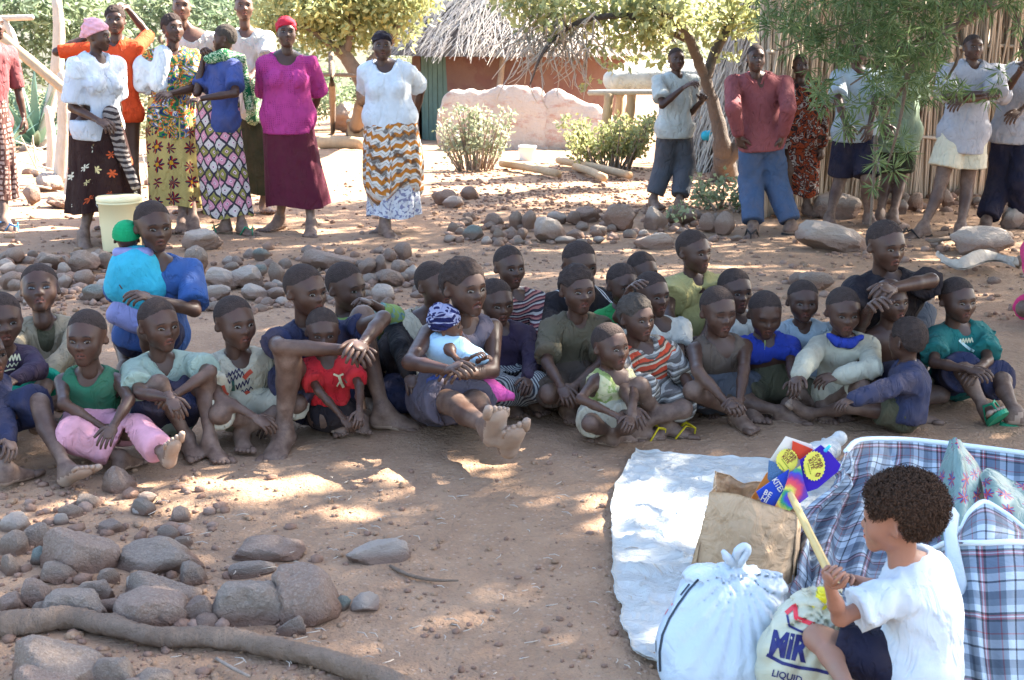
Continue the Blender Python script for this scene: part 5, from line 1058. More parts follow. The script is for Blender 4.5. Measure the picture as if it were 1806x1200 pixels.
for i, (x0, y0, x1, y1, r0) in enumerate([(66, 262, 100, 128, .09), (104, 332, 112, 130, .07), (88, 300, 84, 190, .05), (120, 345, 128, 200, .05), (28, 90, 4, 35, .04), (98, 120, 100, 0, .06)]):
    g = onz(x0, max(y0, 240)) if y0 > 200 else atY(x0, y0, 14); stick('stump_post', ['thick pale leaning log left of the white blouse', 'pale upright log nearest the white blouse', 'short pale post between the two logs', 'thin post behind the floral wrap', 'short stick crossing the rail', 'whitish tree stem behind the sisal'][i], 'post', [g-[0, 0, .1], (g+atY(x1, y1, g[1]))/2+[.03, 0, 0], atY(x1, y1, g[1])], [r0*1.2, r0, r0*.85], M_PALEW, 'pale posts at the left')
r = np.random.default_rng(64); mb = MB()
for i in range(60): x, y = r.uniform(-10, 330), r.uniform(240, 345); a_ = onz(x, y, .02); d = r.normal(size=3)*[1, 1, .5]; d = nrm(d); d[2] = abs(d[2]); L = r.uniform(.2, .7); limb(mb, [a_, a_+d*L*.5, a_+d*L+r.normal(0, .03, 3)], [.012, .01, .005], 4, 2)
mb.build('dry_brushwood', M_PALEW)['kind'] = 'stuff'
stick('post', 'thin dark upright post before the low spreading tree', 'post', [onz(587, 232)-[0, 0, .1], atY(586, 170, 17.8), atY(584, 95, 17.8)], [.045, .045, .04], M_BARK)
stick('rail', 'thin horizontal rail tied to the dark post', 'rail', [atY(520, 133, 17.9), atY(580, 132, 17.9), atY(640, 134, 17.9)], [.025]*3, M_BARK)
stick('log', 'short pale log lying on the bare earth behind the magenta top', 'log', [g2(566, 262, .09), g2(600, 263, .1), g2(640, 264, .09)], [.1, .1, .09], M_POLE)
# bucket, white pail, basket
def bucket(name, label, cat, px, by, w, h, mat, rim=1.06, lid=False):
    G = onz(px, by); s = pxm(G); R = w/s/2; H = h/s*.97; b = empty(name, (G[0], G[1]+R, zat(G[0], G[1]+R)), label, cat); n = 36; prof = [(0, .0), (.86, 0), (.89, .02), (.93, .45), (.95, .47), (.97, .9), (1.04, .905), (1.04, .94), (.985, .945), (1.0, 1.0), (.96, 1.0), (.93, .94), (.86, .1), (0, .1)]
    a_ = np.linspace(0, 2*pi, n, endpoint=False); P_ = np.array([[[r_*R*sin(t_), -r_*R*cos(t_), z*H] for t_ in a_] for r_, z in prof]); P_ = np.concatenate([P_, P_[:, :1]], 1); V, Q = grid(P_); mk('body', V, Q, mat, True, parent=b)
    if lid: mb = MB(); mb.add(*tube([(0, 0, H*.96), (0, 0, H*.985), (0, 0, H*1.02), (0, 0, H*1.03)], [R*1.05, R*1.06, R*1.05, R*1.0], 32, False)); V_ = mb.V[0]; mb.V[0] = np.concatenate([V_, [[0, 0, H*1.025]]]); mb.uv[0] = np.zeros((len(V_)+1, 2)); mb.n += 1; mb.T.append(np.array([[96+i, 96+(i+1) % 32, 128] for i in range(32)])); mb.mt += [0]*32; mb.build('lid', mat, b)
    mb = MB(); mb.add(*tube([[R*1.02*cos(t_), -R*.15-R*.5*sin(t_), H*.9-H*.12*sin(t_)] for t_ in np.linspace(0, pi, 14)], .004, 5)); mb.build('handle', plain('wire', '7a7a78', .4), b); return b
bucket('bucket', 'tall pale yellow plastic bucket standing behind the baby and older girl', 'bucket', 205, 442, 76, 96, plain('pale_yellow_plastic', 'ddd0a4', .5, .1, 4, .15), lid=True)
bucket('pail', 'small white pail in front of the low mud wall', 'pail', 930, 282, 32, 26, plain('white_plastic', 'd8d8d4', .4, .05))
bucket('basket', 'small woven basket on the bare earth left of the elderly woman', 'basket', 630, 250, 40, 40, M_POLE)
# curled bark sheet and plank at the right
P_ = np.array([[onz(1655+k*12.5, 470+10*sin(k*.6)+k*1.0, 0)+np.array([0, .10*(j/5-.5)*1.6, .02+.07*abs(sin(pi*j/5*.9-.3))*(1-.3*sin(k*.9))]) for j in range(6)] for k in range(12)])
V, Q = grid(P_); V2 = V+[0, 0, .012]; o = mk('bark_sheet', np.concatenate([V, V2]), np.concatenate([Q[:, ::-1], Q+len(V)]), M_PALEW, True, org=V.mean(0)); tag(o, 'curled pale sheet of bark on the ground at the right', 'bark')
mb = MB(); mb.add(*tube([g2(1640, 438, .05), g2(1690, 432, .06), g2(1730, 436, .05)], [.04, .05, .04], 8, True, (0, 0, 1), .3)); tag(mb.build('plank', M_BARK, org=onz(1660, 435)), 'short dark plank under the folded-arms boy', 'plank')
# ------------------------------------------------------------------ the goods in front
def patch(rows, nu, nv):
    """smooth sheet through rows of (px, py, Y) control points"""
    R_ = np.array([[atY(*c) for c in row] for row in rows]); R_[..., 2] = np.maximum(R_[..., 2], .012)
    def cr(A_, m):
        n = len(A_); t = np.linspace(0, n-1, m); i = np.clip(t.astype(int), 0, n-2); f = (t-i).reshape((-1,)+(1,)*(A_.ndim-1)); Pm = np.concatenate([2*A_[:1]-A_[1:2], A_, 2*A_[-1:]-A_[-2:-1]]); p0, p1, p2, p3 = Pm[i], Pm[i+1], Pm[i+2], Pm[i+3]
        return .5*((2*p1)+(-p0+p2)*f+(2*p0-5*p1+4*p2-p3)*f*f+(-p0+3*p1-3*p2+p3)*f**3)
    return cr(np.swapaxes(cr(np.swapaxes(R_, 0, 1), nu), 0, 1), nv)
def normals(G):
    du = np.gradient(G, axis=1); dv = np.gradient(G, axis=0); n = np.cross(du, dv); n /= np.maximum(1e-9, np.linalg.norm(n, axis=2))[..., None]; s = np.sign((n*(C0-G)).sum(2))[..., None]; return n*s
def sheet(name, G, mat, label=None, cat=None, th=.003, parent=None, uvs=None, org=None):
    nv, nu = G.shape[:2]; N_ = normals(G); V, Q = grid(G); Vb = (G-N_*th).reshape(-1, 3)
    if uvs is None:
        u = np.concatenate([np.zeros((nv, 1)), np.cumsum(np.linalg.norm(np.diff(G, axis=1), axis=2), 1)], 1); v = np.concatenate([np.zeros((1, nu)), np.cumsum(np.linalg.norm(np.diff(G, axis=0), axis=2), 0)], 0)
        u = np.repeat(u.mean(0)[None], nv, 0); v = np.repeat(v.mean(1)[:, None], nu, 1); uvs = np.stack([u, v], -1)
    U = uvs.reshape(-1, 2); b = [np.arange(nu-1), (nv-1)*nu+np.arange(nu-1)]; n0 = len(V)
    e = [[i, i+1, n0+i+1, n0+i] for i in b[0]]+[[i+1, i, n0+i, n0+i+1] for i in b[1]]+[[(i+1)*nu, i*nu, n0+i*nu, n0+(i+1)*nu] for i in range(nv-1)]+[[i*nu+nu-1, (i+1)*nu+nu-1, n0+(i+1)*nu+nu-1, n0+i*nu+nu-1] for i in range(nv-1)]
    o = mk(name, np.concatenate([V, Vb]), np.concatenate([Q, Q[:, ::-1]+n0, np.array(e)]), mat, True, None, np.concatenate([U, U]), org if org is not None else (None if parent else G.reshape(-1, 3).mean(0)*[1, 1, 0]), parent)
    return tag(o, label, cat)
def camdecal(target, pts, mat, name, w=None, off=.002):
    """flat print: a px polyline (with width) or a px mesh laid on the target's surface"""
    pass
from mathutils.bvhtree import BVHTree
def bvh(o):
    M_ = Matrix.Translation(o.location) if o.parent is None else Matrix.Translation(o.parent.location); return BVHTree.FromPolygons([M_@v.co for v in o.data.vertices], [tuple(p.vertices) for p in o.data.polygons]), (o.location if o.parent is None else o.parent.location).copy()
def onsurf(bv, x, y, off=.0025):
    d = Vector(ray(x, y)).normalized(); h = bv.ray_cast(Vector(C0), d, 30); return (h[0]-d*off) if h[0] is not None else None
def ribbon(o, bvo, pts, w, mat, name='stripe', sub=6):
    bv, og = bvo; P_ = np.array(pts, float); t = np.linspace(0, len(P_)-1, (len(P_)-1)*sub+1); X_ = np.stack([np.interp(t, np.arange(len(P_)), P_[:, k]) for k in range(2)], 1); d = np.gradient(X_, axis=0); n = np.stack([-d[:, 1], d[:, 0]], 1); n /= np.maximum(1e-6, np.linalg.norm(n, axis=1))[:, None]
    V = []; ok = []
    for k in range(len(X_)):
        for s in (-1, 0, 1): p = onsurf(bv, *(X_[k]+n[k]*s*w/2)); ok.append(p is not None); V.append(tuple(p-og) if p is not None else (0, 0, 0))
    Q = [[3*k+j, 3*k+j+1, 3*k+4+j, 3*k+3+j] for k in range(len(X_)-1) for j in (0, 1) if ok[3*k+j] and ok[3*k+j+1] and ok[3*k+3+j] and ok[3*k+4+j]]
    if Q: mk(name, V, np.array(Q), mat, True, parent=o if o.parent is None else o.parent)
def letters(o, bvo, txt, cx, cy, w, rot, mat, name='lettering', hs=1., bold=.02):
    bv, og = bvo; cu = bpy.data.curves.new('t', 'FONT'); cu.body = txt; cu.align_x = 'CENTER'; cu.align_y = 'CENTER'; cu.resolution_u = 2; cu.offset = bold; cu.space_line = .8
    to = bpy.data.objects.new('t', cu); COL.objects.link(to); bpy.context.view_layer.update(); tm = bpy.data.meshes.new_from_object(to.evaluated_get(bpy.context.evaluated_depsgraph_get())); bpy.data.objects.remove(to)
    b = bmesh.new(); b.from_mesh(tm); bmesh.ops.triangulate(b, faces=b.faces); bmesh.ops.subdivide_edges(b, edges=[e for e in b.edges if e.calc_length() > .3], cuts=2, use_grid_fill=True); bmesh.ops.triangulate(b, faces=b.faces)
    mw = max(v.co.x for v in b.verts)-min(v.co.x for v in b.verts); s = w/mw; c_, s_ = cos(radians(rot)), sin(radians(rot)); bad = []
    for v in b.verts:
        x, y = v.co.x*s, v.co.y*s*hs; p = onsurf(bv, cx+x*c_+y*s_, cy+x*s_-y*c_)
        if p is None: bad.append(v)
        else: v.co = p-og
    bmesh.ops.delete(b, geom=bad, context='VERTS'); b.to_mesh(tm); b.free(); t = bpy.data.objects.new(name, tm); COL.objects.link(t); t.parent = o if o.parent is None else o.parent; tm.materials.append(mat); return t
# white woven sheet on the ground
def woven():
    t = NT('woven_white'); v = t.co(); w1 = t.n('ShaderNodeTexWave'); t.put(w1.inputs['Vector'], v); w1.inputs['Scale'].default_value = 60; w1.inputs['Distortion'].default_value = 1
    n = t.noise(v, 5, 5); c = t.mix(n, lin('a9aaa5'), lin('cccbc4')); c = t.mix(t.ramp(t.noise(v, 9, 5, .7), [(.6, (0, 0, 0)), (.8, (.5,)*3)]), c, lin('8f8478'))
    b = t.bump(w1.outputs[0], .15, .003); rr_ = t.M('ABSOLUTE', t.M('SUBTRACT', t.noise(t.V('MULTIPLY', v, (1, 2.2, 1)), 6, 5, .6, 1.2), .5)); rr_ = t.M('MINIMUM', t.M('MULTIPLY', rr_, 9.), 1.); b = t.bump(rr_, .6, .012, b); return t.fin(c, .6, b, .3)
M_WOVEN = woven(); rowsy = [798, 830, 870, 900, 960, 1010, 1060, 1100, 1130, 1150, 1172]; lx = [1122, 1104, 1082, 1079, 1080, 1082, 1088, 1100, 1108, 1116, 1150]
nv, nu = 90, 90; G = np.zeros((nv, nu, 3))
for i, y in enumerate(np.linspace(798, 1172, nv)):
    l = np.interp(y, rowsy, lx)+9*mnoise.noise(Vector((y*.035, 3, 0)))+4*mnoise.noise(Vector((y*.12, 9, 0))); rx = 1520
    for j in range(nu):
        x = l+(rx-l)*(j/(nu-1))**1.2; yy = y+(12*(x-1122)/260 if y < 850 else 0)*(850-y)/52; G[i, j] = onz(x, yy)
ridg = np.abs(fbm(G*np.array([2.2, 5, 1]), 3)); wr = .016*np.exp(-ridg*26)+.012*np.exp(-np.abs(fbm(np.stack([G[..., 0]+G[..., 1], (G[..., 0]-G[..., 1])*.35, 0*G[..., 0]], -1)*4.3, 3))*16)+.010*np.exp(-np.abs(fbm(G*np.array([5, 9, 1])+9, 2))*12)
edge = np.minimum(1, np.arange(nu)/10)[None, :]*np.minimum(1, np.arange(nv)/8)[:, None]; G[..., 2] = gh(G[..., 0], G[..., 1])+.012+wr*(.35+.65*edge)+.012*np.exp(-np.arange(nu)/3.)[None, :]
tarp = sheet('white_sheet', G, M_WOVEN, 'white woven plastic sheet spread on the ground under the bags', 'sheet')
blobobj('white_sack', 'white crumpled sack corner sticking up behind the kite packets', 'sack', [(atY(1440, 800, 4.35), atY(1482, 772, 4.45), .035, .022), (atY(1420, 815, 4.3), atY(1470, 795, 4.35), .05, .03)], M_WOVEN, .008, .03, .006, 40)
# brown paper bag
def paper():
    t = NT('brown_paper'); v = t.co(); vo = t.vor(v, 14); n = t.noise(v, 6, 4); c = t.mix(n, lin('a58a6c'), lin('bfa384')); b = t.bump(vo.outputs['Distance'], .55, .02); b = t.bump(t.noise(v, 11, 3, .5, 2), .7, .03, b); return t.fin(c, .8, b, .2)
M_PAPER = paper()
pb = empty('paper_bag', atY(1310, 1040, 3.45)*[1, 1, 0], 'large crumpled brown paper bag standing open on the white sheet', 'paper bag'); og = np.array(pb.location)
fr_ = [[(1252, 868, 3.40), (1300, 872, 3.36), (1350, 888, 3.36), (1404, 905, 3.42)], [(1238, 930, 3.40), (1300, 935, 3.33), (1350, 945, 3.34), (1402, 955, 3.43)], [(1222, 985, 3.42), (1290, 990, 3.34), (1345, 1000, 3.34), (1398, 1010, 3.44)], [(1212, 1040, 3.42), (1290, 1052, 3.35), (1345, 1060, 3.36), (1395, 1062, 3.44)]]
Gf = patch(fr_, 40, 34); Gf += normals(Gf)*(.010*fbm(Gf*14, 3))[..., None]; sheet('front_panel', Gf-og, M_PAPER, parent=pb)
bk = [[(1262, 832, 3.6), (1285, 838, 3.62), (1310, 852, 3.62), (1345, 850, 3.62), (1408, 872, 3.62)], [(1262, 880, 3.62), (1285, 880, 3.64), (1310, 890, 3.64), (1345, 900, 3.64), (1408, 920, 3.62)], [(1262, 960, 3.62), (1285, 960, 3.64), (1310, 965, 3.64), (1345, 970, 3.64), (1408, 980, 3.62)]]
Gb = patch(bk, 30, 24); Gb += normals(Gb)*(.012*fbm(Gb*14, 3))[..., None]; sheet('back_panel', Gb-og, M_PAPER, parent=pb)
for (a_, b_, nm) in (((1252, 868, 3.40), (1262, 832, 3.6), 'side_panel'), ((1404, 905, 3.42), (1408, 872, 3.62), 'side_panel')):
    m_ = ((a_[0]+b_[0])/2+4, (a_[1]+b_[1])/2+6, 3.5); lo = lambda c, dx, dy: (c[0]+dx, c[1]+dy, c[2]); sx = -36 if a_[0] < 1300 else -8
    Gs = patch([[a_, m_, b_], [lo(a_, sx*.5, 90), lo(m_, sx*.4, 80), lo(b_, sx*.2, 80)], [lo(a_, sx, 165), lo(m_, sx*.8, 150), lo(b_, sx*.5, 130)]], 16, 24); Gs += normals(Gs)*(.006*fbm(Gs*14, 3))[..., None]; sheet(nm, Gs-og, M_PAPER, parent=pb)
# plastic bags
def plastic(name, c1, c2, rough=.28):
    t = NT(name); v = t.co(); n = t.noise(v, 3, 4); c = t.mix(n, lin(c1), lin(c2)); b = t.bump(t.noise(v, 7, 4, .55, 2.2), .55, .02); t.fin(c, rough, b, .5); _translucent(t, c, .15); return t.m
M_PLW = plastic('plastic_white', 'b0c0cc', 'c6d2da'); M_PLY = plastic('plastic_yellowish', 'b4b494', 'cccbb8')
def bagblob(name, label, cones, mat, h, knot, nf, amp, extra=()):
    F = Field([prim_cone(*c) for c in cones], h, .05)
    for c in cones: F.add(prim_cone(*c), .05)
    k_ = knot; X_, Y_, Z_ = F.g((slice(None),)*3); x, y, z = X_-k_[0], Y_-k_[1], Z_-k_[2]; an = np.arctan2(x, -z); an2 = np.arctan2(y, -z); r_ = np.sqrt(x*x+y*y+z*z); ph = perlin(np.stack(np.broadcast_arrays(X_*6, Y_*6, Z_*6), -1))*1.6
    F.f = F.f+(amp*(np.abs(np.sin(an*nf/2+ph))*-1+.5)*np.exp(-r_/.20)+amp*.35*(np.abs(np.sin(an2*6+ph*1.2))*-1+.5)*np.exp(-r_/.2)+.004*np.abs(ph)).astype(np.float32)
    for c in extra: F.add(prim_cone(*c), .012)
    V, Q = F.mesh(); og = V.mean(0); og[2] = 0; return tag(mk(name, V, Q, mat, True, org=og), label, 'plastic bag')
Yb = 2.92; b_ = lambda x, y, dy=0.: atY(x, y, Yb+dy); kn = b_(1300, 1000, .02)
pl = bagblob('plastic_bag', 'bulging white plastic bag tied in a knot in front of the paper bag', [(b_(1262, 1060, .05), b_(1322, 1060, .05), .075, .07), (b_(1250, 1110), b_(1318, 1090), .105, .085), (b_(1228, 1150, -.02), b_(1290, 1150, -.02), .095, .10), (b_(1240, 1185, -.06), b_(1300, 1180, -.06), .09, .08), (b_(1270, 1035, .03), b_(1300, 1005, .02), .05, .018), (b_(1335, 1040, .04), b_(1372, 1028, .05), .035, .016), (b_(1225, 1020, .06), b_(1250, 1050, .05), .02, .05)], M_PLW, .007, kn, 26, .020)
mb = MB(); limb(mb, [kn-pl.location, np.array(b_(1300, 975))-pl.location, np.array(b_(1312, 964))-pl.location, np.array(b_(1318, 972))-pl.location, np.array(b_(1308, 990))-pl.location, kn-pl.location+[.004, 0, 0]], [.009, .011, .010, .011, .010, .008], 8, 5, .2); limb(mb, [kn-pl.location, np.array(b_(1284, 985))-pl.location, np.array(b_(1275, 972))-pl.location], [.012, .012, .006], 8, 5, .3); mb.build('knot', M_PLW, pl)
bv = bvh(pl); M_BLK = plain('print_black', '22303c', .5, .05); M_PRD = plain('print_bright_red', 'cf3440', .5, .05)
for p, w in ([[(1232, 1022), (1215, 1040), (1196, 1066), (1180, 1092), (1168, 1120), (1163, 1150), (1164, 1185)], 4], [[(1216, 1030), (1208, 1040), (1200, 1050)], 3], [[(1156, 1130), (1156, 1155), (1160, 1190)], 3], [[(1151, 1128), (1151, 1150), (1156, 1180)], 2]): ribbon(pl, bv, p, w, M_BLK)
ribbon(pl, bv, [(1172, 1062), (1184, 1066), (1188, 1060)], 8, M_PRD, 'label_mark'); ribbon(pl, bv, [(1174, 1066), (1166, 1080), (1172, 1084), (1178, 1074)], 2, M_PRD, 'label_mark')
Yb = 2.76; kn = b_(1455, 1050, .05)
pm_ = bagblob('plastic_bag', 'pale yellow printed plastic bag between the white bag and the crouching boy', [(b_(1404, 1090, .05), b_(1450, 1080, .05), .036, .038), (b_(1395, 1132), b_(1440, 1132), .058, .06), (b_(1388, 1178), b_(1450, 1184), .072, .078), (b_(1440, 1070, .04), b_(1465, 1045, .05), .04, .018)], M_PLY, .007, kn, 22, .024)
bv = bvh(pm_); M_NVY = plain('print_navy', '20245e', .5, .05); M_YEL = plain('knot_yellow', 'd8cc30', .35, .1)
letters(pm_, bv, 'MIR', 1390, 1142, 68, 12, M_NVY, hs=1.5, bold=.05); letters(pm_, bv, 'LIQUID', 1388, 1194, 54, 14, M_NVY)
ribbon(pm_, bv, [(1352, 1155), (1380, 1170), (1410, 1178), (1440, 1182), (1462, 1188)], 6, M_NVY); ribbon(pm_, bv, [(1386, 1082), (1402, 1068), (1404, 1090), (1420, 1096), (1436, 1102)], 8, M_PRD, 'emblem'); ribbon(pm_, bv, [(1388, 1084), (1392, 1104), (1408, 1112), (1428, 1120)], 4, M_NVY, 'emblem')
mb = MB(); limb(mb, [b_(1440, 1072, .02)-np.array(pm_.location), b_(1455, 1050, .02)-np.array(pm_.location), b_(1452, 1040, .02)-np.array(pm_.location), b_(1475, 1062, .02)-np.array(pm_.location)], [.022, .02, .012, .014], 8, 4, .4); mb.build('knot', M_YEL, pm_)
# plaid bags
def plaid():
    t = NT('plaid_weave'); uv = t.co('UV'); sp = t.n('ShaderNodeSeparateXYZ'); t.put(sp.inputs[0], uv); st = [(0, 'bcc8d0'), (.10, '141a2c'), (.135, 'a8505c'), (.155, 'c0c6cc'), (.175, 'a8505c'), (.20, '141a2c'), (.235, '6d7c8e'), (.40, '8c3446'), (.42, '74828f'), (.50, 'c2ccd2'), (.62, '1c2438'), (.65, 'b4c0ca'), (.78, '5e6c7c'), (.90, '7c8a98')]
    a_ = t.ramp(t.M('FRACT', t.M('MULTIPLY', sp.outputs[0], 6.2)), st, 'CONSTANT'); b2 = t.ramp(t.M('FRACT', t.M('MULTIPLY', sp.outputs[1], 6.2)), st, 'CONSTANT')
    c = t.mix(.5, a_, b2); c = t.mix(.55, c, t.mix(1., a_, b2, 'MULTIPLY')); b = t.bump(t.noise(t.co(), 300, 2), .2, .002); b = t.bump(t.noise(t.co(), 8, 4, .5, 1.5), .5, .02, b); return t.fin(c, .5, b, .35)
M_PLAID = plaid(); M_PIPE = plain('white_piping', 'd4dde2', .5, .05)
bg_ = empty('plaid_bag', atY(1600, 950, 3.8)*[1, 1, 0], 'large open plaid bag spilling behind the crouching boy', 'bag'); og = np.array(bg_.location)
rows = [[(1492, 796, 4.02), (1520, 776, 4.12), (1600, 776, 4.2), (1700, 786, 4.18), (1840, 804, 4.1)],
        [(1478, 820, 3.92), (1515, 812, 4.05), (1600, 815, 4.13), (1700, 830, 4.12), (1840, 850, 4.05)],
        [(1462, 850, 3.80), (1500, 868, 3.88), (1590, 880, 3.95), (1700, 895, 3.95), (1840, 905, 3.92)],
        [(1428, 900, 3.66), (1470, 930, 3.66), (1560, 950, 3.68), (1690, 960, 3.68), (1840, 965, 3.7)],
        [(1402, 960, 3.52), (1450, 990, 3.44), (1540, 1020, 3.42), (1680, 1030, 3.44), (1840, 1040, 3.44)],
        [(1396, 1015, 3.42), (1440, 1040, 3.34), (1530, 1075, 3.28), (1680, 1090, 3.28), (1840, 1100, 3.28)],
        [(1400, 1066, 3.36), (1440, 1090, 3.24), (1530, 1130, 3.14), (1680, 1150, 3.12), (1840, 1160, 3.12)]]
G = patch(rows, 120, 90); N_ = normals(G); uu = np.linspace(0, 1, 120)[None, :]; vv = np.linspace(0, 1, 90)[:, None]
wv = np.sin(uu*38+np.sin(vv*7)*1.4+3*fbm(G*1.5, 2))*.030*np.exp(-uu*1.6)*np.clip(vv*3, 0, 1)+(fbm(G*3.5, 3)*.05-np.exp(-np.abs(fbm(G*4.1+3, 2))*14)*.018)*np.clip(vv*4, .1, 1); G = G+N_*wv[..., None]; G[..., 2] = np.maximum(G[..., 2], .015)
sheet('bag_wall', G-og, M_PLAID, parent=bg_); mb = MB(); rim = G[0, :, :]-og; mb.add(*tube(rim, .009, 8, True)); lft = G[:34, 0, :]-og; mb.build('piping', M_PIPE, bg_)
Go = np.stack([G[0], G[0]*[1, 1, .5]+[0, .05, 0], G[0]*[1, 1, 0]+[0, .06, .012]]); sheet('outer_wall', Go-og, M_PLAID, parent=bg_)
b2_ = empty('plaid_bag', atY(1730, 1180, 2.9)*[1, 1, 0], 'smaller upright plaid bag with white piping at the right edge', 'bag'); og = np.array(b2_.location)
rows = [[(1640, 972, 3.16), (1672, 958, 3.08), (1740, 957, 3.0), (1840, 955, 3.0)], [(1650, 1040, 3.08), (1690, 1040, 2.96), (1745, 1045, 2.92), (1840, 1040, 2.92)], [(1665, 1110, 2.98), (1700, 1120, 2.88), (1750, 1130, 2.86), (1840, 1130, 2.86)], [(1680, 1190, 2.9), (1710, 1210, 2.82), (1760, 1220, 2.8), (1840, 1220, 2.8)]]
G = patch(rows, 60, 60); uu = np.linspace(0, 1, 60)[None, :]; G = G+normals(G)*(np.sin(uu*26+2*fbm(G*2, 2))*.010*np.linspace(.2, 1, 60)[:, None]+fbm(G*5, 2)*.015)[..., None]; sheet('front_panel', G-og, M_PLAID, parent=b2_); mb = MB(); mb.add(*tube(G[0]-og, .008, 8)); mb.build('piping', M_PIPE, b2_)
rows = [[(1688, 945, 3.12), (1712, 900, 3.14), (1738, 884, 3.16), (1775, 905, 3.14), (1830, 948, 3.1)], [(1680, 952, 3.10), (1712, 930, 3.08), (1740, 920, 3.07), (1775, 932, 3.07), (1834, 954, 3.05)], [(1678, 958, 3.06), (1712, 956, 3.02), (1740, 956, 3.0), (1775, 956, 3.0), (1838, 956, 3.)]]
G = patch(rows, 40, 26); G += normals(G)*(.010*fbm(G*9, 2))[..., None]; sheet('flap', G-og, M_PLAID, parent=b2_); mb = MB(); mb.add(*tube(G[0]-og, .007, 8)); mb.build('piping', M_PIPE, b2_)
mb = MB(); mb.add(*tube([atY(1683, 900, 3.10)-og, atY(1676, 940, 3.03)-og, atY(1682, 985, 2.98)-og, atY(1692, 1030, 2.95)-og, atY(1684, 1075, 2.94)-og], [.02]*5, 8, True, (0, 1, 0), .14)); mb.build('strap', M_PLAID, b2_)
# flowered plastic bag inside the plaid bag
def floral(t, uv, u, v): return petals(t, uv, 15, '77908a', ['b0403f', '34428a'], 8, .44, .5, '8a3a50')
M_FLO = cloth('floral_plastic', floral, .35, .5, 0.)
fb = empty('flowered_bag', atY(1690, 900, 3.9)*[1, 1, 0], 'peaked grey-green plastic bag with red and blue flowers inside the plaid bag', 'plastic bag'); og = np.array(fb.location)
rows = [[(1678, 780, 3.90), (1684, 774, 3.86), (1690, 780, 3.90)], [(1660, 820, 3.88), (1690, 818, 3.76), (1722, 815, 3.86)], [(1645, 870, 3.86), (1690, 880, 3.66), (1736, 852, 3.82)], [(1640, 930, 3.78), (1690, 940, 3.56), (1740, 905, 3.74)], [(1640, 1000, 3.7), (1690, 1010, 3.5), (1745, 980, 3.6)]]
G = patch(rows, 34, 44); G += normals(G)*(.012*fbm(G*9, 2)+.008*np.abs(np.sin(np.linspace(0, 9, 34)))[None, :])[..., None]; sheet('front', G-og, M_FLO, parent=fb)
rows = [[(1728, 838, 3.80), (1745, 826, 3.84), (1790, 850, 3.84), (1840, 868, 3.8)], [(1735, 870, 3.70), (1760, 866, 3.7), (1800, 885, 3.7), (1840, 900, 3.7)], [(1740, 930, 3.6), (1765, 925, 3.58), (1800, 930, 3.56), (1840, 940, 3.56)]]
G = patch(rows, 34, 24); G += normals(G)*(.012*fbm(G*9, 2))[..., None]; sheet('side_fold', G-og, M_FLO, parent=fb)
# kite packets: flat printed cards
def card(label, poly, Y, mat, name='kite_packet', th=.003, tilt=0.):
    P_ = np.array([atY(x, y, Y+tilt*(y-850)) for x, y in poly]); n = len(P_); V = np.concatenate([P_, P_+[0, th, 0]]); c0 = P_.mean(0); V = np.concatenate([V, [c0, c0+[0, th, 0]]])
    T_ = [[2*n, (i+1) % n, i] for i in range(n)]+[[2*n+1, n+i, n+(i+1) % n] for i in range(n)]; Q_ = [[i, (i+1) % n, n+(i+1) % n, n+i] for i in range(n)]; uv = np.stack([(V[:, 0]-c0[0]), (V[:, 2]-c0[2])], 1)
    return tag(mk(name, V, [np.array(Q_), np.array(T_)], mat, False, None, uv, c0), label, 'packet', 'kite packets in the paper bag')
def tiedye():
    t = NT('tie_dye'); uv = t.co('UV'); sp = t.n('ShaderNodeSeparateXYZ'); t.put(sp.inputs[0], t.V('ADD', uv, (-.005, .004, 0))); an = t.M('ARCTAN2', sp.outputs[1], sp.outputs[0]); r = t.V('LENGTH', t.V('ADD', uv, (-.005, .004, 0)))
    f = t.M('FRACT', t.M('ADD', t.M('ADD', t.M('MULTIPLY', an, 1/(2*pi)), t.M('MULTIPLY', r, -14.)), t.M('MULTIPLY', t.noise(uv, 60, 3), .35)))
    c = t.ramp(f, [(0, 'e0605a'), (.18, 'e8d860'), (.34, '3f9a60'), (.5, '3a4ab8'), (.68, '7a3a90'), (.84, 'd84a60'), (1, 'e0605a')]); return t.fin(c, .3, None, .5)
M_TIE = tiedye(); M_VIO = plain('card_violet', '38209a', .3, .08); M_ORG = plain('card_orange', 'd8843a', .3, .15); M_REDC = plain('card_red', 'c8432c', .3, .1); M_LILAC = plain('card_white', 'd8d0c4', .35, .05); M_BLU = plain('card_blue', '2a48b0', .3, .1); M_YC = plain('badge_yellow', 'ddd25a', .3, .05); M_TXT = plain('print_maroon', '6a2030', .5, .05); M_TXG = plain('print_olive', '7a8a2a', .5, .05)
def cam_txt(o, txt, x, y, w, rot, mat, hs=1.): return letters(o, bvh(o), txt, x, y, w, rot, mat, 'lettering', hs, .015)
Yc = 3.42
c_o = card('orange kite packet at the left of the bunch', [(1352, 835), (1362, 828), (1356, 860), (1348, 868), (1328, 888), (1322, 884)], Yc+.03, M_ORG)
c_w = card('white and orange kite packet with a yellow badge at the back', [(1358, 812), (1386, 770), (1432, 785), (1436, 795), (1400, 842), (1375, 838), (1362, 825)], Yc+.02, M_LILAC)
c_r = card('red kite packet tip behind the violet one', [(1398, 778), (1434, 793), (1425, 808), (1412, 812), (1396, 800)], Yc+.012, M_REDC)
c_g = card('dark speckled kite packet behind the tie-dyed one', [(1356, 812), (1372, 818), (1384, 840), (1362, 858), (1354, 845)], Yc+.008, plain('card_speckle', '4a6a8c', .4, .9, 300))
c_b = card('blue kite packet with a pale label', [(1334, 868), (1376, 838), (1392, 828), (1384, 870), (1362, 908), (1352, 905)], Yc-.002, M_BLU)
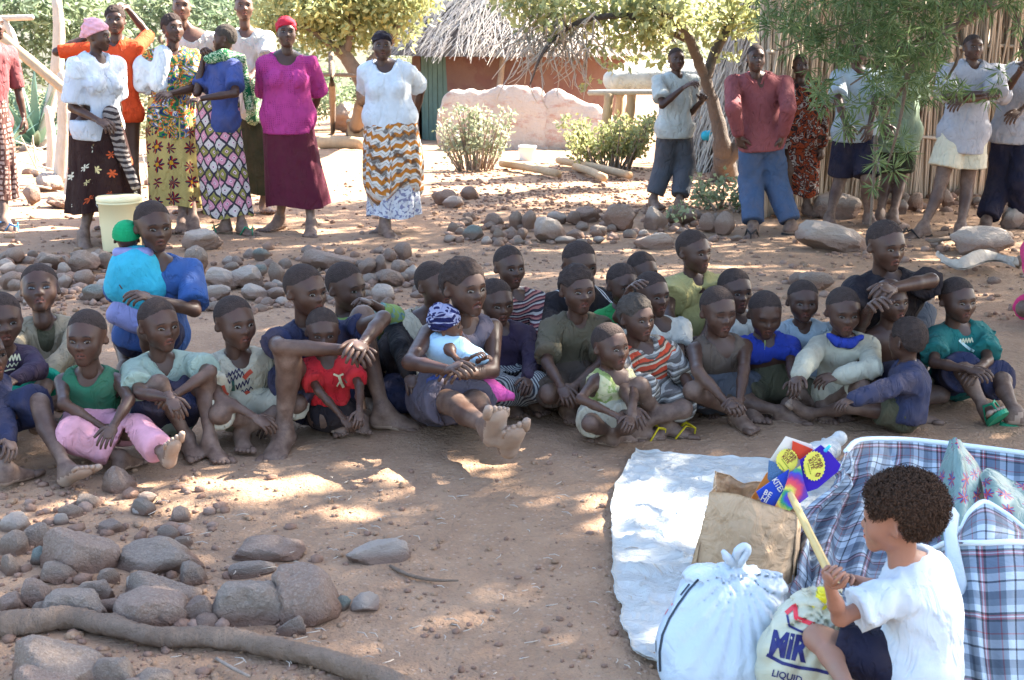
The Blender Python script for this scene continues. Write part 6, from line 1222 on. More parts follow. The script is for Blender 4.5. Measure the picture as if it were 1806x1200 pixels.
c_v = card('violet kite packet with a scalloped yellow badge', [(1411, 812), (1448, 785), (1466, 800), (1483, 820), (1478, 832), (1442, 862), (1424, 868), (1416, 850)], Yc-.008, M_VIO)
c_t = card('tie-dyed rainbow kite packet in front', [(1393, 834), (1412, 822), (1418, 850), (1426, 876), (1372, 917), (1364, 908), (1366, 895), (1384, 862)], Yc-.016, M_TIE)
def badge(o, cx, cy, rx, ry, Y, rot):
    n = 48; a_ = np.linspace(0, 2*pi, n, endpoint=False); rr_ = 1+.05*np.cos(a_*24); P_ = [(cx+rx*rr_[i]*cos(a_[i]), cy+ry*rr_[i]*sin(a_[i])) for i in range(n)]; c = atY(cx, cy, Y); V = np.array([atY(x, y, Y) for x, y in P_]+[c])-np.array(o.location); mk('badge', V, np.array([[n, (i+1) % n, i] for i in range(n)]), M_YC, False, parent=o)
badge(c_v, 1436, 822, 19, 26, Yc-.012, 0); badge(c_w, 1388, 812, 19, 20, Yc+.006, 0)
def flat_txt(o, txt, x, y, w, rot, mat, Y, hs=1.):
    cu = bpy.data.curves.new('t', 'FONT'); cu.body = txt; cu.align_x = 'CENTER'; cu.align_y = 'CENTER'; cu.resolution_u = 1; cu.offset = .02; cu.space_line = .8; to = bpy.data.objects.new('t', cu); COL.objects.link(to); bpy.context.view_layer.update(); tm = bpy.data.meshes.new_from_object(to.evaluated_get(bpy.context.evaluated_depsgraph_get())); bpy.data.objects.remove(to)
    mw = max(v.co.x for v in tm.vertices)-min(v.co.x for v in tm.vertices); s = w/mw; c_, s_ = cos(radians(rot)), sin(radians(rot))
    for v in tm.vertices: X_, Y_ = v.co.x*s, v.co.y*s*hs; v.co = Vector(atY(x+X_*c_+Y_*s_, y+X_*s_-Y_*c_, Y))-o.location
    t = bpy.data.objects.new('lettering', tm); COL.objects.link(t); t.parent = o; tm.materials.append(mat)
flat_txt(c_v, 'SUPER\nCUTE\nKITE', 1438, 816, 26, 68, M_TXT, Yc-.014, 1.); flat_txt(c_v, '------\n-----', 1424, 828, 20, 75, M_TXG, Yc-.014); flat_txt(c_v, '0', 1442, 838, 8, 60, M_TXT, Yc-.014); flat_txt(c_w, 'SUPER\nCUTE\nKITE', 1391, 806, 24, 48, M_TXT, Yc+.004, 1.); flat_txt(c_w, '------\n-----', 1382, 820, 20, 52, M_TXG, Yc+.004)
flat_txt(c_b, 'KITES', 1372, 856, 26, 58, M_LILAC, Yc-.006, 1.4); flat_txt(c_b, 'BE\nHI', 1351, 876, 14, 30, M_LILAC, Yc-.006, 1.)
mb = MB(); mb.add(*tube([atY(1455, 796, Yc-.02), atY(1464, 786, Yc-.02)], [.006, .004], 6)); tag(mb.build('clothes_peg', plain('peg_cyan', '3aa8d0', .3), org=atY(1460, 790, Yc)), 'small bright blue clip on the violet kite packet', 'clip')
# the stick the boy holds
s0, s1 = atY(1394, 872, 3.2), atY(1474, 1034, 2.62); mb = MB(); d_ = nrm(s1-s0); P_ = [s0+(s1-s0)*t for t in np.linspace(0, 1, 9)]; mb.add(*tube(P_, [.0085, .0095, .0095, .01, .0095, .01, .01, .0105, .0105], 6)); tag(mb.build('wooden_stick', plain('peeled_wood', 'c4a86c', .6, .2, 20), org=s0), 'pale square wooden stick held out by the crouching boy', 'stick')

# ------------------------------------------------------------------ the shade trees: boughs over the yard, trunks outside the picture
def bough(px_pts, rad, og, mb): limb(mb, [np.array(p)-og for p in px_pts], rad, 8, 4, .25, len(px_pts))
tr = empty('tree', (4.6, 6.4, 0), 'large narrow-leaved tree whose bough hangs in at the top right', 'tree'); og = np.array(tr.location); r = np.random.default_rng(71); Y_ = 7.6; q_ = lambda x, y, dy=0.: atY(x, y, Y_+dy)
mb = MB(); limb(mb, [(0, 0, -.2), (-.1, 0, 1.2), (-.3, .1, 2.4), (-.8, .3, 3.2)], [.24, .2, .18, .12], 12, 4, .2); limb(mb, [(-.3, .1, 2.4), (-.2, -.8, 3.3), (-.6, -2, 4)], [.12, .1, .05], 9, 4, .2)
limb(mb, [np.array((-.3, .1, 2.4)), q_(1830, -60)-og, q_(1740, 10)-og, q_(1640, 85)-og, q_(1600, 130)-og], [.1, .06, .03, .015, .008], 8, 4, .2)
for pts_ in ([(1740, 10), (1650, 10), (1540, 30), (1440, 60), (1370, 90)], [(1700, 40), (1640, 60), (1560, 110), (1500, 150)], [(1640, 85), (1600, 140), (1570, 190), (1545, 240)], [(1600, 130), (1590, 200), (1575, 260), (1562, 300)], [(1680, 50), (1690, 100), (1670, 140)], [(1740, 10), (1790, 20), (1800, 60)], [(1545, 240), (1540, 330), (1535, 400)]):
    limb(mb, [q_(x, y, .15*sin(x*.05))-og for x, y in pts_], [.013, .010, .008, .005, .004][:len(pts_)], 5, 3, .2)
mb.build('trunk', M_BARK, tr)
def rosette(c, R, n, r, zb=-.1): d = rdir(r, n, zb); return np.repeat(c[None], n, 0)+d*R*.1, d, R*r.uniform(.6, 1.1, n)
Ps, Ds, Ls = [], [], []
def dens(x, y):
    f = 0
    for cx, cy, rx, ry, w in ((1600, -5, 190, 45, 1.3), (1520, 60, 150, 50, 1.2), (1600, 110, 95, 50, 1.2), (1440, 50, 75, 40, 1.), (1560, 170, 55, 30, .6), (1660, 45, 50, 45, .8), (1790, 5, 60, 25, .5), (1500, 150, 60, 30, .6), (1370, 15, 60, 30, .6), (1660, 150, 30, 25, .5), (1530, 205, 35, 18, .3)): f = max(f, w*math.exp(-((x-cx)/rx)**2-((y-cy)/ry)**2))
    return f
k = 0
while k < 400:
    x, y = r.uniform(1330, 1810), r.uniform(-60, 260)
    if (abs(x-1718) < 42 and 35 < y < 150) or (1270 < x < 1385 and y > 62) or (abs(x-1412) < 24 and 90 < y < 150 and r.random() < .6): continue
    if r.random() < dens(x, y): c = q_(x, y, r.uniform(-.45, .45))-og; a_, b2, c2 = rosette(c, .095, 15, r, -.35); Ps.append(a_); Ds.append(b2); Ls.append(c2); k += 1
for x, y, R in ((1500, 220, .10), (1560, 255, .13), (1575, 300, .14), (1548, 285, .12), (1488, 228, .12), (1540, 330, .08), (1590, 245, .11), (1600, 270, .09)):
    a_, b2, c2 = rosette(q_(x, y, .05)-og, R, 34, r, -.1); Ps.append(a_); Ds.append(b2); Ls.append(c2)
Ps, Ds, Ls = map(np.concatenate, (Ps, Ds, Ls)); V, Q = quads_leaf(Ps, Ds, rdir(r, len(Ps)), Ls, .0105, .25); mk('crown', V, Q, M_LNEED, False, parent=tr)
# crowns overhead, out of the picture: they throw the dappled shade
LIT = [  # sunny patches on the ground (picture px): cx, cy, rx, ry, strength
 (660, 800, 100, 9, 1.), (420, 800, 60, 8, .4), (960, 800, 90, 12, 1.), (600, 835, 260, 14, 1.), (820, 828, 120, 8, .7), (430, 850, 160, 22, 1.), (400, 890, 200, 16, .7), (560, 905, 160, 14, .9), (560, 955, 100, 14, .6), (700, 868, 100, 7, .35), (250, 870, 120, 12, .5), (1060, 785, 60, 8, .5), (1230, 806, 40, 8, .2), (1060, 935, 50, 6, .5), (980, 990, 60, 7, .3),
 (150, 1085, 60, 6, .4), (20, 910, 40, 14, .7), (180, 930, 40, 10, .4), (1150, 850, 60, 30, .35), (1160, 950, 70, 50, .45), (1250, 1080, 70, 40, .55), (1620, 1020, 50, 30, .4), (1000, 480, 300, 12, .5), (1300, 470, 260, 8, .6), (560, 405, 120, 8, .5), (1700, 520, 120, 10, .5), (1760, 690, 80, 8, .4), (1700, 460, 130, 10, .7), (300, 400, 200, 10, .5), (1100, 440, 200, 10, .4)]
def lit(x, y):
    X_ = np.array([x, y, 0])-C0; zc = X_@FW
    if zc < .5: return 0
    px = 903+FPX*X_[0]/zc; py = 600-FPX*(X_@UPV)/zc; return max([w*math.exp(-(((px-a)/rx)**2+((py-b)/ry)**2)**1.5) for a, b, rx, ry, w in LIT])
_Yt = onz(1064, 768)[1]-.05; SUNNY = [(atY(1085, 612, _Yt), .085), (atY(1092, 665, _Yt), .085), (atY(1075, 725, _Yt), .06), (atY(905, 735, 4.9), .07), (atY(1610, 1010, 2.7), .09), (atY(1560, 1120, 2.6), .06), (atY(165, 110, 10.6), .30), (atY(160, 60, 10.6), .2), (atY(170, 180, 10.6), .25), (atY(268, 120, 10.9), .28), (atY(305, 60, 10.9), .12), (atY(350, 40, 11.6), .3), (atY(440, 30, 11.6), .3), (atY(517, 55, 11.), .10), (atY(1225, 140, 11.8), .15), (atY(1262, 1075, 2.9), .10), (atY(1180, 880, 4), .2)]
def sunny(p):
    for q, r_ in SUNNY:
        d = p-q; t = d@np.array(SUND)
        if t > 0 and np.linalg.norm(d-np.array(SUND)*t) < r_: return True
    return False
def shadecrown(label, loc, tgt, n, seed, hmin, hmax, L=.11, W_=.075):
    """leaf sprays between the sun and a stretch of ground; tgt(r) gives the shaded ground point or None"""
    r = np.random.default_rng(seed); o = empty('tree', loc, label, 'tree', 'shade trees beside the yard'); og = np.array(loc, float); mb = MB(); pts = []
    while len(pts) < n:
        g = tgt(r)
        if g is None: continue
        if r.random() < 1.7*lit(*g): continue
        h = r.uniform(hmin, hmax); t = h/SUND.z; p_ = np.array([g[0]+SUND.x*t, g[1]+SUND.y*t, h])
        if not sunny(p_) or r.random() < .04: pts.append(p_)
    pts = np.array(pts)
    top = np.array([loc[0], loc[1], hmin*.7]); limb(mb, [np.array(loc)-og-[0, 0, .2], (np.array(loc)+top)/2-og+[.1, 0, 0], top-og], [.28, .22, .18], 12, 4, .2)
    for k in range(16): e = pts[r.integers(len(pts))]; limb(mb, [top-og, (top+e)/2-og+[0, 0, .3], e-og], [.09, .05, .02], 7, 4, .2)
    mb.build('trunk', M_BARK, o); P_ = np.repeat(pts, 7, 0)-og+r.normal(0, .055, (n*7, 3)); V, Q = quads_leaf(P_, rdir(r, len(P_), -.3), rdir(r, len(P_)), L*r.uniform(.6, 1.2, len(P_)), W_*r.uniform(.7, 1.2, len(P_)), .15); mk('crown', V, Q, M_LGREEN, False, parent=o)
    return o
def region(x0, x1, y0, y1, f=None):
    def g(r):
        x, y = r.uniform(x0, x1), r.uniform(y0, y1)
        return (x, y) if f is None or f(x, y) else None
    return g
# shade reaches from behind the viewer to the feet of the people standing
SH1 = shadecrown('shade tree overhanging the near ground from the right', (9.2, 5.2, 0), region(-3.5, 4.2, 1.2, 6.2), 8600, 81, 4.2, 6.2)
SH2 = shadecrown('shade tree overhanging the seated children from the right', (9.6, 10.5, 0), region(-4.5, 5., 5.8, 9.0), 7200, 82, 4.2, 6.4)
SH3 = shadecrown('shade tree overhanging the standing people from behind', (8.6, 13.5, 0), region(-3.2, 4.6, 8.6, 11.8, lambda x, y: True), 2700, 83, 4.4, 6.6)

T = lambda m, **k: dict(k='top', m=CL[m], **k)
B = lambda m, **k: dict(k='bottom', m=CL[m], **k)
D = lambda m, *p, **k: dict(k='blob', m=CL[m], p=list(p), **k)
KT = lambda m, st, **k: dict(k='skirt', m=CL[m], st=st, **k)
ROW = 'children sitting on the ground'; STAND = 'women standing behind the children'; BOYS = 'young men standing by the reed fence'
P = []
def A(label, **k): k['label'] = label; k['id'] = len(P); P.append(k)
# ---- seated, front row from the left (pixels of the 1806 x 1200 photograph)
A('child cut off at the left edge in a dark purple sweater and green trousers', group=ROW, S=1.05, pel=-15, g=742, ty=25, nk=(8, 612, -.03), hd=(3, 562, 100, 30, 5), ra='lap', la=((68, 652, -1), (28, 668, -1)), ll=((82, 676, -1), (62, 742, -1), (98, 735, -1)),
  wear=[T('plum', sl=2, dn=.05, n='sweater'), B('tealg', fr=1.05)])
A('child at the left edge in dark blue, one bare leg stretched over the stones', group=ROW, S=1.15, pel=-62, g=800, ty=60, nk=(-42, 668, -.05), hd=(-30, 625, 105, 60, 0), ra='lap', la=((5, 735, -1), (15, 775, -1)),
  rl=((-22, 770, -1), (12, 828, 'g'), (62, 822, 'g')), ll=((68, 712, -1), (118, 828, 'g'), (163, 800, -1)), wear=[T('navy', sl=2, dn=.05, n='sweater'), B('navy', fr=1., loose=.03, n='shorts')])
A('child looking up in a buttoned tan cardigan over a dark jersey', group=ROW, S=1.12, pel=92, g=705, ty=15, nk=(82, 562, -.02), hd=(70, 508, 94, 18, -12), ra=((22, 618, -1), (72, 655, -1)), la=((132, 612, -1), (88, 655, -1)),
  wear=[T('khaki', sl=.5, nc=.75, n='jersey'), T('tan', sl=2, e=.019, deep=.14, dn=.02, n='cardigan'), B('dark', fr=1.5)])
A('child in a green sleeveless top and pale pink trousers, hands in lap', group=ROW, S=1.04, pel=166, g=792, ty=3, nk=(158, 650, -.02), hd=(153, 594, 104, -2, 2), ra=((112, 712, -1), (178, 752, -1)), la=((228, 706, -1), (200, 752, -1)),
  rl=((130, 768, -1), (214, 806, 'g'), (240, 806, 'g')), ll=((240, 762, -1), (292, 800, -1), (300, 752, -1)), wear=[T('green', sl=0, nc=1.25, dn=.0, n='vest', e=.014), B('pinkp', fr=1.8, loose=.02)])
A('older girl in a blue shirt holding the baby in the green knitted hat', group=ROW, S=1.42, pel=272, g=668, pz=.20, ty=12, nk=(283, 452, -.03), hd=(270, 398, 96, 35, 5), ra=((205, 520, 1), (207, 500, -1)), la=((343, 548, -1), (272, 528, -1)),
  rl=((212, 578, -1), (222, 650, 'g')), ll=((262, 584, -1), (270, 655, 'g')), wear=[T('blue', sl=.85, nc=.9, dn=.03, e=.014, loose=.02), B('navy', fr=.35, n='shorts')])
A('baby in a green knitted hat and a turquoise knitted jacket, seen from behind', S=.62, pel=(240, 535), Y=5.62, ty=190, nk=(232, 452, 0), hd=(224, 420, 60, 190, 0), hair='knit', hatm=CL['knitg'], hatn='knitted_hat', ra=((195, 490, 1), (205, 470, 1)), la=((288, 490, 1), (280, 470, 1)), hidelegs=1, eyes=0,
  wear=[D('turq', (225, 470, 30, 215, 505, 30, 0), (250, 465, 32, 262, 500, 30, 0), (238, 480, 40, 245, 520, 34, 0), (215, 505, 24, 268, 505, 26, -.02), n='knitted_jacket', fa=.006), D('lav', (225, 540, 24, 245, 560, 24, -.02), (205, 556, 18, 250, 575, 16, -.04), n='blanket'), D('lav', (208, 446, 10, 262, 446, 10, -.03), n='collar')])
A('child in a sage green open-collar shirt with wrists crossed over the knees', group=ROW, S=1.12, pel=292, g=772, ty=30, nk=(285, 626, -.04), hd=(280, 572, 98, 45, 3), ra=((247, 694, -1), (300, 702, -1), (322, 735), .5), la=((372, 655, -1), (308, 698, -1), (285, 704), .5),
  rl=((280, 678, -1), (330, 772, 'g'), (348, 800, 'g')), ll=((364, 672, -1), (370, 778, 'g'), (390, 802, 'g')), wear=[T('sage', sl=.75, nc=1.05, deep=.07, e=.015, loose=.025), B('navy', fr=.75, n='shorts', loose=.03)])
A('child in a cream t-shirt with a faded red and green print, legs crossed', group=ROW, S=1.1, pel=428, g=757, ty=22, nk=(420, 620, -.03), hd=(414, 568, 98, 42, 3), ra=((385, 700, -1), (448, 735, -1)), la=((472, 690, 1), (470, 735, -1)),
  rl=((385, 732, -1), (485, 752, 'g')), ll=((525, 712, -1), (425, 762, 'g')), wear=[T('cream', sl=.75, nc=1.15, e=.016, loose=.03), B('cream', fr=1., n='shorts')])
A('teenage boy in a navy t-shirt with arms wrapped round both knees', group=ROW, S=1.48, pel=560, g=745, ty=28, nk=(548, 566, -.05), hd=(538, 512, 100, 50, 4), ra=((492, 612, -1), (617, 618, -1), (645, 625)), la=((676, 562, -1), (640, 606, -1), (622, 622)),
  rl=((508, 632, -1), (500, 758, 'g'), (488, 788, 'g')), ll=((640, 560, -1), (676, 725, 'g'), (722, 744, 'g')), wear=[T('navy', sl=.45, nc=1., e=.013, loose=.02), B('navy', fr=.5, n='shorts', loose=.03)])
A('toddler in a red t-shirt peeping over the teenage boy\'s forearm', group=ROW, S=.86, pel=584, g=762, ty=8, nk=(578, 630, -.02), hd=(569, 583, 86, 12, 10), ra=((562, 690, -1), (604, 736, -1)), la=((634, 682, -1), (634, 724, -1)),
  rl=((552, 722, -1), (600, 742, 'g')), ll=((628, 705, -1), (640, 738, 'g')), wear=[T('red', sl=.7, nc=.9, e=.012, loose=.018, dn=-.06), B('dark', fr=.7, n='shorts', e=.002, loose=.004)])
A('boy behind the teenager in a yellow-green shirt, hand to his mouth', group=ROW, S=1.22, pel=645, g=690, ty=25, nk=(628, 552, -.02), hd=(610, 506, 96, 55, 6), ra=((590, 610, 1), (620, 640, -1)), la=((695, 560, -1), (652, 534, -1), (632, 530), .9),
  rl=((640, 650, -1), (660, 700, 'g')), ll=((700, 610, -1), (706, 690, 'g')), wear=[T('lime', sl=1.4, e=.016), B('dark', fr=1.7)])
A('child half hidden behind the girl with the baby, dark sleeves under a pale vest', group=ROW, S=1.2, pel=735, g=700, ty=30, nk=(742, 552, -.02), hd=(765, 502, 88, 50, 3), ra=((708, 615, -1), (722, 662, -1)), wear=[T('black', sl=1.9, n='jersey'), T('cream', sl=0, e=.018, ah=1.1, n='vest'), B('navy', fr=1.5)])
A('girl in a grey sleeveless top cradling a baby, bare soles towards the viewer', group=ROW, S=1.4, pel=785, g=748, ty=25, nk=(820, 556, -.04), hd=(818, 506, 106, 42, 2), hair='curly', head='child_open', ra=((722, 640, -1), (790, 652, -1), (825, 640), .5), la=((868, 655, -1), (812, 660, -1), (785, 648), .5),
  rl=((800, 712, -1), (860, 752, -1), (868, 692, -1)), ll=((842, 712, -1), (892, 772, -1), (904, 722, -1)), wear=[T('greyv', sl=0, nc=1., e=.013, n='vest'), B('greyv', fr=.8, loose=.03, n='shorts')])
A('baby in a camouflage sun hat lying in the girl\'s arms in pale blue and pink', S=.6, pel=(842, 668), Y=4.86, ty=60, nk=(796, 598, 0), hd=(788, 572, 66, 80, 0, 0, -25), skin='warm', hair='camo', hatm=CL['camo'], hatn='sun_hat', ra=((812, 640, -1), (835, 628, -1)), la=((835, 640, -1), (855, 632, -1)), hidelegs=1,
  wear=[D('sky', (775, 612, 28, 800, 618, 26, 0), (795, 620, 26, 835, 628, 18, 0), (838, 632, 10, 856, 634, 8, -.03), n='babygrow', fa=.004), D('pinkb', (790, 678, 20, 860, 690, 24, 0), (850, 686, 20, 900, 700, 8, -.03), n='blanket', fa=.006), D('blueg', (762, 676, 12, 800, 664, 12, -.02), n='cloth')])
A('child in a dark purple sweater and striped trousers beside the girl with the baby', group=ROW, S=1.08, pel=900, g=705, ty=20, nk=(882, 572, -.02), hd=(874, 532, 88, 28, 8), ra=((858, 620, 1), (890, 665, -1)), la=((938, 640, -1), (932, 668, -1)), rl=((888, 690, -1), (940, 702, 'g')), ll=((945, 682, -1), (900, 706, 'g')),
  wear=[T('plum', sl=1.95, nc=.8, dn=.02, n='sweater'), B('stripe_g', fr=1.6)])
A('child in a red and white striped long-sleeved jersey, second row', group=ROW, S=1.12, pel=925, g=664, ty=25, nk=(908, 512, -.02), hd=(898, 470, 80, 28, 2), ra=((885, 580, 1), (920, 620, -1)), la=((950, 585, -1), (950, 632, -1)), wear=[T('stripe_r', sl=1.95, nc=.85, n='jersey'), B('dark', fr=1.5)])
A('boy in a black track jacket with white stripes, head behind another child', group=ROW, S=1.3, pel=1015, g=655, ty=22, nk=(1020, 508, -.02), hd=(1022, 464, 84, 25, 12), ra=((972, 590, -1), (1000, 630, -1)), la=((1075, 590, -1), (1050, 630, -1)), wear=[T('track', sl=1.95, nc=.8, e=.016, n='jacket'), B('dark', fr=1.5)])
A('child in a loose olive brown t-shirt with cropped curly hair', group=ROW, S=1.16, pel=1008, g=714, ty=15, nk=(1018, 556, -.02), hd=(1018, 510, 90, 22, 2), hair='curly', ra=((965, 640, -1), (990, 682, -1)), la=((1062, 640, -1), (1015, 680, -1)), rl=((968, 695, -1), (1030, 712, 'g')), ll=((1052, 690, -1), (1000, 714, 'g')),
  wear=[T('olive', sl=.85, e=.015, loose=.016), B('brownv', fr=.9, n='shorts')])
A('child mostly hidden, bright green top, behind the child with raised arm', group=ROW, S=1.05, pel=1085, g=680, ty=20, nk=(1100, 540, -.02), hd=(1098, 502, 80, 25, 6), wear=[T('vgreen', sl=.8), B('dark', fr=1.)])
A('child showing only forehead and eyes in the back row', group=ROW, S=1.1, pel=1138, g=645, ty=25, nk=(1136, 516, -.02), hd=(1133, 480, 76, 30, 4), wear=[T('wht2', sl=.8), B('dark', fr=1.)])
A('child in a white t-shirt with one arm raised to the head', group=ROW, S=1.1, pel=1165, g=696, ty=25, nk=(1162, 562, -.02), hd=(1150, 518, 84, 32, 4), ra=((1090, 560, -1), (1112, 508, -1), (1130, 492), .3), la=((1198, 636, -1), (1192, 672, -1)), wear=[T('white', sl=.6, nc=1.1), B('jeans', fr=.9, n='shorts')])
A('child in an orange striped tank over a striped tee, yellow flip-flops', group=ROW, S=1.12, pel=1160, g=738, ty=25, nk=(1132, 604, -.03), hd=(1122, 560, 86, 35, 2), hc='g', hair='curly', ra=((1095, 680, -1), (1115, 720, -1)), la=((1216, 680, -1), (1252, 718, 'g'), (1268, 738), .4),
  rl=((1128, 682, -1), (1172, 744, 'g'), (1208, 758, 'g')), ll=((1205, 722, -1), (1122, 752, 'g'), (1160, 762, 'g')), sandals=(M_SOLE['brown'], M_SOLE['yellow']), wear=[T('stripe_s', sl=.75, e=.011), T('stripe_o', sl=0, e=.02, ah=.9, nc=1.3, n='vest'), B('stripe_s', fr=.9, n='shorts')])
A('smallest toddler in a pale singlet with sunlight on the face', group=ROW, S=.9, pel=1064, g=768, ty=30, nk=(1086, 652, -.02), hd=(1076, 610, 88, 40, 2), ra=((1024, 704, -1), (1085, 732, -1)), la=((1118, 700, -1), (1112, 734, -1)), rl=((1040, 748, -1), (1092, 762, 'g'), (1110, 768, 'g')), ll=((1118, 742, -1), (1080, 768, 'g'), (1060, 770, 'g')),
  wear=[T('singlet', sl=0, nc=1.3, e=.012, n='singlet'), B('cream', fr=.6, n='shorts', e=.018)])
A('girl in a puff-sleeved yellow dress kneeling highest in the back row', group=ROW, S=1.22, pel=1222, g=655, pz=.12, ty=20, nk=(1224, 484, -.02), hd=(1223, 443, 82, 42, 3), ra=((1180, 560, -1), (1205, 600, -1)), la=((1262, 555, -1), (1240, 595, -1)),
  wear=[T('yellow', sl=.45, nc=.8, e=.018, loose=.05, n='dress'), D('yellow', (1200, 560, 34, 1195, 590, 38, -.02), (1240, 560, 34, 1240, 590, 36, -.02), (1220, 525, 36, 1215, 560, 42, 0), n='dress_skirt', fa=.012)])
A('child in a white top with red shoulders behind the clasped-hands child', group=ROW, S=1.08, pel=1300, g=672, ty=18, nk=(1302, 552, -.02), hd=(1296, 512, 82, 22, 4), wear=[T('white', sl=.8, nc=.8), T('red', sl=.5, e=.015, dn=-.22, n='yoke'), B('dark', fr=1.)])
A('child in a dark torn vest, eyes closed, hands clasped between the knees', group=ROW, S=1.16, pel=1265, g=730, ty=20, nk=(1270, 592, -.04), hd=(1266, 548, 92, 22, 8), eyes=0, ra=((1230, 655, -1), (1282, 712, -1), (1305, 722), .7), la=((1312, 652, -1), (1304, 706, -1), (1288, 722), .7),
  rl=((1222, 690, -1), (1300, 728, 'g')), ll=((1368, 676, -1), (1318, 712, 'g')), wear=[T('brownv', sl=0, nc=1.3, deep=.08, n='vest', ah=1.05), B('grey', fr=.7, n='shorts')])
A('child in a bright blue cape tied at the neck over a bare chest', group=ROW, S=1.02, pel=1360, g=712, ty=8, nk=(1350, 592, -.02), hd=(1349, 553, 84, 5, 18), eyes=0, la=((1395, 650, -1), (1400, 675, -1)), wear=[T('cape', sl=.6, e=.014, dn=-.12, open=1, n='cape'), D('singlet', (1349, 600, 2.2, 1351, 632, 1.6, -.12), n='tie_cord', fa=0), B('khaki', fr=.8, n='shorts')])
A('child in a pale blue frilled dress facing the viewer', group=ROW, S=1.02, pel=1410, g=695, ty=0, nk=(1415, 568, -.02), hd=(1416, 530, 78, 0, 4), wear=[T('wht2', sl=.5, nc=.85, e=.014, n='dress'), D('wht2', (1395, 660, 26, 1430, 660, 26, -.03), n='dress_skirt')])
A('child in a thick cream sweater with a blue collar', group=ROW, S=1.06, pel=1482, g=728, ty=3, nk=(1490, 590, -.02), hd=(1487, 548, 88, 4, 10), ra=((1424, 636, -1), (1408, 664, -1)), la=((1536, 650, -1), (1476, 664, -1)), rl=((1425, 690, -1), (1480, 712, 'g')), ll=((1520, 685, -1), (1450, 716, 'g')),
  wear=[T('sweater', sl=1.9, nc=1., e=.015, loose=.016, n='sweater'), D('cape', (1462, 592, 6, 1478, 604, 6, -.08), (1478, 604, 6, 1500, 606, 6, -.09), (1500, 606, 6, 1520, 594, 6, -.08), n='collar', fa=0), B('cream', fr=.9)])
A('teenager in a dark t-shirt resting an arm on a raised knee', group=ROW, S=1.52, pel=1560, g=690, ty=10, nk=(1566, 478, -.03), hd=(1562, 432, 92, 25, 8), ra=((1512, 580, -1), (1535, 545, -1)), la=((1642, 495, -1), (1575, 508, -1), (1548, 515), .5), rl=((1535, 560, -1), (1545, 665, 'g')), ll=((1628, 520, -1), (1622, 655, 'g')),
  wear=[T('dark', sl=.7, nc=.95, e=.014, loose=.03), B('grey', fr=.8, n='shorts')])
A('shirtless child with a shaven head in front of the seated teenager', group=ROW, S=1.04, pel=1555, g=712, ty=20, nk=(1570, 572, -.02), hd=(1571, 530, 82, 28, 3), hair=None, head='child', ra=((1520, 640, -1), (1545, 680, -1)), la=((1608, 645, -1), (1585, 690, -1)), wear=[B('khaki', fr=.8, n='shorts')])
A('toddler in a navy jersey seen from behind with legs stretched out', group=ROW, S=.92, pel=1588, g=758, ty=-100, py=-88, nk=(1603, 640, -.0), hd=(1600, 600, 84, -145, 5), hair='curly', head='child', ra=((1545, 660, 1), (1508, 690, 1)), la=((1552, 690, -1), (1505, 705, -1)), rl=((1500, 702, 1), (1440, 712, 'g'), (1418, 684, -1)), ll=((1498, 716, -1), (1430, 730, 'g'), (1400, 700, -1)),
  wear=[T('navyk', sl=1.95, nc=.7, e=.018, dn=.03, n='jersey'), B('khaki', fr=.5, n='shorts')])
A('boy in a dark green printed t-shirt and wide shorts, green flip-flops', group=ROW, S=1.12, pel=1688, g=702, ty=15, nk=(1692, 570, -.02), hd=(1688, 528, 84, 20, 4), ra=((1648, 640, -1), (1708, 652, -1)), la=((1742, 636, -1), (1722, 655, -1)), rl=((1700, 655, -1), (1738, 722, 'g'), (1750, 706, -1)), ll=((1768, 672, -1), (1790, 726, 'g'), (1812, 738, 'g')),
  sandals=(M_SOLE['green'], M_SOLE['green']), wear=[T('teal', sl=.75, nc=.85, e=.015, loose=.025), B('navy', fr=.95, loose=.04, n='shorts')])
A('person in a rose pink top cut off at the right edge', group=ROW, S=1.4, pel=1872, g=560, ty=-10, nk=(1864, 420, 0), hd=(1866, 375, 80, -10, 0), ra=((1828, 470, -1), (1836, 510, -1)), wear=[T('hotp', sl=1.9, e=.02, loose=.04), B('hotp', fr=1., n='shorts')], vx=.015)
# ---- standing: women
def ST(label, grp, feet, **k):
    G = onz(feet[0], feet[1]); S = k['S']; k.setdefault('vx', .0145); k.setdefault('head', 'adult'); k['pose'] = 'stand'
    k['Y'] = G[1]; A(label, group=grp, **k)
ST('person at the left edge in a netted brown wrap and blue sandals', STAND, (5, 400), S=1.6, pel=(-15, 215), ty=60, nk=(-12, 75, 0), hd=(-14, 45, 56, 60), rl=((-8, 300, -1), (8, 392, 'g'), (30, 404, 'g')), ll=((-18, 300, -1), (-18, 392, 'g')), sandals=(M_SOLE['blue'], M_SOLE['blue']), wear=[T('brick', sl=1), KT('net', [(170, -40, 8), (260, -42, 26), (348, -50, 34)], n='wrap_skirt')])
ST('woman in a pink headscarf and white blouse with a dark floral wrap', STAND, (135, 425), S=1.66, pel=(172, 222), ty=50, nk=(170, 96, 0), hd=(172, 64, 56, 82, 8), hair='scarf', hatm=CL['pinks'], ra=((128, 190, 1), (172, 212, -1)), la=((205, 175, 1), (212, 215, 1)), bust=1, ll=((190, 320, 1), (200, 405, 'g')), rl=((150, 320, -1), (128, 416, 'g'), (150, 428, 'g')),
   wear=[T('blouse2', sl=.9, nc=.9, e=.02, loose=.05, dn=.06, n='blouse'), T('bw', sl=.3, e=.026, nc=1.1, dn=-.12, n='shawl'), KT('skb', [(196, 126, 208), (230, 122, 218), (300, 124, 236), (372, 120, 248)], n='wrap_skirt'), D('zebra', (195, 200, 14, 215, 270, 10, -.12), (215, 270, 10, 240, 330, 8, -.12), n='sash')])
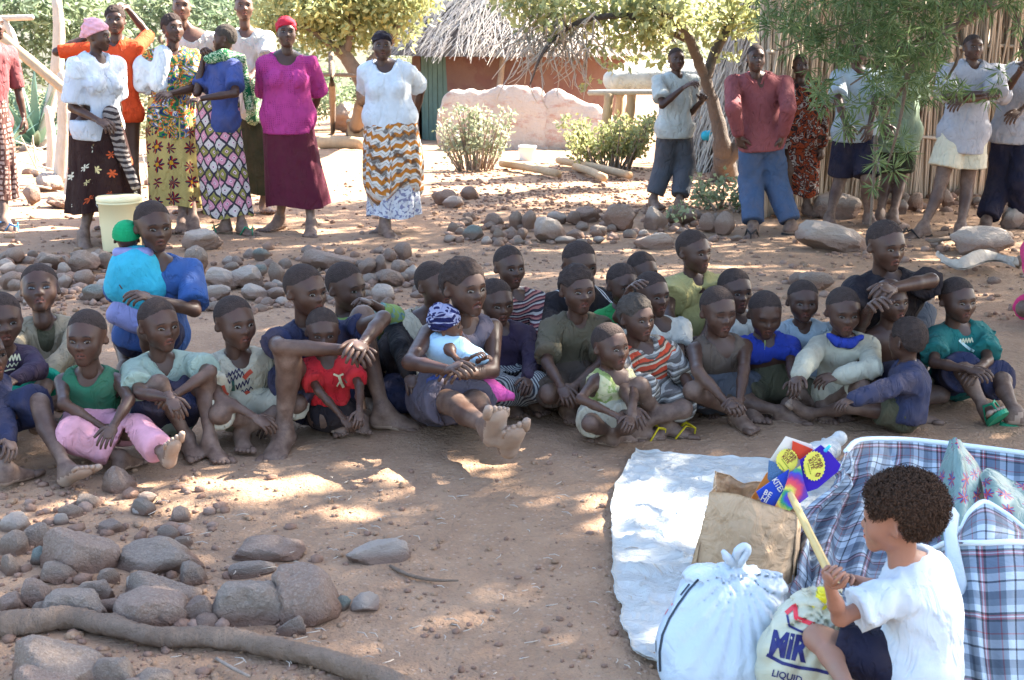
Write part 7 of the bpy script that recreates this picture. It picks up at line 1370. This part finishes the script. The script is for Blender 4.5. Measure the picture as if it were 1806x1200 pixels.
ST('woman in an orange top with a hand on her head, behind the pink headscarf', STAND, (205, 400), S=1.62, pel=(212, 200), ty=-5, nk=(205, 66, 0), hd=(203, 36, 54, 10), hair='curly', ra=((100, 92, 1), (165, 60, 1)), la=((262, 62, 1), (222, 12, -1), (205, 12), .3), al=1.05, wear=[T('orange', sl=.95, nc=1., e=.010, loose=.004, dn=.04), KT('zebra', [(140, 182, 236), (240, 180, 240), (360, 178, 246)], n='wrap_skirt')])
ST('woman in a white shawl and bright printed blouse over a yellow floral wrap', STAND, (340, 400), S=1.64, pel=(305, 205), ty=20, nk=(305, 82, 0), hd=(304, 50, 54, 40), hair='curly', ra=((258, 160, 1), (292, 166, -1), (315, 160), .4), la=((345, 155, -1), (300, 166, -1), (280, 172), .4), rl=((300, 310, -1), (322, 392, 'g')), ll=((330, 310, -1), (348, 400, 'g'), (350, 412, 'g')),
   wear=[T('print', sl=.9, nc=1., e=.018, loose=.03, dn=.06, n='blouse'), D('bw', (286, 92, 12, 256, 118, 19, -.04), (256, 118, 19, 252, 150, 15, -.04), (288, 94, 14, 280, 148, 17, -.11), (256, 140, 20, 262, 160, 8, -.02), n='shawl', fa=.008), KT('print', [(160, 268, 345), (240, 262, 350)], n='apron_cloth', dep=.8), KT('sky2', [(172, 262, 344), (230, 258, 350), (300, 262, 356), (362, 266, 362)], n='wrap_skirt')])
ST('tall person with a bare shoulder behind the woman in the white shawl', STAND, (345, 372), S=1.72, pel=(345, 200), ty=5, nk=(340, 50, 0), hd=(320, 12, 52, 15), skin='warm', ra=((320, 110, 1), (335, 150, -1)), la=((375, 110, 1), (360, 150, -1)), wear=[T('white', sl=.3, nc=1.6, deep=.05), KT('olsk', [(170, 318, 372), (360, 315, 380)], n='wrap_skirt')])
ST('girl in a blue blouse and green scarf, hand to her mouth, pink latticed wrap', STAND, (418, 405), S=1.5, pel=(388, 210), ty=-45, nk=(395, 100, 0), hd=(396, 68, 50, -85, 5), hair='rows', hc='g', ra=((347, 165, -1), (360, 95, -1), (358, 80), .8), la=((415, 165, -1), (350, 175, -1), (335, 180), .5), rl=((385, 310, -1), (398, 395, 'g'), (380, 402, 'g')), ll=((420, 310, -1), (442, 398, 'g'), (452, 412, 'g')), sandals=(M_SOLE['brown'], M_SOLE['green']),
   wear=[T('blueg', sl=.8, nc=1., e=.018, loose=.04, dn=.06, n='blouse'), D('scarfg', (368, 104, 9, 395, 98, 12, -.08), (395, 98, 12, 425, 104, 9, -.02), (425, 104, 9, 440, 190, 8, .04), n='scarf', fa=.004), KT('skl', [(172, 348, 422), (230, 346, 425), (300, 352, 434), (380, 362, 446)], n='wrap_skirt', dy=(0, -.05))])
ST('woman in white carrying a load, partly hidden behind the blue blouse', STAND, (455, 372), S=1.68, pel=(440, 195), ty=0, nk=(436, 50, 0), hd=(430, 12, 52, 15), skin='warm', ra=((415, 110, 1), (420, 150, -1)), la=((470, 110, -1), (445, 130, -1)), wear=[T('white', sl=.8, nc=1.2, e=.018, loose=.03), KT('olsk', [(165, 408, 468), (340, 405, 482)], n='wrap_skirt'), D('scarfg', (446, 150, 10, 446, 210, 12, -.14), n='sash')])
ST('woman in an off-shoulder magenta top, red headscarf and maroon skirt', STAND, (520, 405), S=1.66, pel=(508, 205), ty=8, nk=(505, 92, 0), hd=(505, 58, 54, 15), hair='band', hatm=CL['reds'], bust=1, bulk=1.12, lean=.008, ra=((468, 165, 1), (480, 200, 1)), la=((562, 165, 1), (548, 205, 1)), rl=((490, 300, -1), (486, 386, 'g'), (462, 402, 'g')), ll=((535, 300, -1), (549, 394, 'g'), (545, 412, 'g')),
   wear=[T('mag', sl=1., nc=1.5, offsh=1, e=.022, loose=.04, dn=.08, n='blouse'), KT('maroon', [(196, 464, 542), (220, 463, 552), (290, 466, 564), (362, 470, 583)], n='skirt', fold=.07)])
ST('elderly woman in a white blouse, black headscarf and orange zigzag wrap', STAND, (700, 408), S=1.6, sw=.098, pel=(688, 205), ty=0, nk=(680, 108, 0), hd=(674, 82, 52, 8), hair='band', hatm=CL['darks'], bust=1, bulk=1.1, ra=((650, 165, 1), (665, 200, 1)), la=((742, 160, 1), (733, 205, 1)), rl=((685, 300, -1), (686, 388, 'g'), (664, 406, 'g')), ll=((705, 300, -1), (712, 398, 'g'), (690, 412, 'g')),
   wear=[T('bw', sl=.75, nc=1.35, e=.024, loose=.045, dn=.07, n='blouse'), KT('under', [(300, 650, 738), (380, 648, 742)], n='petticoat'), KT('skc', [(196, 650, 728), (222, 643, 738), (280, 642, 748), (330, 642, 746), (362, 650, 700)], n='wrap_skirt', dep=.78, hem=.06)])
# ---- standing: boys and men at the right
ST('boy in a pale t-shirt and grey trousers leaning on the crooked tree', BOYS, (1182, 366), S=1.52, pel=(1190, 225), ty=25, nk=(1193, 128, 0), hd=(1193, 105, 44, 12), sw=.115, ra=((1168, 186, -1), (1205, 155, -1), (1232, 140), .4), la=((1210, 208, -1), (1238, 178, -1), (1246, 160), .4), rl=((1172, 290, -1), (1152, 352, 'g')), ll=((1208, 290, -1), (1198, 355, 'g')),
   wear=[B('grey', fr=1.85, loose=.03, e=.014), T('pale', sl=.75, nc=.8, e=.02, loose=.035, dn=.06)])
ST('young man in a brick red shirt and blue jeans, hands in pockets', BOYS, (1362, 408), S=1.6, pel=(1342, 240), ty=0, nk=(1338, 128, 0), hd=(1333, 103, 52, 5), sw=.125, ra=((1293, 192, -1), (1303, 240, 1)), la=((1390, 192, -1), (1380, 240, 1)), rl=((1325, 320, -1), (1328, 400, 'g'), (1326, 412, 'g')), ll=((1368, 320, -1), (1395, 396, 'g'), (1408, 406, 'g')), sandals=(M_SOLE['dark'], M_SOLE['dark']),
   wear=[B('jeans', fr=1.92, loose=.03, e=.015), T('brick', sl=1.85, nc=.95, e=.018, loose=.03, dn=.07, deep=.09), D('brick', (1314, 130, 3.2, 1328, 148, 2.6, -.13), (1351, 130, 3.2, 1343, 148, 2.6, -.13), n='collar', fa=0), D('rbrown', (1335, 152, 1.6, 1336, 250, 1.6, -.165), n='placket', fa=0)])
ST('person in dark orange and black batik clothes beside the red shirt', BOYS, (1420, 378), S=1.52, pel=(1412, 235), ty=0, nk=(1412, 140, 0), hd=(1412, 116, 44, 0), wear=[T('batik', sl=1.9, nc=.9, e=.022, dn=.08, loose=.03, n='tunic'), KT('batik', [(225, 1378, 1444), (280, 1384, 1446), (345, 1392, 1442)], n='wrap_skirt')])
ST('youth in a pale blue shirt and navy shorts half hidden by leaves', BOYS, (1490, 395), S=1.6, pel=(1508, 232), ty=10, nk=(1512, 118, 0), hd=(1512, 92, 48, 0), ra=((1478, 175, -1), (1492, 220, -1)), la=((1545, 175, -1), (1535, 220, -1)), rl=((1482, 315, -1), (1462, 388, 'g')), ll=((1530, 315, -1), (1532, 382, 'g')), wear=[T('wht2', sl=.9, nc=.9, e=.018, dn=.05, loose=.03), B('ink', fr=.95, loose=.035, e=.016, n='shorts')])
ST('youth in a light green shirt behind the hanging branch', BOYS, (1570, 388), S=1.58, pel=(1585, 232), ty=-5, nk=(1588, 118, 0), hd=(1590, 94, 46, 0), ra=((1558, 175, -1), (1565, 220, -1)), la=((1625, 170, 1), (1618, 232, -1)), rl=((1565, 310, -1), (1552, 385, 'g')), ll=((1590, 310, -1), (1575, 382, 'g')), wear=[T('lgreen', sl=.95, nc=.9, e=.02, dn=.1, loose=.035), B('olsk', fr=.9, loose=.03, n='shorts')])
ST('boy in a long grey t-shirt and pale shorts with folded arms', BOYS, (1645, 410), S=1.62, pel=(1700, 232), ty=0, nk=(1715, 108, 0), hd=(1716, 84, 50, 5), sw=.115, al=1.22, ra=((1668, 170, -1), (1735, 166, -1), (1755, 160), .5), la=((1756, 168, -1), (1698, 178, -1), (1678, 186), .5), rl=((1660, 320, -1), (1628, 404, 'g'), (1608, 412, 'g')), ll=((1706, 320, -1), (1694, 402, 'g'), (1690, 412, 'g')), sandals=(M_SOLE['dark'], M_SOLE['dark']),
   wear=[B('lshort', fr=.72, loose=.05, e=.018, n='shorts'), T('long', sl=.9, nc=.85, e=.024, loose=.05, dn=.1)])
ST('boy cut off at the right edge in a grey top, hand raised to his face', BOYS, (1790, 400), S=1.62, pel=(1790, 232), ty=-10, nk=(1806, 112, 0), hd=(1815, 86, 50, -10), ra=((1768, 168, -1), (1800, 125, -1), (1808, 108), .6), la=((1835, 170, -1), (1800, 195, -1)), rl=((1765, 320, -1), (1738, 404, 'g')), ll=((1800, 320, -1), (1800, 385, 'g')),
   wear=[B('ink', fr=1.9, loose=.035, e=.016), T('long', sl=1.1, nc=.85, e=.024, loose=.05, dn=.06)])
# ---- the boy in front
A('curly haired small boy in a white t-shirt crouching with his back to the viewer', S=.86, vx=.008, pel=(1618, 1170), Y=2.66, bulk=1.14, ty=-125, py=-125, nk=(1612, 988, .02), hd=(1582, 912, 146, -118, 8, -.02), skin='light', hair='afro', hc='b', hshape=(1, 1, .98), ra=((1570, 1045, 1), (1492, 1018, 1), (1470, 1010), .7), la=((1482, 1090, -1), (1462, 1030, -1), (1462, 1005), .8), pn=dict(ra=(-.3, -.6, -.3), la=(.6, .6, 0)),
  al=1.0, rl=((1500, 1120, 1), (1500, 1230, 1)), ll=((1440, 1125, -1), (1500, 1225, -1)), wear=[B('ink', fr=.8, loose=.02, e=.014, n='shorts'), T('boyw', sl=.74, nc=.95, e=.017, loose=.022, dn=.12, fa=.009), ])

HV = .030
for k_ in ('child', 'child_open', 'child_b', 'child_c', 'child_d', 'child_e', 'adult', 'adult_b', 'adult_c', 'adult_d', 'adult_e'): HEADS[k_] = make_head(k_, HV if k_[0] == 'a' else .0255)
for st_ in ('short', 'curly', 'rows', 'afro'):
    for k_ in ('child', 'adult'): HAIR[(st_, k_)] = hair_mesh(st_, k_, .028 if st_ != 'afro' else .022)
for st_ in ('knit', 'camo', 'band', 'scarf'): HAIR[(st_, '')] = wrap_mesh(st_, .030)
with ThreadPoolExecutor(4) as ex: RES = list(ex.map(person, P))
PEOPLE = [build_person(sp, r) for sp, r in zip(P, RES)]

# worn, unreadable prints on three shirts
def garment(i, nm): return [c for c in PEOPLE[i].children if c.name.split('.')[0] == nm][0]
M_GRN = plain('print_green', '3c5a4c', .8, .3)
def prints(i, nm, items):
    o = garment(i, nm); bv = bvh(o)
    for pts, w, m in items: ribbon(o, bv, pts, w, m, 'shirt_print')
zig = lambda x0, y0, x1, y1, n, a: [(x0+(x1-x0)*k/n, y0+(y1-y0)*k/n+(a if k % 2 else -a)) for k in range(n+1)]
prints(7, 'shirt', [([(393, 680), (398, 694), (412, 702), (428, 697), (440, 690)], 6, M_INKR), ([(430, 668), (437, 660), (444, 654)], 8, M_INKR), ([(409, 672), (410, 690)], 9, M_GRN), (zig(398, 664, 424, 652, 9, 4), 2, M_INKD), (zig(402, 674, 430, 658, 9, 5), 2, M_INKD), (zig(416, 684, 440, 672, 8, 5), 2, M_INKD), (zig(420, 694, 446, 684, 7, 3), 1.6, M_INKD)])
prints(0, 'sweater', [(zig(8, 632, 36, 630, 9, 6), 2.4, M_INK), (zig(10, 646, 32, 642, 6, 3), 1.8, M_INK), ([(8, 655), (18, 652), (26, 651)], 2.4, M_INK)])
prints(32, 'shirt', [(zig(1694, 602, 1716, 600, 9, 4), 2.2, M_INK), ([(1692, 600), (1700, 608), (1710, 616), (1718, 620)], 4.5, M_INKW), (zig(1696, 626, 1714, 626, 6, 3), 2.6, M_INKW), (zig(1702, 629, 1713, 627, 4, 2), 2, M_INKR)])
prints(9, 'shirt', [([(588, 660), (597, 664), (606, 660)], 3.5, M_INK), ([(598, 664), (601, 674), (606, 684)], 5, M_INK), ([(600, 672), (594, 682)], 2.5, M_INK), ([(606, 668), (612, 676)], 2, M_GRN)])
# tight curls standing off the crouching boy's hair
r = np.random.default_rng(91); hb = [c for c in PEOPLE[-1].children if c.name.startswith('hair')][0]; me = hb.data; co = np.empty(len(me.vertices)*3, np.float32); me.vertices.foreach_get('co', co); co = co.reshape(-1, 3).astype(float); no = np.array([v.normal for v in me.vertices]); ix = r.choice(len(co), 8500); mb = MB(); Vc = []; Qc = []
for k, i in enumerate(ix):
    n_ = no[i]; t_ = nrm(np.cross(n_, r.normal(size=3))); b_ = np.cross(n_, t_); R_ = r.uniform(.002, .0052); a_ = np.linspace(r.uniform(-1, 0), r.uniform(3.5, 5.5), 6); c_ = co[i]+n_*r.uniform(-.001, .010); W_ = r.uniform(.0005, .0010)
    P_ = c_+np.outer(np.cos(a_)*R_, t_)+np.outer(np.sin(a_)*R_, n_)+np.outer(a_*R_*.25, b_); Vc.append(np.stack([P_-b_*W_, P_+b_*W_], 1).reshape(-1, 3)); Qc.append(np.array([[2*j, 2*j+1, 2*j+3, 2*j+2] for j in range(5)])+12*k)
mk('curls', np.concatenate(Vc), np.concatenate(Qc), M_HAIRB, True, parent=hb)['kind'] = 'stuff'
